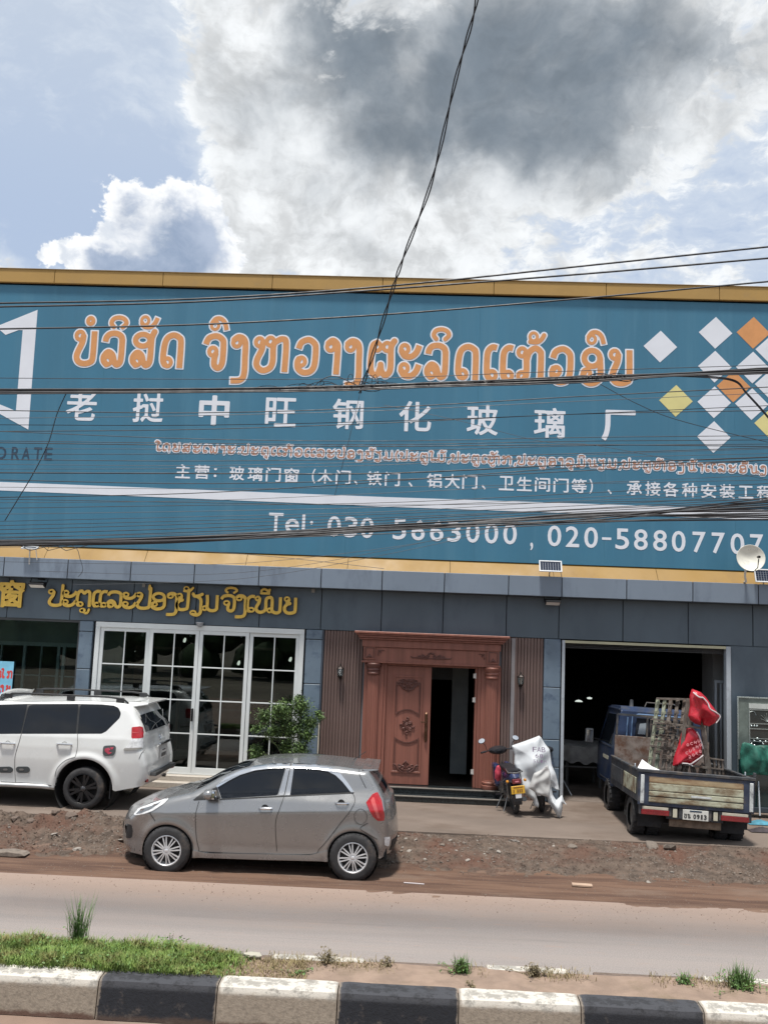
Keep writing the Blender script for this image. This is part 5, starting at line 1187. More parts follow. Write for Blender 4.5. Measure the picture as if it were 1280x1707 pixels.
win_f = H([(478, 229), (458, 185), (500, 156), (545, 134), (600, 118), (660, 110), (736, 107), (708, 217)]); win_r = H([(770, 108), (860, 112), (920, 121), (952, 136), (985, 170), (1018, 206), (758, 217)])
car.patch('side_window', win_f, tint, .002); car.patch('side_window', win_r, tint, .002)
car.patch('quarter_trim', H([(356, 238), (398, 206), (455, 184), (476, 230)]), black_pl, .003)
pil = mat('pillar_silver', (.50, .51, .53), .25, .75)
car.patch('pillar_cover', H([(741, 104), (755, 104), (735, 216), (712, 217)]), pil, .004); car.patch('pillar_cover', H([(761, 104), (771, 106), (759, 217), (739, 217)]), pil, .004)
car.patch('window_visor', H([(452, 178), (490, 147), (545, 121), (600, 103), (680, 94), (752, 92), (752, 107), (680, 110), (610, 118), (550, 136), (505, 158), (458, 186)]), chrome, .018, step=.009)
car.patch('window_visor', H([(762, 92), (860, 97), (925, 109), (962, 128), (995, 166), (1024, 206), (1010, 206), (975, 165), (945, 138), (915, 124), (860, 113), (764, 107)]), chrome, .018, step=.009)
seam = mat('seam_black', (.02, .02, .02), .7)
for L in ([(757, 90), (735, 217), (722, 262), (702, 330), (704, 450)], [(386, 240), (374, 300), (374, 380), (384, 438), (402, 452), (600, 460), (840, 464), (880, 440), (915, 400), (962, 338), (1002, 288), (1028, 240), (1016, 206)], [(205, 320), (190, 300), (182, 286)], [(1042, 116), (1046, 140), (1072, 190)], [(1082, 330), (1050, 350), (1080, 375), (1120, 400)]):
    car.line('panel_seam', H(L), seam, .007)
car.line('belt_moulding', H([(470, 232), (600, 226), (735, 220), (880, 214), (1020, 208)]), seam, .012, .003)
th = np.linspace(0, 6.283, 17); car.line('fuel_flap_seam', [hz(1052+26*math.cos(t), 302+32*math.sin(t)) for t in th], seam, .004)
car.patch('side_skirt', H([(358, 441), (405, 456), (840, 466), (915, 446), (918, 491), (640, 484), (360, 474)]), hpaint, .022)
for zx, zy in ((662, 268), (975, 248)):
    (x, z) = hz(zx, zy); yv = float(car.yo(np.array([x]), np.array([z]))[0])
    for sg in (-1, 1):
        b = MB(); b.tube([(x-.085, sg*(yv+.004), z), (x-.06, sg*(yv+.034), z+.002), (x+.06, sg*(yv+.034), z+.004), (x+.085, sg*(yv+.004), z+.004)], .0125, 8); b.build('door_handle', chrome, hat, origin=(0, 0, 0))
        b = MB(); b.lathe([(0, .006), (.035, .006), (.045, 0)], (x-.01, sg*(yv), z+.005), 16, 'Y'); b.build('handle_recess', black_pl, hat, origin=(0, 0, 0))
car.patch('tail_light', H([(1074, 244), (1100, 213), (1120, 206), (1138, 240), (1150, 300), (1148, 322), (1122, 322), (1100, 300)]), redl, .012)
car.patch('lamp_stripe', H([(1092, 236), (1105, 222), (1118, 262), (1132, 312), (1122, 312), (1108, 275)]), mat('lamp_pink', (.55, .09, .09), .15, coat=.8), .016)
car.patch('headlight', H([(104, 299), (125, 276), (180, 254), (262, 226), (240, 250), (196, 279), (152, 295), (115, 303)]), whl, .010)
car.patch('headlight_bezel', H([(118, 297), (138, 276), (182, 262), (232, 240), (215, 254), (185, 274), (150, 288)]), mat('bezel_grey', (.20, .21, .22), .2, .5, coat=.8), .0125, step=.008)
hh_ = H([(150, 285), (205, 262)])
for (x, z) in hh_:
    for sg in (-1, 1):
        y_ = float(car.yo(np.array([x]), np.array([z]))[0]); MB().lathe([(0, .012), (.02, .012), (.032, .006), (.036, 0)], (x, sg*(y_+.006), z), 16, 'Y').build('headlight_lens', chrome, hat, origin=(0, 0, 0))
car.patch('bumper_vent', H([(60, 348), (96, 344), (100, 372), (94, 402), (58, 408)]), black_pl, .004)
car.patch('rear_fog_trim', H([(1148, 392), (1172, 400), (1168, 440), (1150, 430)]), whl, .006)
car.skinpatch('windscreen', hz(352, 0)[0], hz(590, 0)[0], 1.0, 1.6, .93, tint, .004)
car.skinpatch('rear_window', hz(1085, 0)[0], hz(1152, 0)[0], hz(0, 238)[1], hz(0, 132)[1], .90, tint, .006)
car.skinpatch('grille', -1.9, hz(90, 0)[0], .38, .62, .55, black_pl, .006)
car.skinpatch('rear_bumper_insert', hz(1100, 0)[0], 2.0, .30, .48, .8, black_pl, .008)
sx1, sz1 = hz(1084, 121); mbp = MB()
mbp.add([(sx1-.10, -.56, sz1+.012), (sx1-.10, .56, sz1+.012), (sx1+.12, .50, sz1+.005), (sx1+.12, -.50, sz1+.005), (sx1-.06, -.56, sz1-.03), (sx1-.06, .56, sz1-.03), (sx1+.11, .50, sz1-.012), (sx1+.11, -.50, sz1-.012)],
        [(0, 1, 2, 3), (4, 7, 6, 5), (0, 4, 5, 1), (1, 5, 6, 2), (2, 6, 7, 3), (3, 7, 4, 0)]).build('spoiler', hpaint, hat, bevel=.01, origin=(0, 0, 0))
x, z = hz(436, 205)
for sg in (-1, 1):
    b = MB(); M_ = Matrix.Translation((x, sg*.90, z)) @ Matrix.Diagonal((.075, .10, .066, 1))
    b.lathe([(0, -1), (.5, -.9), (.85, -.6), (1, -.1), (.97, .4), (.8, .75), (.4, .97), (0, 1)], n=18, M=M_)
    mo = b.build('door_mirror', hpaint, hat, origin=(0, 0, 0)); MB().cbox((x+.07, sg*.90, z), (.012, .15, .10)).build('mirror_glass', chrome, mo, bevel=.02, origin=(0, 0, 0))
    b = MB(); b.cbox((x+.02, sg*.82, z-.055), (.16, .16, .035)); b.build('mirror_foot', black_pl, mo, bevel=.012, origin=(0, 0, 0))
for (cx, cz) in (fwc, rwc):
    for sg in (-1, 1):
        wheel(hat, cx, sg*.715, cz, .302, .193, .165, silver, 'multi', sg)
        MB().lathe([(.325, sg*.40), (.327, sg*.755)], (cx, 0, cz), 30, 'Y').build('wheel_arch', underbody_m, hat, origin=(0, 0, 0))
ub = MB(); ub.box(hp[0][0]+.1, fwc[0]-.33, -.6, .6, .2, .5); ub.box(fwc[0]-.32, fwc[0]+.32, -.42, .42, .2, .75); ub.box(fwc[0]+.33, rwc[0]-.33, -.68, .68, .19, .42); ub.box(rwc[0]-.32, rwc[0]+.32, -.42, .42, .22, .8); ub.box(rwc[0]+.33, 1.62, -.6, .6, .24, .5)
ub.build('underbody', underbody_m, hat, origin=(0, 0, 0))
b = MB(); b.lathe([(0, -.05), (.012, -.05), (.012, .0)], n=8); ant = MB().tube([(sx1-.25, 0, sz1+.05), (sx1-.08, 0, sz1+.17)], .005, 6); ant.build('aerial', black_pl, hat, origin=(0, 0, 0))

# ---- white SUV on the apron -----------------------------------------------------------------
SYY = -2.75
suv = empty('parked_suv', (-5.9, SYY+.93, 0), label='large white off-road car with black wheels and roof rails parked at far left', cat='car')
def sz(zx, zy):
    p = P(zx/4.2667, 1140+zy/4.2667, SYY); return (p.x+5.9, p.z)
S = lambda L: [sz(*q) for q in L]
wc = sz(590, 748); fw_ = (wc[0]-2.79, wc[1])
fx0 = fw_[0]-.92
sp_ = [(fx0+.05, .42), (fx0, .55), (fx0-.02, .80), (fx0+.03, 1.02), (fx0+.18, 1.12), (fw_[0]+.2, 1.20), (fw_[0]+.52, 1.25), (fw_[0]+.9, 1.52), (fw_[0]+1.25, 1.74)]
top = S([(150, 138), (550, 132), (760, 138), (850, 148), (900, 160)]); sp_ += [(top[0][0]-.5, top[0][1]-.003)]+top
sp_ += S([(932, 200), (960, 255), (990, 310), (1008, 370), (1008, 470), (1022, 520), (1034, 590), (1032, 650), (1022, 700), (1000, 735), (815, 768), (790, 755), (590, 740), (400, 745), (0, 705)])+[(fw_[0]+.47, .42), (fw_[0]-.45, .40)]
nb = len(sp_)
def SW(x, z):
    x = np.asarray(x, float); z = np.asarray(z, float)
    w_ = .935-.10*np.clip(z-.95, 0, .2)-.27*np.clip(z-1.12, 0, None)-.14*np.clip(.78-z, 0, .5)**1.3
    f = np.clip((-(x-fw_[0])-.2)/.9, 0, 1.1); r_ = np.clip((x-(wc[0]+.45))/.66, 0, 1.2)
    fl = .03*np.exp(-((np.hypot(x-wc[0], z-wc[1])-.50)/.05)**2)+.03*np.exp(-((np.hypot(x-fw_[0], z-fw_[1])-.50)/.05)**2)
    return w_-.20*f**2.2-.10*r_**2.4+fl
def SB(x, z, nx, nz):
    e = .16*min(1, -nx)**1.5 if nx < 0 else .03*min(1, nx)**1.5
    return e+.035*max(0, nz)
white = paint('paint_white', (.70, .71, .70), 0.0, .25, dirt=(.56, .54, .49))
low = set(range(nb-8, nb)); suvc = Car(suv, sp_, SW, .10, [cyl_cut(*wc, .465), cyl_cut(*fw_, .465)], SB, .025, soft_bottom=low)
suvc.body(white)
wz1, wz0 = sz(300, 156)[1], sz(300, 355)[1]
suvc.patch('side_window', S([(210, 156), (520, 152), (534, 153), (534, 354), (152, 354), (182, 160)]), tint, .0045)
suvc.patch('side_window', S([(548, 153), (700, 156), (785, 164), (818, 178), (840, 214), (834, 245), (745, 340), (715, 354), (548, 354)]), tint, .0045)
suvc.patch('side_window', S([(-160, 160), (168, 152), (145, 354), (-320, 356), (-300, 300), (-230, 215)]), tint, .0045)
suvc.patch('window_surround', S([(-310, 358), (-302, 298), (-232, 212), (-162, 156), (168, 149), (520, 149), (700, 153), (788, 161), (822, 176), (844, 214), (838, 248), (748, 343), (716, 358)]), black_pl, .0012)
for L in ([(150, 356), (135, 420), (108, 520), (103, 640), (105, 712)], [(548, 356), (552, 440), (540, 520)], [(540, 520), (470, 545), (410, 600), (392, 660)], [(1018, 475), (1000, 500), (985, 540)]):
    suvc.line('panel_seam', S(L), mat('seam_grey', (.12, .12, .12), .7), .008)
suvc.line('sill_line', S([(0, 702), (200, 712), (385, 730)]), mat('seam_grey', (.12, .12, .12), .7), .012)
for L in ([(3, 424), (108, 424)], [(405, 430), (512, 430)]):
    (xa, za), (xb, zb_) = S(L); ym = float(suvc.yo(np.array([xa]), np.array([za]))[0])
    for sg in (-1, 1):
        MB().tube([(xa, sg*(ym+.004), za), (xa+.03, sg*(ym+.04), za+.006), (xb-.03, sg*(ym+.04), za+.006), (xb, sg*(ym+.004), za)], .016, 8).build('door_handle', chrome, suv, origin=(0, 0, 0))
        MB().lathe([(0, .004), (.035, .003), (.045, 0)], ((xa+xb)/2, sg*ym, za), 16, 'Y').build('handle_recess', mat('recess_grey', (.30, .30, .30), .4), suv, origin=(0, 0, 0))
grp_ = mat('badge_graphite', (.07, .08, .085), .4)
for L in ([(-8, 592), (70, 590), (92, 604), (90, 626), (72, 636), (-8, 634)], [(125, 590), (195, 590), (213, 602), (210, 624), (192, 636), (130, 636), (114, 622), (112, 602)]):
    suvc.patch('door_cladding', S(L), grp_, .012)
for L in ([(20, 604), (55, 604), (55, 618), (20, 618)], [(135, 604), (170, 604), (170, 618), (135, 618)]): suvc.patch('badge', S(L), mat('badge_grey', (.30, .31, .32), .3, .6), .016)
suvc.patch('fuel_flap_cover', S([(735, 452), (745, 441), (815, 438), (826, 452), (820, 492), (806, 512), (745, 514), (733, 500)]), grp_, .012)
for L in ([(748, 462), (775, 455), (790, 470), (770, 480), (800, 490), (775, 503), (748, 480)], [(782, 452), (812, 452), (800, 470)]): suvc.patch('fuel_flap_emblem', S(L), mat('emblem_red', (.45, .06, .10), .4), .016, step=.008)
suvc.patch('tail_light', S([(928, 312), (985, 308), (1000, 330), (1006, 391), (932, 391)]), redl, .014)
suvc.patch('tail_light_stripe', S([(930, 345), (1002, 352), (1002, 358), (930, 351)]), mat('lamp_pink', (.55, .09, .09), .15, coat=.8), .018)
suvc.patch('reversing_light', S([(932, 392), (1006, 392), (1006, 468), (960, 474), (878, 474), (905, 440)]), whl, .012)
suvc.patch('light_surround', S([(885, 458), (1006, 456), (1006, 470), (878, 475)]), mat('seam_dull', (.30, .29, .27), .3), .014)
suvc.patch('bumper_reflector', S([(1010, 715), (1022, 690), (1046, 684), (1040, 708)]), mat('reflector_dark', (.16, .02, .02), .2, coat=.8), .006)
0 and suvc.patch('bumper_crease', S([(960, 545), (1000, 548), (1044, 585), (1040, 592), (1000, 580)]), white, .02)
# rear face
xr, = [max(a for a, b in sp_)]
suvc.skinpatch('rear_window', sz(900, 0)[0], sz(1030, 0)[0], sz(0, 368)[1], sz(0, 200)[1], .97, tint, .028)
def rearx(z):       # skin position at the centre for height z
    c = [(x, zz) for x, zz in suvc.skin[0] if x > 0 and zz < top[-1][1]-.02]; q = min(c, key=lambda a: abs(a[1]-z)); return q[0]
zpl = sz(0, 490)[1]; xp = rearx(zpl)+.055
b = MB(); b.cbox((xp-.02, 0, zpl), (.05, .56, .26)); b.build('number_plate_recess', mat('recess_white', (.5, .5, .49), .4), suv, bevel=.02, origin=(0, 0, 0))
npl = MB().cbox((xp+.01, 0, zpl-.01), (.012, .36, .15)).build('number_plate', mat('plate_white', (.70, .70, .68), .4), suv, bevel=.003, origin=(0, 0, 0))
b = MB()
for i in range(6): b.cbox((xp+.018, -.13+i*.05, zpl-.03), (.002, .03, .06))
b.cbox((xp+.018, 0, zpl+.045), (.002, .2, .02)); b.build('plate_characters', black_pl, npl, origin=(0, 0, 0))
MB().cbox((xp+.012, 0, zpl+.16), (.05, .60, .04)).build('plate_garnish', chrome, suv, bevel=.01, origin=(0, 0, 0))
th = np.linspace(0, 6.283, 17); zl = sz(0, 378)[1]; xl = rearx(zl)+.045
b = MB(); b.tube([(xl, .075*math.cos(t), zl+.05*math.sin(t)) for t in th], .007, 6, False); b.tube([(xl, .035*math.cos(t), zl+.048*math.sin(t)) for t in th], .006, 6, False); b.tube([(xl, .06*math.cos(t), zl+.025+.018*math.sin(t)) for t in th], .006, 6, False); b.build('emblem', chrome, suv, origin=(0, 0, 0))
zs_ = sz(0, 640)[1]; xs2 = rearx(zs_)+.03
b = MB(); b.add([(xs2-.25, -.70, zs_+.09), (xs2-.25, .70, zs_+.09), (xs2+.075, .62, zs_+.075), (xs2+.075, -.62, zs_+.075), (xs2-.25, -.70, zs_+.05), (xs2-.25, .70, zs_+.05), (xs2+.08, .64, zs_+.02), (xs2+.08, -.64, zs_+.02)],
                [(0, 1, 2, 3), (4, 7, 6, 5), (0, 4, 5, 1), (1, 5, 6, 2), (2, 6, 7, 3), (3, 7, 4, 0)]).build('bumper_step', black_pl, suv, bevel=.01, origin=(0, 0, 0))
xt, zt_ = top[-1]
b = MB(); b.add([(xt-.16, -.66, zt_+.035), (xt-.16, .66, zt_+.035), (xt+.26, .58, zt_+.035), (xt+.26, -.58, zt_+.035), (xt-.02, -.67, zt_-.04), (xt-.02, .67, zt_-.04), (xt+.25, .59, zt_-.0), (xt+.25, -.59, zt_-.0)],
                [(0, 1, 2, 3), (4, 7, 6, 5), (0, 4, 5, 1), (1, 5, 6, 2), (2, 6, 7, 3), (3, 7, 4, 0)]).build('roof_spoiler', white, suv, bevel=.015, origin=(0, 0, 0))
for sg in (-1, 1):
    yy = sg*.66; x0_, x1_ = top[0][0]-.45, sz(890, 0)[0]; zz = top[1][1]+.045
    b = MB(); b.tube([(x0_, yy, zz-.06), (x0_+.18, yy, zz+.028), (x0_+.5, yy, zz+.04), (x1_-.35, yy, zz+.036), (x1_-.1, yy, zz+.015), (x1_, yy, zz-.05)], [.013, .018, .016, .016, .020, .013], 8)
    for q in (x0_+.12, (x0_+x1_)/2+.1, x1_-.14): b.cbox((q, yy, zz-.01), (.13, .03, .075))
    b.build('roof_rail', black_pl, suv, origin=(0, 0, 0), bevel=.004)
for (cx, cz) in (wc, fw_):
    for sg in (-1, 1):
        wheel(suv, cx, sg*.82, cz, cz+.002, .235, .25, blackrim, 'six', sg)
        MB().lathe([(.465, sg*.42), (.467, sg*.90)], (cx, 0, cz), 32, 'Y').build('wheel_arch', underbody_m, suv, origin=(0, 0, 0))
        MB().box(cx+.40, cx+.42, sg*.72-.13, sg*.72+.13, .17, .52).build('mud_flap', black_pl, suv, origin=(0, 0, 0))
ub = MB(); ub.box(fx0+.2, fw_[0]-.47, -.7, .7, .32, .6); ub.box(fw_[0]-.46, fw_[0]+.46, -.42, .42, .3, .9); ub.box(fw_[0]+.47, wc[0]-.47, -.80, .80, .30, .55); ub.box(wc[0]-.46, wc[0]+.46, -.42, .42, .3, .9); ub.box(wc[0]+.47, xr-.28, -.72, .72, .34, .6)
ub.build('underbody', underbody_m, suv, origin=(0, 0, 0))
for sg in (-1, 1):
    b = MB(); b.tube([(fw_[0]+.5, sg*.80, .30), (fw_[0]+.7, sg*.93, .335), (wc[0]-.66, sg*.93, .335), (wc[0]-.5, sg*.82, .30)], .035, 10); b.build('side_step', mat('step_silver', (.48, .49, .49), .35, .5), suv, origin=(0, 0, 0))
b = MB(); b.tube([(xr-.2, .3, .42), (xr+.02, .3, .40)], .03, 10); b.build('exhaust', mat('steel_dull2', (.16, .16, .16), .4, .8), suv, origin=(0, 0, 0))
# ---- old blue light truck backed towards the road ---------------------------------------------
tr_y = -3.25; cT = P(1163, 1395, tr_y+.55)
trk = empty('pickup_truck', (4.27, tr_y, 0.0), (R(-1.6), R(2.0), R(-1.0)), label='battered dark blue dropside truck with cream tailgate parked at the garage mouth', cat='truck')
blu = mat('truck_blue', (.024, .042, .095), .38, var=.25, scale=3, coat=.25, dirt=(.06, .065, .075), dscale=2.5, damt=.7)
tdark = mat('truck_dark', (.045, .050, .058), .6, var=.3, scale=6, dirt=(.13, .10, .075), dscale=3, damt=.6)
cream = mat('truck_cream', (.44, .45, .34), .5, var=.14, scale=6, dirt=(.17, .11, .06), dscale=4.5, damt=.85, stretch=(.6, 1, 1.4))
rust = mat('rusty_board', (.19, .155, .135), .85, var=.3, scale=7, dirt=(.10, .045, .025), dscale=5, damt=.8, bump=.002, bscale=80)
tred = mat('truck_lamp_red', (.20, .012, .016), .25, var=.2, scale=10, coat=.5)
hw = .86
def tb(name, m, *a, bevel=.006, parent=trk):
    return MB().box(*a).build(name, m, parent, bevel=bevel, origin=(0, 0, 0))
tb('bed_floor', tdark, -hw+.02, hw-.02, .03, 2.25, .56, .60)
# tailgate: dark frame, cream pressed panels with ribs, pale corner posts
tg = tb('tailgate', mat('tailgate_navy', (.028, .04, .07), .5, var=.3, scale=6, dirt=(.12, .10, .08), dscale=4, damt=.5), -hw, hw, -.02, .025, .52, 1.00)
tb('tailgate_rail', tdark, -hw-.015, hw+.015, -.035, .04, 1.0, 1.045)
for za, zb2, yo in ((.575, .655, -.034), (.662, .735, -.040), (.742, .855, -.036), (.862, .945, -.030)):
    b = MB().box(-hw+.155, hw-.165, yo, -.0205, za, zb2); o = b.build('tailgate_panel', cream if za < .85 else mat('cream_rusty', (.42, .34, .21), .6, var=.15, scale=5, dirt=(.20, .10, .05), dscale=2, damt=.9, stretch=(.4, 1, 1)), trk, bevel=.012, origin=(0, 0, 0))
for x_ in (-hw+.06, hw-.045): tb('corner_post', mat('post_white', (.55, .58, .58), .5, var=.15, scale=8, dirt=(.10, .10, .11), dscale=9, damt=.5), x_-.03, x_+.025, -.038, -.021, .545, .965)
tb('tape_strip', mat('post_white', (.6,)*3), -.08, .22, -.0445, -.041, .685, .715, bevel=0)
for sx2 in (-1, 1):
    xa, xb = sorted((sx2*hw, sx2*(hw-.035)))
    tb('side_gate', tdark, xa, xb, .03, 2.2, .56, 1.00)
    xo = sx2*(hw+.004); xa, xb = sorted((xo, xo+sx2*.01)); tb('side_panel', cream, xa, xb, .12, 1.05, .66, .90); tb('side_panel', tdark, xa, xb, 1.15, 2.1, .66, .90)
    xa, xb = sorted((sx2*(hw+.012), sx2*(hw-.045))); tb('side_rail', tdark, xa, xb, -.02, 2.22, 1.003, 1.035)
    tb('bed_hook', alumg, sx2*(hw-.02)-.01, sx2*(hw-.02)+.01, .35, .37, 1.036, 1.09)
tb('bed_post', tdark, hw-.02, hw+.02, -.03, .01, 1.046, 1.12)
tb('headboard', rust, -hw+.05, hw-.05, 2.2, 2.235, .6, 1.38)
b = MB()
for x_ in np.linspace(-hw+.08, hw-.08, 4): b.bar((x_, 2.215, 1.38), (x_, 2.215, 1.74), .03)
b.bar((-hw+.08, 2.215, 1.74), (hw-.08, 2.215, 1.74), .035); b.build('guard_frame', tdark, trk, origin=(0, 0, 0))
# under-run: lamp boxes, plate, mudguards, chassis
for sx2 in (-1, 1):
    cx = sx2*(hw-.27)
    lb = tb('tail_lamp_box', tdark, cx-.24, cx+.24, -.0, .08, .38, .515)
    tb('tail_lamp', tred, cx-.215, cx+.2, -.018, .0, .385, .46, bevel=.006); tb('reversing_lamp', mat('lamp_cream', (.50, .46, .38), .3, var=.1, scale=9), cx-.20, cx+.185, -.016, .0, .463, .505, bevel=.004)
    tb('bumper_bracket', tdark, cx-.04, cx+.04, .08, .5, .42, .52)
tb('bumper_bar', tdark, -.42, .42, .03, .09, .34, .515)
tb('plate_backing', tdark, -.24, .24, -.005, .03, .36, .512)
pl = tb('number_plate', mat('plate_white2', (.60, .60, .56), .5, var=.1, scale=12, dirt=(.3, .27, .22), dscale=8, damt=.3), -.19, .19, -.018, -.0055, .355, .505, bevel=.003)
for ch, cx_ in (('ບ', -.15), ('ກ', -.10)):
    fn, bb = glyph_fn('b' if cx_ < -.12 else 'n', '', .0052, .0058, .006); plate('plate_letter', fn, (bb[0]-.02, bb[1]+.02, bb[2]-.02, bb[3]+.02), .004, black_pl, pl, y=-.0215, depth=.002, org=(cx_-.015, .385))
for i, ch in enumerate('0913'): font_plate(ch, -.015+i*.052, .412, .036 if ch != '1' else .02, .062, black_pl, pl, y=-.0215, depth=.002, bold=.003, step=.004, name='plate_digit')
tb('plate_header', mat('sign_navy', (.02, .05, .09)), -.09, .09, -.0215, -.0195, .478, .496, parent=pl, bevel=0)
for x_ in (-.30, .30): tb('pale_stay', mat('stay_cream', (.50, .48, .38), .5), x_-.035, x_+.03, -.012, .0, .37, .50)
ch_ = MB()
for x_ in (-.42, .42): ch_.box(x_-.04, x_+.04, .1, 3.6, .40, .54)
ch_.box(-.38, .38, .45, .65, .22, .36); ch_.box(-.12, .12, .7, 2.8, .3, .4); ch_.build('chassis', underbody_m, trk, origin=(0, 0, 0))
tb('dropped_cross_bar', mat('rust_pale', (.20, .15, .11), .8, var=.3, scale=9), -.35, .42, .12, .16, .22, .345)
def twheel(x, y, w_, r=.285):
    t = MB(); M_ = Matrix.Identity(4)
    t.lathe([(r*.62, -w_/2), (r-.03, -w_/2-.005), (r-.006, -w_/2+.015), (r, -w_/2+.04), (r, w_/2-.04), (r-.006, w_/2-.015), (r-.03, w_/2+.005), (r*.62, w_/2)], n=40, axis='X')
    for i in range(44):
        a = 2*math.pi*i/44; t.cbox(((-.28 if i % 2 else .28)*w_, 0, r), (w_*.45, .024, .012), Matrix.Rotation(a, 4, 'X'))
    o = t.build('wheel', tyre_m, trk, origin=(0, 0, 0)); o.location = (x, y, r)
    sgn = 1 if x > 0 else -1
    MB().lathe([(r*.63, -sgn*w_*.0), (r*.60, sgn*w_*.30), (r*.45, sgn*w_*.32), (r*.30, sgn*w_*.12), (r*.2, sgn*w_*.2), (0, sgn*w_*.22)], n=24, axis='X').build('rim', mat('rim_dusty', (.13, .12, .11), .7, .3, var=.2, scale=8), o, origin=(0, 0, 0))
for sx2 in (-1, 1):
    twheel(sx2*.745, .62, .19); twheel(sx2*.52, .62, .17); twheel(sx2*.72, 2.75, .19)
    b = MB(); n = 14
    for i in range(n):
        a0, a1 = R(-8)+R(200)*i/n, R(-8)+R(200)*(i+1)/n
        b.add([(sx2*.40, .62-.34*math.cos(a0), .285+.34*math.sin(a0)), (sx2*.86, .62-.34*math.cos(a0), .285+.34*math.sin(a0)), (sx2*.86, .62-.34*math.cos(a1), .285+.34*math.sin(a1)), (sx2*.40, .62-.34*math.cos(a1), .285+.34*math.sin(a1))], [(0, 1, 2, 3)], True)
    b.box(*sorted((sx2*.44, sx2*.80)), .255, .267, .17, .36); b.build('mudguard', mat('mudguard_black', (.02, .02, .022), .8, var=.3, scale=5, dirt=(.06, .05, .04), dscale=3, damt=.5), trk, origin=(0, 0, 0))
# cab: tapered shell with door, windows
def quadpanel(name, m, pts, th=.01, parent=trk, bevel=.003):
    a = [Vector(p) for p in pts]; nn = (a[1]-a[0]).cross(a[3]-a[0]).normalized()*th
    return MB().add(a+[v+nn for v in a], [(0, 1, 2, 3), (7, 6, 5, 4), (0, 4, 5, 1), (1, 5, 6, 2), (2, 6, 7, 3), (3, 7, 4, 0)]).build(name, m, parent, bevel=bevel, origin=(0, 0, 0))
cw, cy0, cy1, cyf = .80, 2.32, 3.62, 3.92; tw = .68
cab = MB()
prof = [(cy0, .48), (cyf-.05, .48), (cyf, .6), (cyf-.02, 1.12), (cy1-.05, 1.78), (cy1-.25, 1.86), (cy0+.18, 1.88), (cy0+.03, 1.80), (cy0, 1.15)]
def cwid(z): return cw-(.0 if z < 1.12 else (z-1.12)/.74*(cw-tw))
# rear wall with window opening, side walls with window opening, roof, front
nprof = len(prof)
for i in range(nprof):
    (ya, za), (yb, zb2) = prof[i], prof[(i+1) % nprof]
    if i in (7,): pass
    cab.add([(-cwid(za)+.02, ya, za), (cwid(za)-.02, ya, za), (cwid(zb2)-.02, yb, zb2), (-cwid(zb2)+.02, yb, zb2)], [(0, 1, 2, 3)])
for sx2 in (-1, 1):
    V_, F_, B_ = march(lambda X, Z: poly_sdf(X, Z, prof), cy0-.02, cyf+.02, .46, 1.9, .03, merge=False)
    cab.add([(sx2*cwid(b_), a_, b_) for a_, b_ in V_], F_, True)
    n_ = len(V_); cab.add([(sx2*cwid(b_), a_, b_) for a_, b_ in V_]+[(sx2*(cwid(b_)-.021), a_, b_) for a_, b_ in V_], [(a, b, b+n_, a+n_) for a, b in B_])
cab.build('cab', blu, trk, origin=(0, 0, 0))
wp = [(cy0+.30, 1.18), (cyf-.22, 1.18), (cy1-.18, 1.70), (cy0+.30, 1.72)]
for sx2 in (-1, 1):
    quadpanel('cab_side_window', tint, [(sx2*(cwid(b_)+.004), a_, b_) for a_, b_ in wp], .003)
    b = MB(); 
    for pa, pb in (((cy0+.24, .55), (cy0+.24, 1.78)), ((cy0+.24, .55), (cyf-.25, .55)), ((cy0+.24, 1.14), (cyf-.12, 1.14))):
        b.bar((sx2*(cwid(pa[1])+.003), pa[0], pa[1]), (sx2*(cwid(pb[1])+.003), pb[0], pb[1]), .008)
    b.build('door_seam', seam, trk, origin=(0, 0, 0))
    b = MB(); b.bar((sx2*cw, cy1+.05, 1.18), (sx2*(cw+.20), cy1+.02, 1.22), .018); b.build('mirror_arm', black_pl, trk, origin=(0, 0, 0))
    m_ = MB().box(-.075, .075, -.02, .03, -.13, .13).build('wing_mirror', mat('mirror_shell', (.20, .21, .22), .4), trk, bevel=.02, origin=(0, 0, 0)); m_.location = (sx2*(cw+.22), cy1, 1.25)
    MB().box(-.055, .055, -.026, -.0205, -.11, .10).build('mirror_glass', chrome, m_, origin=(0, 0, 0))
    quadpanel('drip_rail', blu, [(sx2*(tw+.03), cy0+.1, 1.80), (sx2*(tw+.03), cy1-.1, 1.80), (sx2*(tw+.03), cy1-.1, 1.83), (sx2*(tw+.03), cy0+.1, 1.83)], .02)
quadpanel('cab_rear_window', mat('window_dusky', (.03, .035, .045), .12, coat=.5), [(-.46, cy0-.006, 1.26), (.60, cy0-.006, 1.26), (.56, cy0-.0, 1.70), (-.42, cy0-.0, 1.70)], -.006)
for x_ in (-.18, .16): b = MB(); b.bar((x_, cy0-.016, 1.26), (x_, cy0-.012, 1.70), .02); b.build('window_bar', tdark, trk, origin=(0, 0, 0))
quadpanel('painted_reflection', mat('reflection_pale', (.30, .34, .38), .15), [(-.40, cy0-.018, 1.42), (-.27, cy0-.018, 1.42), (-.25, cy0-.015, 1.62), (-.37, cy0-.015, 1.60)], -.003)  # pale quad over the glass, a reflection painted in
rr_ = MB(); rr_.tube([(-.52, cy0-.02, 1.2), (-.50, cy0-.03, 1.72), (-.40, cy0-.03, 1.76), (.6, cy0-.03, 1.76)], .014, 8); rr_.tube([(-.60, cy0-.02, 1.2), (-.58, cy0-.02, 1.70)], .014, 8); rr_.build('cab_rear_trim', mat('trim_blue', (.12, .20, .34), .35), trk, origin=(0, 0, 0))
rl = MB(); rl.lathe([(0, .13), (.03, .12), (.035, .02), (.05, 0)], (-.45, cy0+.35, 1.87), 10); rl.build('roof_lamp', tdark, trk, origin=(0, 0, 0))
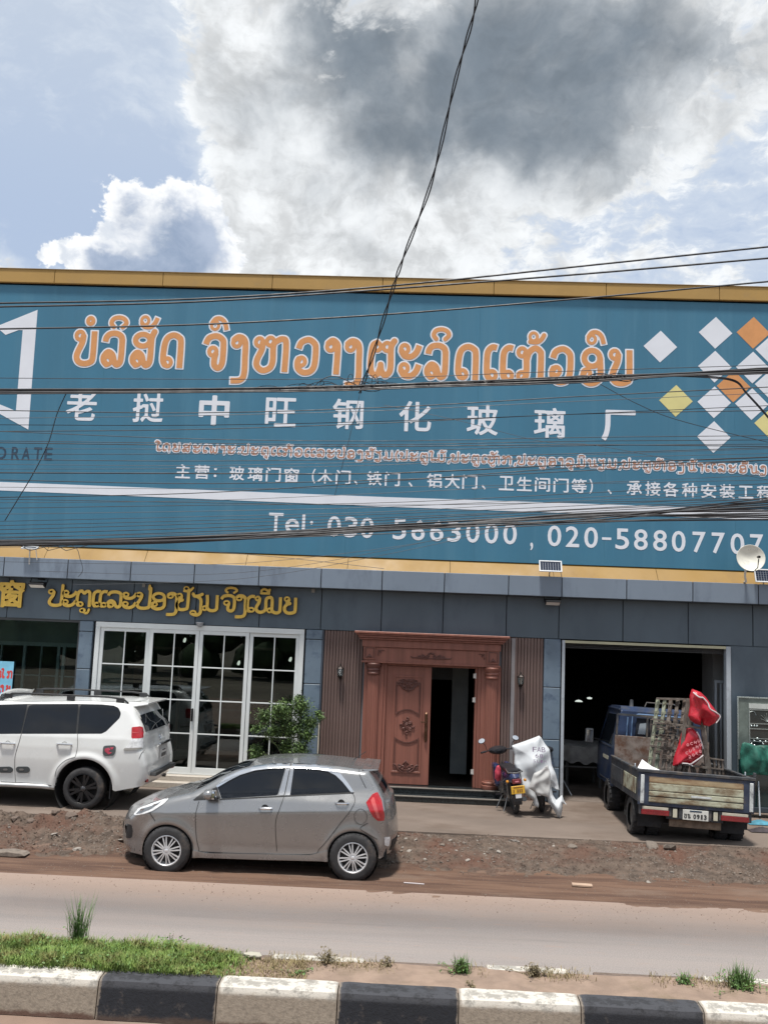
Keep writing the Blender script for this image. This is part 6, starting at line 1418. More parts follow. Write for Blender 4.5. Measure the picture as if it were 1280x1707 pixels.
rl = MB(); rl.tube([(-.2, cy0+.4, 1.88), (-.15, cy0+.5, 1.96), (.35, cy0+.5, 1.96), (.4, cy0+.4, 1.88)], .012, 8); rl.build('roof_bar', tdark, trk, origin=(0, 0, 0))
for sx2 in (-1,): quadpanel('door_decal', mat('stay_cream', (.5,)*3), [(sx2*(cw+.003), cy0+.5, .9), (sx2*(cw+.003), cy0+1.0, .9), (sx2*(cw+.003), cy0+1.0, .96), (sx2*(cw+.003), cy0+.5, .96)], .002)

# ---- load: rusty glass-carrying rack, red sacks, white paper --------------------------------
weath = mat('weathered_steel', (.17, .145, .125), .8, .1, var=.35, scale=9, dirt=(.09, .06, .045), dscale=10, damt=.7, bump=.002, bscale=90)
weathg = mat('weathered_green', (.30, .32, .24), .8, var=.3, scale=9, dirt=(.10, .08, .05), dscale=10, damt=.6)
rack = empty('glass_rack', (4.35, -2.35, .62), label='tall rusty A-shaped glass carrying rack of slatted steel standing on the truck bed', cat='rack')
def tz(zx, zy, y): p = P(980+zx/4.2667, 1140+zy/4.2667, y); return Vector((p.x, y, p.z))-Vector((4.35, -2.35, .62))
for i, (a, b_, ya, yb) in enumerate([((498, 108), (432, 625), -2.0, -2.15), ((548, 108), (480, 640), -2.1, -2.3), ((590, 112), (528, 640), -2.2, -2.4), ((640, 108), (572, 640), -2.15, -2.45), ((690, 112), (622, 640), -2.2, -2.5)]):
    A, B_ = tz(*a, ya), tz(*b_, yb); b = MB(); b.bar(A, B_, .055, .03)
    for t in np.linspace(.06, .94, 8): b.cbox(A.lerp(B_, t)+Vector((.0, -.022, 0)), (.075, .018, .035))
    b.build('rack_slat', weathg if i in (0, 1) else weath, rack, origin=(0, 0, 0))
for a, b_, ya in (((712, 112), (640, 655), -2.55), ((792, 112), (850, 655), -2.55), ((735, 118), (690, 650), -1.95), ((800, 118), (866, 650), -1.95)):
    b = MB(); b.bar(tz(*a, ya), tz(*b_, ya), .05, .05); b.build('rack_leg', weath, rack, origin=(0, 0, 0))
for a, b_, y1_, y2_ in (((488, 106), (722, 112), -2.05, -2.3), ((470, 275), (690, 300), -2.1, -2.45), ((445, 440), (668, 470), -2.1, -2.5), ((690, 298), (832, 322), -2.56, -2.56), ((655, 570), (848, 600), -2.56, -2.56), ((712, 116), (800, 120), -2.55, -2.55), ((735, 120), (712, 114), -1.95, -2.55), ((800, 122), (792, 114), -1.95, -2.55)):
    b = MB(); b.bar(tz(*a, y1_), tz(*b_, y2_), .045, .03); b.build('rack_rail', weath, rack, origin=(0, 0, 0))
b = MB()
for i in range(60):
    t = rng.random(); x0_ = 470+t*200; y_ = -2.3-.2*rng.random(); zz = 240+rng.random()*330
    b.bar(tz(x0_-35*rng.random()-5, zz, y_), tz(x0_+35, zz+14*rng.random(), y_+.05), .016)
for i in range(14):
    zx = 640+rng.random()*190; b.bar(tz(zx, 560+30*rng.random(), -2.5), tz(zx+rng.uniform(-30, 30), 650, -2.45), .028, .04)
b.build('rack_rungs', weath, rack, origin=(0, 0, 0))
# small upright pallet to the right
pal_ = empty('metal_crate', tuple(Vector((4.35, -2.35, .62))+tz(905, 655, -1.9)), label='grey slatted metal crate in the truck bed right of the red sacks', cat='crate')
c0 = Vector(pal_.location)-Vector((4.35, -2.35, .62))
for zx in (872, 905, 935, 962):
    b = MB(); b.bar(tz(zx-10, 525+(zx-872)*.25, -1.9)-c0, tz(zx-2, 660, -1.9)-c0, .05, .03); b.build('crate_slat', weath, pal_, origin=(0, 0, 0))
b = MB(); b.bar(tz(855, 530, -1.92)-c0, tz(965, 545, -1.92)-c0, .035, .02); b.bar(tz(868, 600, -1.92)-c0, tz(965, 612, -1.92)-c0, .03, .02); b.build('crate_rail', weath, pal_, origin=(0, 0, 0))
# ---- crumpled sheets and sacks -----------------------------------------------------------------
def crumple(name, pts, y, m, dome=.12, fold=.03, f=6, seed=1, back=True, step=.02, lean=0.0, parent=None, off=Vector((0, 0, 0)), **k):
    """cloth shape: outline pts (x, z) with a domed, folded front; closed behind"""
    xs = [a for a, b in pts]; zs = [b for a, b in pts]
    V, Fs, B = march(lambda X, Z: poly_sdf(X, Z, pts), min(xs)-.01, max(xs)+.01, min(zs)-.01, max(zs)+.01, step, merge=False)
    A = np.array(V); d = -poly_sdf(A[:, 0], A[:, 1], pts); md = d.max()
    wob_ = fbm(A[:, 0]+50, A[:, 1]+50, f*.45, seed, 2)
    ridg = .55*np.sin(f*4.2*(A[:, 0]*1.0+A[:, 1]*.35)+9*wob_)+.35*np.sin(f*6.5*(A[:, 0]*.55-A[:, 1]*.6)+7*wob_+1.3)+.35*(fbm(A[:, 0]+50, A[:, 1]+50, f*2.2, seed+1, 2)-.5)
    bul = dome*np.sqrt(np.clip(d/md, 0, 1))+fold*ridg*np.clip(d/.04, .25, 1)+lean*(A[:, 1]-min(zs))
    vs = [(a, y-b_, c) for (a, c), b_ in zip(V, bul)]
    mb = MB().add(vs, Fs, True)
    if back:
        mb.add([(a, y+.3*dome*math.sqrt(max(0, q/md))+.002-b_*0+(-(lean*(c-min(zs)))), c) for (a, c), b_, q in zip(V, bul, d)], [f_[::-1] for f_ in Fs], True)
        n = len(V); mb.add(vs+[(a, y+.3*dome*math.sqrt(max(0, q/md))+.002-lean*(c-min(zs)), c) for (a, c), q in zip(V, d)], [(a, b, b+n, a+n) for a, b in B])
    return mb.build(name, m, parent, fix=True, **k)
sackr = mat('sack_red', (.46, .020, .034), .25, var=.15, scale=6, dirt=(.62, .12, .12), dscale=6, damt=.3); sackw = mat('sack_print', (.66, .60, .60), .5)
T = lambda zx, zy, y: (P(980+zx/4.2667, 1140+zy/4.2667, y).x, P(980+zx/4.2667, 1140+zy/4.2667, y).z)
def sack(pts, y, lab, bands, seed):
    t = empty('red_sack', (0, 0, 0), label=lab, cat='sack')
    pz = [T(a, b, y) for a, b in pts]; cx = sum(a for a, b in pz)/len(pz); cz = min(b for a, b in pz); t.location = (cx, y, cz)
    loc = [(a-cx, b-cz) for a, b in pz]
    crumple('sack_cloth', loc, 0, sackr, .14, .045, 4.5, seed, parent=t, step=.015, origin=(0, 0, 0))
    for L in bands:
        q = [(T(a, b, y)[0]-cx, T(a, b, y)[1]-cz) for a, b in L]; b = MB()
        d = lambda x, z: .13*math.sqrt(max(0, min(1, -poly_sdf(np.array([x]), np.array([z]), loc)[0]/max(.02, max(-poly_sdf(np.array([p[0] for p in loc])*.5, np.array([p[1] for p in loc])*.5, loc))))))+.03
        b.tube([(x, -d(x, z)-.012, z) for x, z in smooth(q, 4)], .011, 6); b.build('printed_band', sackw, t, origin=(0, 0, 0))
sack([(738, 36), (800, 60), (838, 95), (870, 140), (920, 205), (935, 235), (905, 280), (860, 306), (820, 296), (808, 250), (800, 296), (760, 285), (728, 262), (712, 230), (725, 160), (722, 90)], -2.62, 'shiny red sack tied over the top of the glass rack on the truck',
     [[(800, 95), (835, 135), (850, 175), (895, 200), (930, 232), (900, 278)], [(738, 60), (770, 90), (800, 95)]], 5)
sack([(680, 320), (742, 312), (790, 360), (812, 440), (815, 500), (790, 545), (740, 590), (700, 575), (655, 590), (600, 585), (612, 520), (640, 440), (665, 350)], -2.50, 'crumpled red printed sack stuffed between the lower legs of the glass rack',
     [[(765, 340), (790, 400), (808, 460)], [(812, 505), (770, 530), (715, 570)], [(655, 560), (700, 565), (740, 585)]], 9)
txt = empty('sack_lettering', (0, 0, 0)); bpy.data.objects.remove(txt)
lowsack = [o for o in bpy.data.objects if o.name.startswith('red_sack')][-1]
lx, ly, lz = lowsack.location
for r_, (word, zx0, zy0, dx, dy) in enumerate((('OCHU', 685, 425, 26, -9), ('CUSMO', 678, 482, 24, -14), ('20KG', 700, 510, 24, -13))):
    for i, ch in enumerate(word):
        x, z_ = T(zx0+i*dx, zy0+i*dy, -2.5); o = font_plate(ch, x-lx, z_-lz, .036, .040, mat('sack_text', (.72, .28, .30), .5), lowsack, y=-.195, depth=.003, step=.006, bold=.003, name='printed_letter')
paper = mat('paper_white', (.72, .73, .76), .7, var=.04, scale=6)
pp = empty('white_paper', (T(430, 620, -2.95)[0], -2.95, 1.0), label='folded white sheet lying on the truck bed behind the tailgate', cat='sheet')
q = [(Vector((*T(*a, -2.95),))-Vector((pp.location.x, 1.0))) for a in ((345, 612), (415, 556), (470, 598), (520, 618), (562, 636), (350, 630))]
V_ = [(v.x, 0, v.y) for v in q]; V_[1] = (V_[1][0], .28, V_[1][2]); V_[2] = (V_[2][0], .15, V_[2][2])
MB().add(V_+[(a, b+.01, c-.006) for a, b, c in V_], [(0, 1, 2), (0, 2, 3), (0, 3, 4, 5), (8, 7, 6), (9, 8, 6), (11, 10, 9, 6), (0, 6, 7, 1), (1, 7, 8, 2), (2, 8, 9, 3), (3, 9, 10, 4), (4, 10, 11, 5), (5, 11, 6, 0)]).build('paper_fold', paper, pp, origin=(0, 0, 0))

# ---- motorbikes ---------------------------------------------------------------------------------
bkb = mat('bike_navy', (.018, .028, .085), .25, coat=.6, var=.1); bkk = mat('bike_black', (.018, .018, .022), .4, var=.2); bks = mat('bike_steel', (.28, .28, .28), .35, .8, var=.2, scale=10)
def motorbike(loc, rz, lean, lab):
    t = empty('motorbike', loc, (0, lean, rz), label=lab, cat='motorbike')
    def wh(y):
        b = MB(); b.lathe([(.215, -.028), (.262, -.036), (.285, -.014), (.285, .014), (.262, .036), (.215, .028)], n=36, axis='X'); w_ = b.build('wheel', tyre_m, t, origin=(0, 0, 0)); w_.location = (0, y, .285)
        b = MB(); b.lathe([(.216, -.022), (.205, -.02), (.205, .02), (.216, .022)], n=32, axis='X'); b.lathe([(0, -.05), (.035, -.05), (.04, .05), (0, .05)], n=12, axis='X')
        for i in range(16): a = 2*math.pi*i/16; b.bar((.02*(-1)**i, .03*math.cos(a), .03*math.sin(a)), (0, .208*math.cos(a+.25), .208*math.sin(a+.25)), .005)
        b.build('rim', bks, w_, origin=(0, 0, 0))
    wh(0); wh(1.22)
    b = MB()    # rear mudguard and tail
    n = 12
    for r_, w_, a0, a1 in ((.32, .065, -15, 120),):
        for i in range(n):
            p, q = R(a0+(a1-a0)*i/n), R(a0+(a1-a0)*(i+1)/n)
            b.add([(-w_, -r_*math.cos(p), .285+r_*math.sin(p)), (w_, -r_*math.cos(p), .285+r_*math.sin(p)), (w_, -r_*math.cos(q), .285+r_*math.sin(q)), (-w_, -r_*math.cos(q), .285+r_*math.sin(q)),
                   (-w_-.01, -(r_-.03)*math.cos(p), .285+(r_-.03)*math.sin(p)), (w_+.01, -(r_-.03)*math.cos(p), .285+(r_-.03)*math.sin(p)), (w_+.01, -(r_-.03)*math.cos(q), .285+(r_-.03)*math.sin(q)), (-w_-.01, -(r_-.03)*math.cos(q), .285+(r_-.03)*math.sin(q))],
                  [(0, 1, 2, 3), (0, 4, 7, 3), (1, 5, 6, 2)], True)
    b.build('rear_mudguard', bkk, t, origin=(0, 0, 0))
    b = MB()    # tail fairing: lofted sections towards the seat
    secs = [(-.33, .60, .055, .05), (-.25, .63, .095, .085), (-.05, .64, .125, .11), (.20, .60, .135, .13), (.42, .55, .12, .13)]
    vs = []; k = 14
    for y, z, w_, h_ in secs:
        for a in range(k): q = 2*math.pi*a/k; vs.append((w_*math.copysign(abs(math.cos(q))**.7, math.cos(q)), y, z+h_*math.copysign(abs(math.sin(q))**.8, math.sin(q))))
    b.add(vs, [(i*k+a, i*k+(a+1) % k, (i+1)*k+(a+1) % k, (i+1)*k+a) for i in range(len(secs)-1) for a in range(k)]+[tuple(range(k)), tuple((len(secs)-1)*k+a for a in range(k))], True); b.build('tail_fairing', bkb, t, origin=(0, 0, 0))
    MB().box(-.115, .115, -.24, .55, .70, .775).build('saddle', bkk, t, bevel=.03, origin=(0, 0, 0))
    b = MB(); b.tube([(-.10, -.05, .76), (-.12, -.30, .74), (0, -.37, .73), (.12, -.30, .74), (.10, -.05, .76)], .013, 8); b.build('grab_rail', bks, t, origin=(0, 0, 0))
    MB().box(-.075, .075, -.375, -.33, .555, .635).build('tail_light', mat('bike_tail_red', (.16, .015, .02), .15, coat=.8), t, bevel=.012, origin=(0, 0, 0))
    MB().box(-.03, .03, -.382, -.376, .585, .605).build('light_reflector', mat('reflector_pink', (.7, .25, .3), .2), t, origin=(0, 0, 0))
    pl_ = MB().box(-.115, .115, -.405, -.397, .40, .53).build('number_plate', mat('plate_yellow', (.72, .42, .04), .5, var=.08, scale=20), t, bevel=.004, origin=(0, 0, 0))
    b = MB(); b.box(-.08, .08, -.4085, -.4055, .50, .515)
    for i in range(3): b.box(-.02+i*.035, .005+i*.035, -.4085, -.4055, .425, .475)
    b.box(-.085, -.065, -.4085, -.4055, .425, .475); b.build('plate_characters', mat('plate_dark', (.25, .12, .03), .6), pl_, origin=(0, 0, 0))
    MB().box(-.05, .05, -.40, -.392, .33, .40).build('mud_flap_label', paper, t, origin=(0, 0, 0))
    for sg in (-1, 1):
        b = MB(); b.lathe([(0, -.03), (.022, -.02), (.026, .0), (.02, .03)], (sg*.15, -.32, .60), 10, 'Y'); b.build('indicator', mat('amber', (.6, .25, .03), .2), t, origin=(0, 0, 0))
        b = MB(); b.tube([(sg*.085, .02, .27), (sg*.10, -.03, .58)], .02, 10); 
        for i in range(9): b.lathe([(.02, 0), (.033, .006), (.02, .012)], (sg*(.087+.0014*i), .015-.004*i, .32+i*.022), 10)
        b.build('shock_absorber', bks, t, origin=(0, 0, 0)); b = MB(); b.bar((sg*.07, 0, .285), (sg*.07, .5, .33), .03, .05); b.build('swing_arm', bks, t, origin=(0, 0, 0))
        b = MB(); b.tube([(sg*.05, 1.22, .285), (sg*.06, 1.02, .72)], .018, 8); b.build('fork', bks, t, origin=(0, 0, 0))
        b = MB(); b.tube([(0, .95, .93), (sg*.14, .93, .96), (sg*.30, .84, .95)], .011, 8); b.tube([(sg*.25, .865, .952), (sg*.345, .82, .945)], .018, 8); b.tube([(sg*.22, .89, .96), (sg*.33, .90, .93)], .006, 6); b.build('handlebar', bkk, t, origin=(0, 0, 0))
        b = MB(); b.tube([(sg*.22, .88, .96), (sg*.25, .86, 1.07), (sg*.30, .85, 1.12)], .006, 6); b.build('mirror_stalk', bkk, t, origin=(0, 0, 0))
        mo = MB().lathe([(0, 0), (.055, .002), (.066, .012), (.05, .03), (0, .035)], n=18, axis='Y').build('mirror', bkk, t, origin=(0, 0, 0)); mo.location = (sg*.31, .84, 1.15); mo.scale = (1, 1, .72); mo.rotation_euler = (-.55, .3*sg, 0)
        MB().lathe([(0, -.003), (.058, -.002), (.058, .003)], n=18, axis='Y').build('mirror_glass', chrome, mo, origin=(0, 0, 0))
        b = MB(); b.box(*sorted((sg*.06, sg*.16)), .70, .95, .35, .75); b.build('leg_shield', bkb, t, bevel=.05, origin=(0, 0, 0))
        b = MB(); b.bar((sg*.08, .45, .27), (sg*.22, .45, .27), .025); b.build('footrest', bkk, t, origin=(0, 0, 0))
    b = MB(); b.lathe([(0, -.12), (.05, -.11), (.085, -.03), (.09, .05), (.07, .12), (0, .14)], (0, 0, 0), 18, 'Y', M=Matrix.Translation((0, .98, .94)) @ Matrix.Diagonal((1.9, 1, .85, 1))); b.build('headlamp_cowl', bkk, t, origin=(0, 0, 0))
    b = MB(); b.lathe([(0, -.10), (.10, -.08), (.13, .02), (.10, .12), (0, .15)], (0, .55, .33), 16, 'Y'); b.cbox((0, .5, .42), (.2, .3, .12)); b.build('engine', bks, t, origin=(0, 0, 0))
    b = MB(); b.tube([(.12, .6, .22), (.13, .2, .20), (.14, -.20, .27)], [.018, .022, .042], 10); b.build('exhaust', mat('steel_dull2', (.16,)*3), t, origin=(0, 0, 0))
    b = MB(); b.tube([(-.06, .55, .28), (-.24, .50, .0)], .009, 6); b.tube([(-.08, .1, .3), (-.2, -.02, .06)], .008, 6); b.build('side_stand', bks, t, origin=(0, 0, 0))
    return t
mb1 = motorbike((P(859, 1357, -1.4).x+.0, -1.40, 0), R(7), R(-7), 'dark blue motorbike with yellow plate parked by the granite steps')
g0 = P(829, 1290, -1.25); gl_ = crumple('hanging_bag', [(.0, .0), (.05, .02), (.065, .10), (.055, .22), (.02, .28), (-.02, .26), (-.05, .17), (-.045, .05)], 0, mat('bag_red', (.42, .04, .07), .5, var=.3, scale=12, dirt=(.6, .3, .3), dscale=16, damt=.4), .05, .015, 9, 3, step=.012, origin=(0, 0, 0))
gl_.location = (g0.x, -1.28, g0.z-.13); tag(gl_, 'small red bag hanging from the left handlebar of the motorbike', 'bag')
mb2 = copy_tree(mb1); mb2.location = (P(905, 1352, -1.2).x, -1.12, 0); mb2.rotation_euler = (0, R(-6), R(-14)); tag(mb2, 'second motorbike hidden under the white printed sheet, only wheels showing', 'motorbike')
for ch_ in list(mb2.children):
    if ch_.name.split('.')[0] in ('handlebar', 'mirror', 'mirror_stalk'):
        for g_ in list(ch_.children): bpy.data.objects.remove(g_)
        bpy.data.objects.remove(ch_)
for a in (mb1, mb2): a['group'] = 'motorbikes by the steps'
Z8 = lambda zx, zy, y: (P(780+zx/7.111, 1200+zy/7.111, y).x, P(780+zx/7.111, 1200+zy/7.111, y).z)
cy_ = -1.58
cl = empty('sheet_cover', (P(895, 1350, cy_).x, cy_, .15), label='dirty white woven sheet with purple print draped over the second motorbike', cat='sheet')
clm = mat('woven_white', (.52, .545, .57), .65, var=.05, scale=5, dirt=(.40, .38, .38), dscale=5, damt=.35, bump=.0012, bscale=120)
cp = [(a-cl.location.x, b-cl.location.z) for a, b in (Z8(*q, cy_) for q in ((528, 325), (700, 265), (862, 205), (885, 225), (930, 300), (985, 370), (995, 450), (1010, 560), (1050, 650), (1075, 750), (1092, 852), (1040, 835), (1000, 800), (1010, 900), (1050, 960), (1120, 900), (1150, 980), (1182, 1020), (1130, 1000), (1120, 1080), (1098, 1172), (1060, 1150), (1000, 1050), (955, 985), (940, 905), (880, 880), (812, 862), (822, 930), (845, 1010), (838, 1052), (780, 1022), (775, 960), (700, 905), (632, 872), (610, 800), (612, 690), (575, 590), (556, 540), (562, 430)))]
crumple('draped_cloth', cp, 0, clm, .19, .06, 3.2, 17, back=False, step=.016, parent=cl, origin=(0, 0, 0), lean=-.16)
cp2 = [(a-cl.location.x, b-cl.location.z) for a, b in (Z8(*q, cy_) for q in ((765, 620), (850, 580), (930, 520), (960, 620), (960, 760), (940, 900), (870, 878), (810, 862), (705, 790)))]
crumple('folded_corner', cp2, -.20, mat('woven_grey', (.44, .44, .435), .65, var=.08, scale=7, dirt=(.36, .33, .33), dscale=5, damt=.5), .05, .03, 6, 23, back=False, step=.016, parent=cl, origin=(0, 0, 0), lean=-.10)
prt = mat('print_purple', (.26, .20, .30), .7)
for word, zx0, zy0, dx, dy, s in (('FAB', 775, 340, 52, 2, .082), ('68', 800, 412, 50, 4, .066), ('SLIM', 770, 470, 42, 4, .045)):
    for i, ch in enumerate(word):
        x, z_ = Z8(zx0+i*dx, zy0+i*dy, cy_); u_ = (z_-cl.location.z)
        font_plate(ch, x-cl.location.x, z_-cl.location.z, s*.8, s, prt, cl, y=-.315+.16*u_, depth=.003, step=.005, name='printed_letter', thin=None)
# ---- ornate door and covered glass at the right edge ---------------------------------------------
Z7 = lambda zx, zy, y: (P(1180+zx/5.69, 1120+zy/5.69, y).x, P(1180+zx/5.69, 1120+zy/5.69, y).z)
oy = -.22; od = empty('ornate_metal_door', (*Z7(290, 880, oy)[:1], oy, .05), label='ornate green-grey metal door with silver trim leaning on the wall at the right edge', cat='door')
ox = od.location.x; zt0 = Z7(290, 245, oy)[1]-.05
sage = mat('sage_metal', (.17, .205, .185), .4, .3, var=.2, scale=6); silv = mat('silver_trim', (.48, .54, .53), .28, .7, var=.1, scale=8)
box('door_slab', sage, 0, 1.15, 0, .05, 0, zt0, od); rect_ring('silver_edge', -.02, 1.17, -.01, zt0+.02, .025, .02, silv, od, 0)
xi = Z7(385, 300, oy)[0]-ox; zi = Z7(385, 300, oy)[1]-.05
box('top_rail', mat('pale_rail', (.50, .53, .50), .4), xi-.0, 1.0, -.018, -.001, zi-.09, zi, od)
rect_ring('panel_frame', xi, 1.0, .55, zi-.10, .02, .014, silv, od, 0); box('etched_panel', mat('panel_black', (.025, .032, .032), .2, coat=.6), xi+.02, .98, -.006, -.0008, .57, zi-.12, od)
b = MB()
for zy_, in ((490,), (540,), (632,), (658,), (800,)):
    zz = Z7(400, zy_, oy)[1]-.05; b.box(xi+.02, .98, -.016, -.0065, zz-.006, zz+.006)
for zx, zy in ((412, 513), (438, 513), (464, 513), (468, 634), (440, 658), (495, 662), (548, 664), (522, 686), (412, 686), (440, 700)):
    x, zz = Z7(zx, zy, oy); b.lathe([(0, -.012), (.014, -.008), (.02, 0)], (x-ox, -.0068, zz-.05), 10, 'Y')
b.build('silver_moulding', silv, od, origin=(0, 0, 0))
b = MB()
for i in range(7):
    a0 = R(20+i*23); x0_, z0_ = Z7(555, 475, oy); L = .13+.03*(i % 2); b.tube([(x0_-ox, -.010, z0_-.05), (x0_-ox+.4*L*math.cos(a0), -.010, z0_-.05+.6*L*math.sin(a0)), (x0_-ox+L*math.cos(a0)*.9, -.010, z0_-.05+L*math.sin(a0))], .004, 5)
x0_, z0_ = Z7(385, 375, oy); b.tube(smooth([(x0_-ox+.02, z0_-.06), (x0_-ox+.09, z0_-.05), (x0_-ox+.13, z0_-.12)], 5) and [(a, -.01, c) for a, c in smooth([(x0_-ox+.02, z0_-.06), (x0_-ox+.09, z0_-.05), (x0_-ox+.13, z0_-.12)], 5)], .004, 5)
b.build('leaf_filigree', silv, od, origin=(0, 0, 0))
ny = -.88
net = mat('net_green', (.012, .105, .075), .6, var=.35, scale=9, dirt=(.02, .18, .13), dscale=8, damt=.5, bump=.003, bscale=60)
q = [Z7(*a, ny) for a in ((345, 690), (365, 675), (420, 690), (470, 712), (520, 705), (640, 710), (760, 700), (760, 985), (640, 1000), (480, 985), (350, 1000), (330, 900), (325, 780))]
gn = crumple('green_netting', [(a-q[0][0], b-q[-3][1]) for a, b in q], 0, net, .08, .035, 3.6, 31, step=.015, origin=(0, 0, 0)); gn.location = (q[0][0], ny+.12, q[-3][1]); tag(gn, 'dark green netting wrapped over leaning sheets in front of the ornate door', 'netting')
gs = empty('glass_stack', (Z7(480, 1300, -.75)[0], -.55, 0), label='stack of dark glass sheets on a trestle under the green netting', cat='glass stack')
for i in range(4): b = MB().box(-.30+.03*i, .75, -.02*i-.08, -.02*i-.066, .18, .98+.02*i); b.build('glass_sheet', mat('glass_dark_green', (.012, .03, .032), .08, coat=.6), gs, origin=(0, 0, 0))
b = MB(); b.box(-.36, .8, -.22, .02, .10, .175); b.bar((-.3, -.18, 0), (-.3, -.18, .12), .05); b.bar((-.3, 0, 0), (-.3, 0, .12), .05); b.bar((.7, -.18, 0), (.7, -.18, .12), .05); b.bar((.7, 0, 0), (.7, 0, .12), .05); b.build('trestle', mat('trestle_dark', (.03, .04, .05), .6), gs, origin=(0, 0, 0))
b = MB(); b.bar((.0, -.25, .05), (.02, -.14, .62), .035, .02); b.build('pale_prop', alumg, gs, origin=(0, 0, 0))
for nm, m_, zx, zy, lab, cat in (('blue_rag', mat('rag_blue', (.06, .22, .30), .8, var=.3, scale=9), 500, 1450, 'crumpled blue plastic rag on the ground at the foot of the glass stack', 'rag'), ('dark_rag', mat('rag_dark', (.05, .04, .045), .9, var=.4, scale=9), 520, 1520, 'dark rubbish scrap lying on the concrete at the right edge', 'rubbish')):
    gp = G(1180+zx/5.69, 1120+zy/5.69, 0); n = 22; vs = []
    for i in range(n):
        for j in range(n):
            u, v = i/(n-1)*2-1, j/(n-1)*2-1; h = max(0, 1-u*u)*max(0, 1-v*v)
            vs.append((u*.22, v*.12, .012+h*(.03+.05*float(fbm(np.array([u*1.]), np.array([v*1.]), 4, 41)[0]))))
    o = MB().add(vs, [(i*n+j, (i+1)*n+j, (i+1)*n+j+1, i*n+j+1) for i in range(n-1) for j in range(n-1)], True).build(nm, m_, origin=(0, 0, 0)); o.location = (gp.x, gp.y, 0); tag(o, lab, cat)
# ================================================================== plants
leafm = mat('bamboo_leaf', (.105, .170, .045), .55, var=.45, scale=9, spec=.4); leafm2 = mat('bamboo_leaf_dark', (.055, .10, .032), .6, var=.4, scale=9)
stemm = mat('stem_green', (.10, .13, .05), .6, var=.3, scale=8)
def leaves(name, pts, m, parent, L=(.035, .07), wd=.22, droop=.5, **k):
    vs = []; fs = []
    for p in pts:
        a = rng.uniform(0, 6.283); e = rng.uniform(-droop-.4, .5); l = rng.uniform(*L); w_ = l*wd
        d = np.array([math.cos(a)*math.cos(e), math.sin(a)*math.cos(e), math.sin(e)]); s_ = np.cross(d, [0, 0, 1]); s_ /= np.linalg.norm(s_)+1e-9; s_ = s_*math.cos(rng.uniform(-.9, .9))+np.cross(s_, d)*math.sin(rng.uniform(-.9, .9))
        q = len(vs); p = np.array(p); vs += [tuple(p), tuple(p+d*l*.45+s_*w_), tuple(p+d*l+np.array([0, 0, -.12*l])), tuple(p+d*l*.45-s_*w_)]; fs.append((q, q+1, q+2, q+3))
    me = bpy.data.meshes.new(name); me.from_pydata(vs, [], fs); return link(name, me, m, parent, **k)
byy = -.75; bc = P(492, 1290, byy); bam = empty('potted_bamboo', (bc.x, byy, 0), label='bushy green potted bamboo in front of the slate column, behind the grey hatchback', cat='plant')
MB().lathe([(0, 0), (.15, 0), (.20, .30), (.215, .32), (.195, .325), (.18, .27), (0, .26)], n=24).build('pot', mat('pot_clay', (.16, .11, .08), .7), bam, origin=(0, 0, 0))
def bp(px, py): p = P(px, py, byy); return (p.x-bc.x, p.z)
clumps = [(440, 1195, .13, 190), (470, 1185, .17, 320), (500, 1180, .16, 330), (515, 1205, .13, 220), (490, 1215, .18, 420), (455, 1220, .13, 220), (430, 1215, .09, 90), (500, 1250, .15, 380), (485, 1275, .13, 300), (425, 1250, .09, 90), (530, 1190, .06, 50), (535, 1195, .05, 30), (428, 1262, .10, 130), (497, 1165, .08, 60), (512, 1225, .11, 180), (478, 1245, .12, 200)]
b = MB(); ends = []
for px, py, r_, n_ in clumps:
    x, z_ = bp(px, py); e = (x, rng.uniform(-.12, .12), z_); s = (rng.uniform(-.08, .08), rng.uniform(-.06, .06), .26)
    mid = ((s[0]+e[0])*.5+rng.uniform(-.04, .04), (s[1]+e[1])*.5, (s[2]+e[2])*.62); b.tube(smooth([s, mid[:2]+(mid[2],), e], 4) if False else [s, mid, e], [.009, .006, .003], 5)
    for _ in range(4): b.tube([mid, (x+rng.normal()*r_*.8, rng.normal()*r_*.7, z_+rng.normal()*r_*.6)], [.004, .002], 4)
    ends.append((x, e[1], z_, r_, n_))
b.build('stems', stemm, bam, origin=(0, 0, 0))
for nm, m_, fr_ in (('foliage', leafm, 2.3), ('foliage', leafm2, 2.2)):
    pts = [(x+rng.normal()*r_*.52, y+rng.normal()*r_*.55, z_+rng.normal()*r_*.50) for x, y, z_, r_, n_ in ends for _ in range(int(n_*fr_))]
    leaves(nm, pts, m_, bam, L=(.03, .068), wd=.18, kind='stuff')
# grass on the median: one object nobody could count, thickest at the left
grassm = mat('grass_blade', (.15, .225, .052), .6, var=.5, scale=7, spec=.3, dirt=(.22, .19, .075), dscale=5, damt=.7); dryg = mat('dry_grass', (.25, .20, .10), .8, var=.3, scale=6)
def blades(name, n, xf, yf, hf, m, wd=.004, lean=.8, zf=None, parent=None, dens=None, **k):
    vs = []; fs = []
    for _ in range(n):
        x, y = xf(), yf()
        if dens and rng.random() > dens(x, y): continue
        h = hf(x, y)*rng.uniform(.5, 1.2); a = rng.uniform(0, 6.283); l = rng.uniform(.1, lean)*h; dx, dy = math.cos(a)*l, math.sin(a)*l
        sx_2, sy_2 = -math.sin(a)*wd, math.cos(a)*wd; z = zf(x, y) if zf else .07; q = len(vs)
        vs += [(x-sx_2, y-sy_2, z), (x+sx_2, y+sy_2, z), (x+dx*.4+sx_2*.8, y+dy*.4+sy_2*.8, z+h*.6), (x+dx*.4-sx_2*.8, y+dy*.4-sy_2*.8, z+h*.6), (x+dx, y+dy, z+h)]
        fs += [(q, q+1, q+2, q+3), (q+3, q+2, q+4)]
    me = bpy.data.meshes.new(name); me.from_pydata(vs, [], fs); return link(name, me, m, parent, **k)
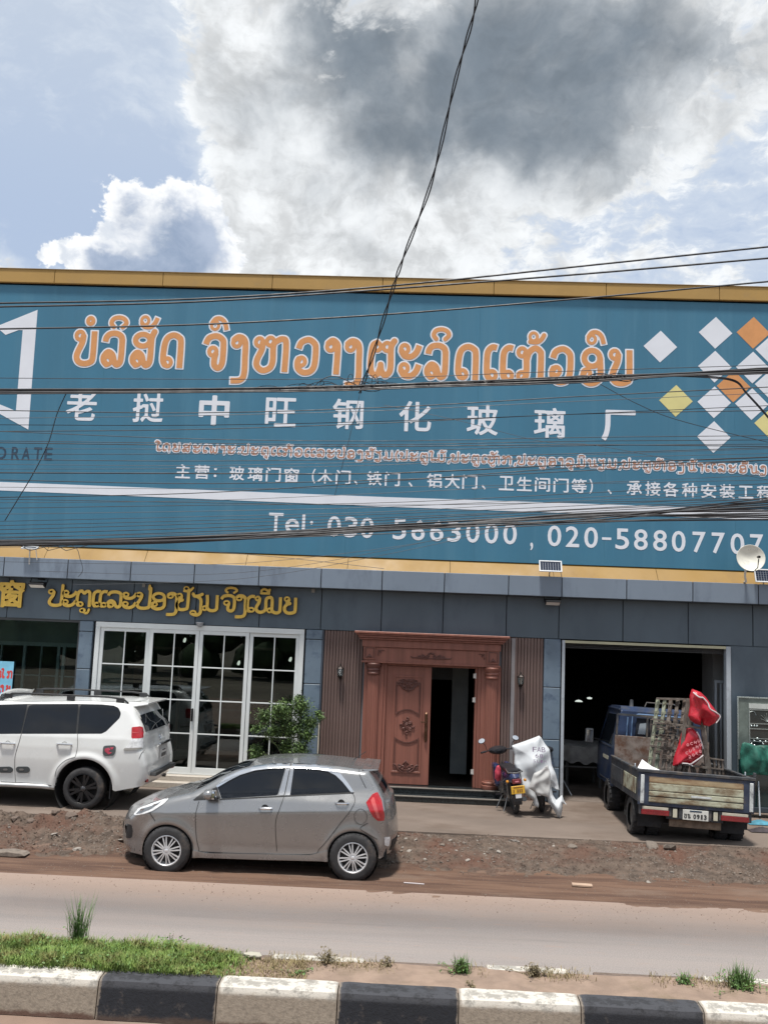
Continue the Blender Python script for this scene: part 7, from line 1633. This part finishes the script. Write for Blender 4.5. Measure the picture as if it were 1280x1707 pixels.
gx1 = G(425, 1615, .1).x
def gd(x, y): return min(1, max(0, (gx1-x)/.35))*min(1, max(.0, (y+9.90)/.05))*min(1, (gx1-x)*1.2+.15)
def gh(x, y): return .085*(.5+1.0*float(fbm(np.array([x*1.]), np.array([y*1.]), 3.3, 55)[0]))*min(1, .45+(gx1-x)*.9)
blades('grass', 42000, lambda: rng.uniform(-5.5, gx1+.1), lambda: rng.uniform(-9.9, -9.2), gh, grassm, .0042, 1.3, dens=gd, kind='stuff')
leaves('ground_cover', [(x, y, .085+rng.uniform(.0, 1.0)*gh(x, y)) for x, y in ((rng.uniform(-5.5, gx1), rng.uniform(-9.93, -9.2)) for _ in range(3500)) if rng.random() < gd(x, y)], mat('ground_cover_leaf', (.085, .175, .04), .55, var=.45, scale=12, dirt=(.26, .24, .09), dscale=3, damt=.3), None, L=(.012, .030), wd=.30, kind='stuff')
blades('dry_grass', 2200, lambda: rng.uniform(gx1-.5, gx1+.45), lambda: rng.uniform(-9.85, -9.3), lambda x, y: .03, dryg, .003, 1.8, kind='stuff')
blades('sparse_grass', 4500, lambda: rng.uniform(gx1, 5), lambda: rng.normal(-9.33, .08), lambda x, y: .045, dryg, .0028, 1.5, dens=lambda x, y: max(0, float(fbm(np.array([x*1.]), np.array([0.]), 2.2, 61)[0])-.42)*3.5, kind='stuff')
def weed(px, py, w_, h_, n, green, lab, cat='weed', name='weed', bl=0, seedy=False):
    w_ *= 1.35; h_ *= 1.25; n = int(n*1.7)
    p = G(px, py, .08); t = empty(name, (p.x, p.y, .07), label=lab, cat=cat)
    gm = mat('weed_green', (.10, .19, .05), .6, var=.4, scale=9) if green else mat('weed_brown', (.15, .12, .065), .7, var=.4, scale=9)
    b = MB(); pts = []
    for _ in range(max(6, n//12)):
        a = rng.uniform(0, 6.28); r_ = abs(rng.normal())*w_*.45; q = (r_*math.cos(a), r_*math.sin(a)*.7, h_*rng.uniform(.35, 1)*(1-.5*r_/w_))
        b.tube([(q[0]*.15, q[1]*.15, 0), (q[0]*.6, q[1]*.6, q[2]*.6), q], [.003, .002, .0012], 4)
        for _ in range(12): u = rng.uniform(.2, 1); pts.append((q[0]*u+rng.normal()*.012, q[1]*u+rng.normal()*.012, q[2]*u+rng.normal()*.008))
    b.build('stems', mat('weed_stem', (.16, .13, .06), .7), t, origin=(0, 0, 0))
    leaves('leaves', pts, gm, t, L=(.012, .032), wd=.35, kind='stuff')
    if bl: blades('grass_blades', bl, lambda: rng.normal()*w_*.16, lambda: rng.normal()*w_*.1, lambda x, y: h_*1.0, mat('tuft_green', (.09, .17, .045), .6, var=.4, scale=9), .0035, .55, zf=lambda x, y: 0, parent=t, kind='stuff')
    return t
weed(130, 1575, .14, .34, 60, True, 'tall grass tuft with wispy seed heads standing above the green verge', 'grass tuft', 'grass_tuft', 110)
weed(285, 1580, .16, .12, 130, True, 'leafy green weed rising from the right half of the thick verge', 'weed')
weed(70, 1578, .16, .11, 130, True, 'broad-leaved green weed near the left end of the thick verge', 'weed')
weed(545, 1606, .17, .13, 130, False, 'brownish dry weed on the bare median just right of the white kerb patch', 'weed')
weed(645, 1611, .12, .09, 70, False, 'thin brown weed at the far kerb, middle of the median', 'weed')
weed(768, 1622, .17, .12, 230, True, 'bright green low weed in the middle of the bare median', 'weed', bl=90)
weed(888, 1626, .16, .11, 200, False, 'dark reddish weed clump beside the white far-kerb patch', 'weed')
weed(1140, 1640, .12, .09, 90, True, 'small green weed on the far kerb left of the biggest tuft', 'weed', bl=30)
weed(1235, 1648, .24, .16, 330, True, 'large green weed tuft at the right edge of the median', 'weed', bl=150)
weed(780, 1645, .09, .05, 40, False, 'tiny dry weed in front of the bright green weed on the median', 'weed')
weed(500, 1622, .14, .05, 60, True, 'flat green sprout at the near edge of the median by the white kerb stone', 'weed')
sp = G(420, 1594, .1); o = link('round_stone', rock_mesh(2, mat('stone_pale', (.40, .38, .31), .8, var=.1, scale=10))); o.location = (sp.x, sp.y, .11); o.scale = (.07, .05, .045); tag(o, 'smooth pale oval stone resting on the far kerb at the end of the grass', 'stone')
# litter on the shoulder
lp = G(970, 1479, -.2); o = MB().box(-.13, .13, -.05, .05, 0, .025).build('wood_offcut', mat('offcut', (.42, .30, .22), .8, var=.15, scale=8, stretch=(.3, 2, 1)), bevel=.003, origin=(0, 0, 0)); o.location = (lp.x, lp.y, -.19); o.rotation_euler = (0, 0, -.08); tag(o, 'pale wooden offcut lying alone on the red dirt shoulder', 'wood')
lp = G(690, 1475, -.2); o = MB().box(-.13, .13, -.01, .01, 0, .008).build('white_strip', sackw, origin=(0, 0, 0)); o.location = (lp.x, lp.y, -.19); o.rotation_euler = (0, 0, -.1); tag(o, 'thin white plastic strip on the dirt just right of the hatchback', 'litter')
slab = MB().prism([(-.22, 0), (-.2, .05), (.0, .07), (.2, .05), (.24, .02), (.1, 0)], -.1, .1).build('concrete_slab', stone_m[0], bevel=.008, origin=(0, 0, 0)); gp = G(18, 1420, -.15); slab.location = (gp.x, gp.y, -.20); tag(slab, 'broken flat concrete slab at the foot of the rubble, far left', 'slab')
# ================================================================== overhead cables
cab_m = mat('cable_black', (.014, .017, .024), .55); cab2 = mat('cable_grey', (.05, .06, .075), .5)
def cable(pts, r, y=-8.0, lab=None, grp=None, m=None, ys=None, name='overhead_cable', sag=0, wob=0):
    q = smooth([np.array([a, b]) for a, b in pts], 8); out = []
    for i, (px, py) in enumerate(q):
        yy = y if ys is None else ys[0]+(ys[1]-ys[0])*i/(len(q)-1); out.append(P(px, py+wob*(rng.random()-.5), yy))
    o = MB().tube(out, r*(.84 if r < .007 else .95), 6).build(name, m or cab_m, fix=False); o.location = o.location
    tag(o, lab, 'cable', grp); return o
GRP = 'thin overhead cables crossing in front of the sign'; THIN = 'thin black overhead cable crossing the lower half of the teal sign'
cable([(-120, 508), (0, 505), (320, 498), (640, 477), (1000, 440), (1280, 411), (1400, 399)], .011, -8, 'upper of the paired cables that climb over the coping to the right edge')
cable([(-120, 513), (0, 511), (320, 503), (640, 482), (1000, 454), (1280, 430), (1400, 421)], .011, -8.1, 'lower of the paired cables that climb over the coping to the right edge')
cable([(-120, 549), (0, 548), (320, 541), (640, 524), (960, 498), (1280, 469), (1400, 459)], .010, -8.2, 'single cable running through the tops of the orange title letters')
cable([(-120, 629), (0, 630), (400, 632), (640, 630), (900, 620), (1280, 598+10), (1400, 600)], .0045, -7.8, 'hair-thin cable just below the orange title letters')
# the heavier bundle across the middle, with its lashing
for k_, (dy, r_) in enumerate(((0, .018), (3.4, .014), (-2.4, .009), (5.4, .007))):
    cable([(-120, 652+dy), (0, 651+dy), (320, 650+dy*.8), (560, 646+dy), (700, 641+dy*.9), (960, 631+dy*1.3), (1120, 624+dy*.6), (1280, 616+dy*1.2), (1400, 611+dy)], r_, -8.3-.03*k_, 'strand of the heavy cable bundle between the Lao title and the Chinese row', 'strands of the heavy middle bundle', wob=.6 if k_ > 1 else 0)
tang = MB()
for i in range(46):
    px = rng.choice([rng.normal(580, 45), rng.uniform(380, 1060), rng.normal(1010, 25)]); py = 650-(px-320)*.028; L = rng.uniform(8, 60); h = rng.uniform(-13, 9)*(1.3 if 520 < px < 640 else .6)
    tang.tube([P(a, b, -8.3+rng.uniform(-.05, .05)) for a, b in smooth([(px-L/2, py), (px-L/4, py+h), (px+L/6, py+h*1.1), (px+L/2, py+1)], 5)], .0035, 4)
for a, b in (((520, 628), (560, 627)),): tang.tube([P(x, y, -8.3) for x, y in smooth([(520, 648), (538, 632), (560, 627), (590, 640), (612, 648)], 5)], .005, 5)
tg_ = tang.build('cable_tangle', cab_m, fix=False); tag(tg_, 'tangled loose lashing wire wound round the middle bundle below the title', 'cable', kind='stuff')
thin = [(684, 689, 679, 662, 645, .006), (697, 693, 684, 668, 655, .0035), (708, 709, 702, 690, 676, .0045), (719, 716, 705, 691, 684, .0055), (719, 731, 735, 730, 726, .0045), (735, 739, 741, 736, 733, .0045), (738, 742, 744, 741, 744, .006), (757, 757, 752, 744, 740, .0045), (766, 769, 765, 757, 746, .0045),
        (782, 781, 775, 760, 748, .0035), (788, 790, 789, 775, 762, .0075), (800, 806, 800, 785, 767, .006), (829, 822, 803, 780, 767, .006), (832, 838, 842, 838, 832, .0045), (847, 843, 838, 822, 806, .0045), (857, 853, 845, 830, 815, .0035), (869, 862, 853, 836, 823, .0035), (876, 868, 857, 843, 826, .0045), (883, 874, 863, 848, 830, .0045),
        (890, 880, 867, 850, 836, .0055), (897, 886, 872, 853, 838, .0055), (903, 893, 884, 870, 862, .0045), (904, 899, 886, 862, 845, .0055), (906, 900, 890, 872, 858, .006), (812, 815, 812, 806, 800, .0035), (774, 776, 770, 764, 756, .0035), (748, 750, 760, 768, 772, .003), (838, 834, 822, 806, 792, .0035), (895, 889, 880, 868, 850, .004)]
for a, b_, c, d, e, r_ in thin:
    y_ = rng.uniform(-8.8, -7.2)
    THIN = 'thin black overhead cable '+('starting at the left beside the Chinese title row' if a < 725 else 'starting at the left beside the dark word ORATE' if a < 770 else 'starting at the left just above the white stripe' if a < 806 else 'starting at the left just below the white stripe' if a < 860 else 'low over the foot of the sign, among the sagging fan'); cable([(-120, a-(b_-a)*.2), (0, a), (320, b_+rng.uniform(-1, 1)), (640, c), (960, d+rng.uniform(-1, 1)), (1280, e), (1400, e+(e-d)*.35)], r_, y_, THIN, GRP, cab_m if r_ > .004 else cab2)
for k_ in range(11):    # the thick dark fan at the sign's foot
    a = 903+rng.uniform(-3, 8); b_ = 899+rng.uniform(-5, 4); c = 880+rng.uniform(-5, 5); d = 863+rng.uniform(-7, 7); e = 830+k_*3.6
    cable([(-120, a), (0, a), (320, b_), (640, c), (960, d), (1280, e), (1400, e-(d-e)*.35)], rng.uniform(.007, .0125), rng.uniform(-8.6, -7.9), 'thick black cable in the sagging fan along the foot of the sign', 'thick cables along the foot of the sign')
for L, r_ in (([(-60, 913), (180, 912), (420, 925), (640, 948)], .0035), ([(-60, 935), (200, 940), (420, 938), (700, 905), (900, 860)], .003), ([(60, 952), (330, 958), (520, 940), (760, 893)], .003), ([(120, 975), (400, 965), (640, 925), (900, 868)], .003)):
    cable(L, r_, -7.5, 'fine wire crossing low over the grey canopy panels', 'fine wires over the canopy', cab2)
# drops and diagonals
for ph in (0, math.pi):
    L = smooth([(797, -60), (793, 8), (760, 130), (720, 300), (672, 430), (652, 490), (622, 590), (600, 655)], 10); n = len(L)
    o = MB().tube([P(px+2.3*math.sin(i*.55+ph), py, -11+3.0*i/n) for i, (px, py) in enumerate(L)], .0065, 6).build('service_cable', cab_m, fix=False); tag(o, 'strand of the twisted service cable falling from the sky to the middle bundle', 'cable', 'strands of the twisted service cable')
cable([(600, 655), (590, 700), (572, 770), (558, 826)], .0035, -8.1, 'loose wire hanging from the bundle past the small Chinese row', None, cab2)
cable([(112, 652), (95, 690), (80, 740), (55, 790), (25, 840), (8, 868)], .006, -8.3, 'drop wire slanting from the middle bundle to the lower left of the sign')
cable([(1000, 640), (1060, 672), (1130, 700), (1280, 737), (1400, 760)], .0045, -8.0, 'diagonal wire running under the yellow diamond to the right edge')
cable([(640, 675), (760, 700), (900, 735), (1010, 745), (1280, 800)], .003, -8.0, 'faint diagonal wire below the big Chinese characters', None, cab2)
for dy in (0, 2.2): cable([(1100, 624+dy), (1180, 627+dy), (1225, 634+dy), (1245, 655+dy), (1280, 694+dy), (1340, 770)], .007, -8.3, 'branch cable bending down from the middle bundle over the orange diamond', 'branch cables over the orange diamond')
cable([(112, 905), (128, 915), (133, 930), (138, 950), (130, 962)], .004, -7.6, 'short loose wire end dangling over the canopy at the left', None, cab2)
b = MB()
for px in (0, 30, 60): b.tube([P(px+rng.uniform(0, 40), 905, -7.9), P(px+50, 918, -7.85), P(px+90, 908, -7.9)], .004, 4)
tag(b.build('wire_ends', cab2, fix=False), 'loose sagging wire ends at the far left foot of the sign', 'cable')
# weeds and a lump of debris on the coping
p = P(528, 459, .05); CT = 9.901; o = MB().prism([(-.09, 0), (-.05, .03), (.0, .045), (.07, .02), (.10, 0)], -.05, .05).build('roof_debris', rust, origin=(0, 0, 0)); o.location = (p.x, .05, CT); tag(o, 'small rusty lump lying on top of the yellow coping', 'debris')
for px, n_, lab in ((800, 60, 'tiny weed growing on the coping where the paired cables cross it'), (1025, 30, 'tiny weed growing on the coping right of centre')):
    p = P(px, 465, .05); pts = [(rng.normal()*.14, rng.normal()*.03, abs(rng.normal())*.03) for _ in range(n_)]; o = leaves('roof_weed', pts, mat('weed_green', (.1,)*3), None, L=(.02, .05), wd=.3); o.location = (p.x, .05, CT); tag(o, lab, 'weed')

# ---- the far side of the road behind the viewer: only ever seen in glass and paint
tl = MB()
for i in range(46):
    x = -70+i*3.1+rng.uniform(-1, 1); y = -44+rng.uniform(-4, 4); h = rng.uniform(4, 8.5)
    for _ in range(12):
        c = np.array([x+rng.normal()*1.5, y+rng.normal()*1.2, h*rng.uniform(.0, .95)]); r_ = rng.uniform(.6, 1.6)
        tl.lathe([(0, -r_)]+[(r_*math.sin(a)*rng.uniform(.8, 1.15), -r_*math.cos(a)) for a in (.5, 1.0, 1.5, 2.1, 2.7)]+[(0, r_)], c, 9)
    tl.tube([(x, y, -.3), (x, y, h*.6)], .16, 6)
tl.build('tree_line', mat('tree_line_leaf', (.045, .075, .03), .9, var=.5, scale=1.2), origin=(0, 0, 0), kind='stuff')

chips('road_edge_grit', 2600, (-7, 7), (-6.9, -5.9), lambda x, y: -.2, .003, .009, MATS['red_dirt'] if 'red_dirt' in MATS else rubbled, dens=lambda x, y: max(0, (y+6.9))**1.2, kind='stuff')
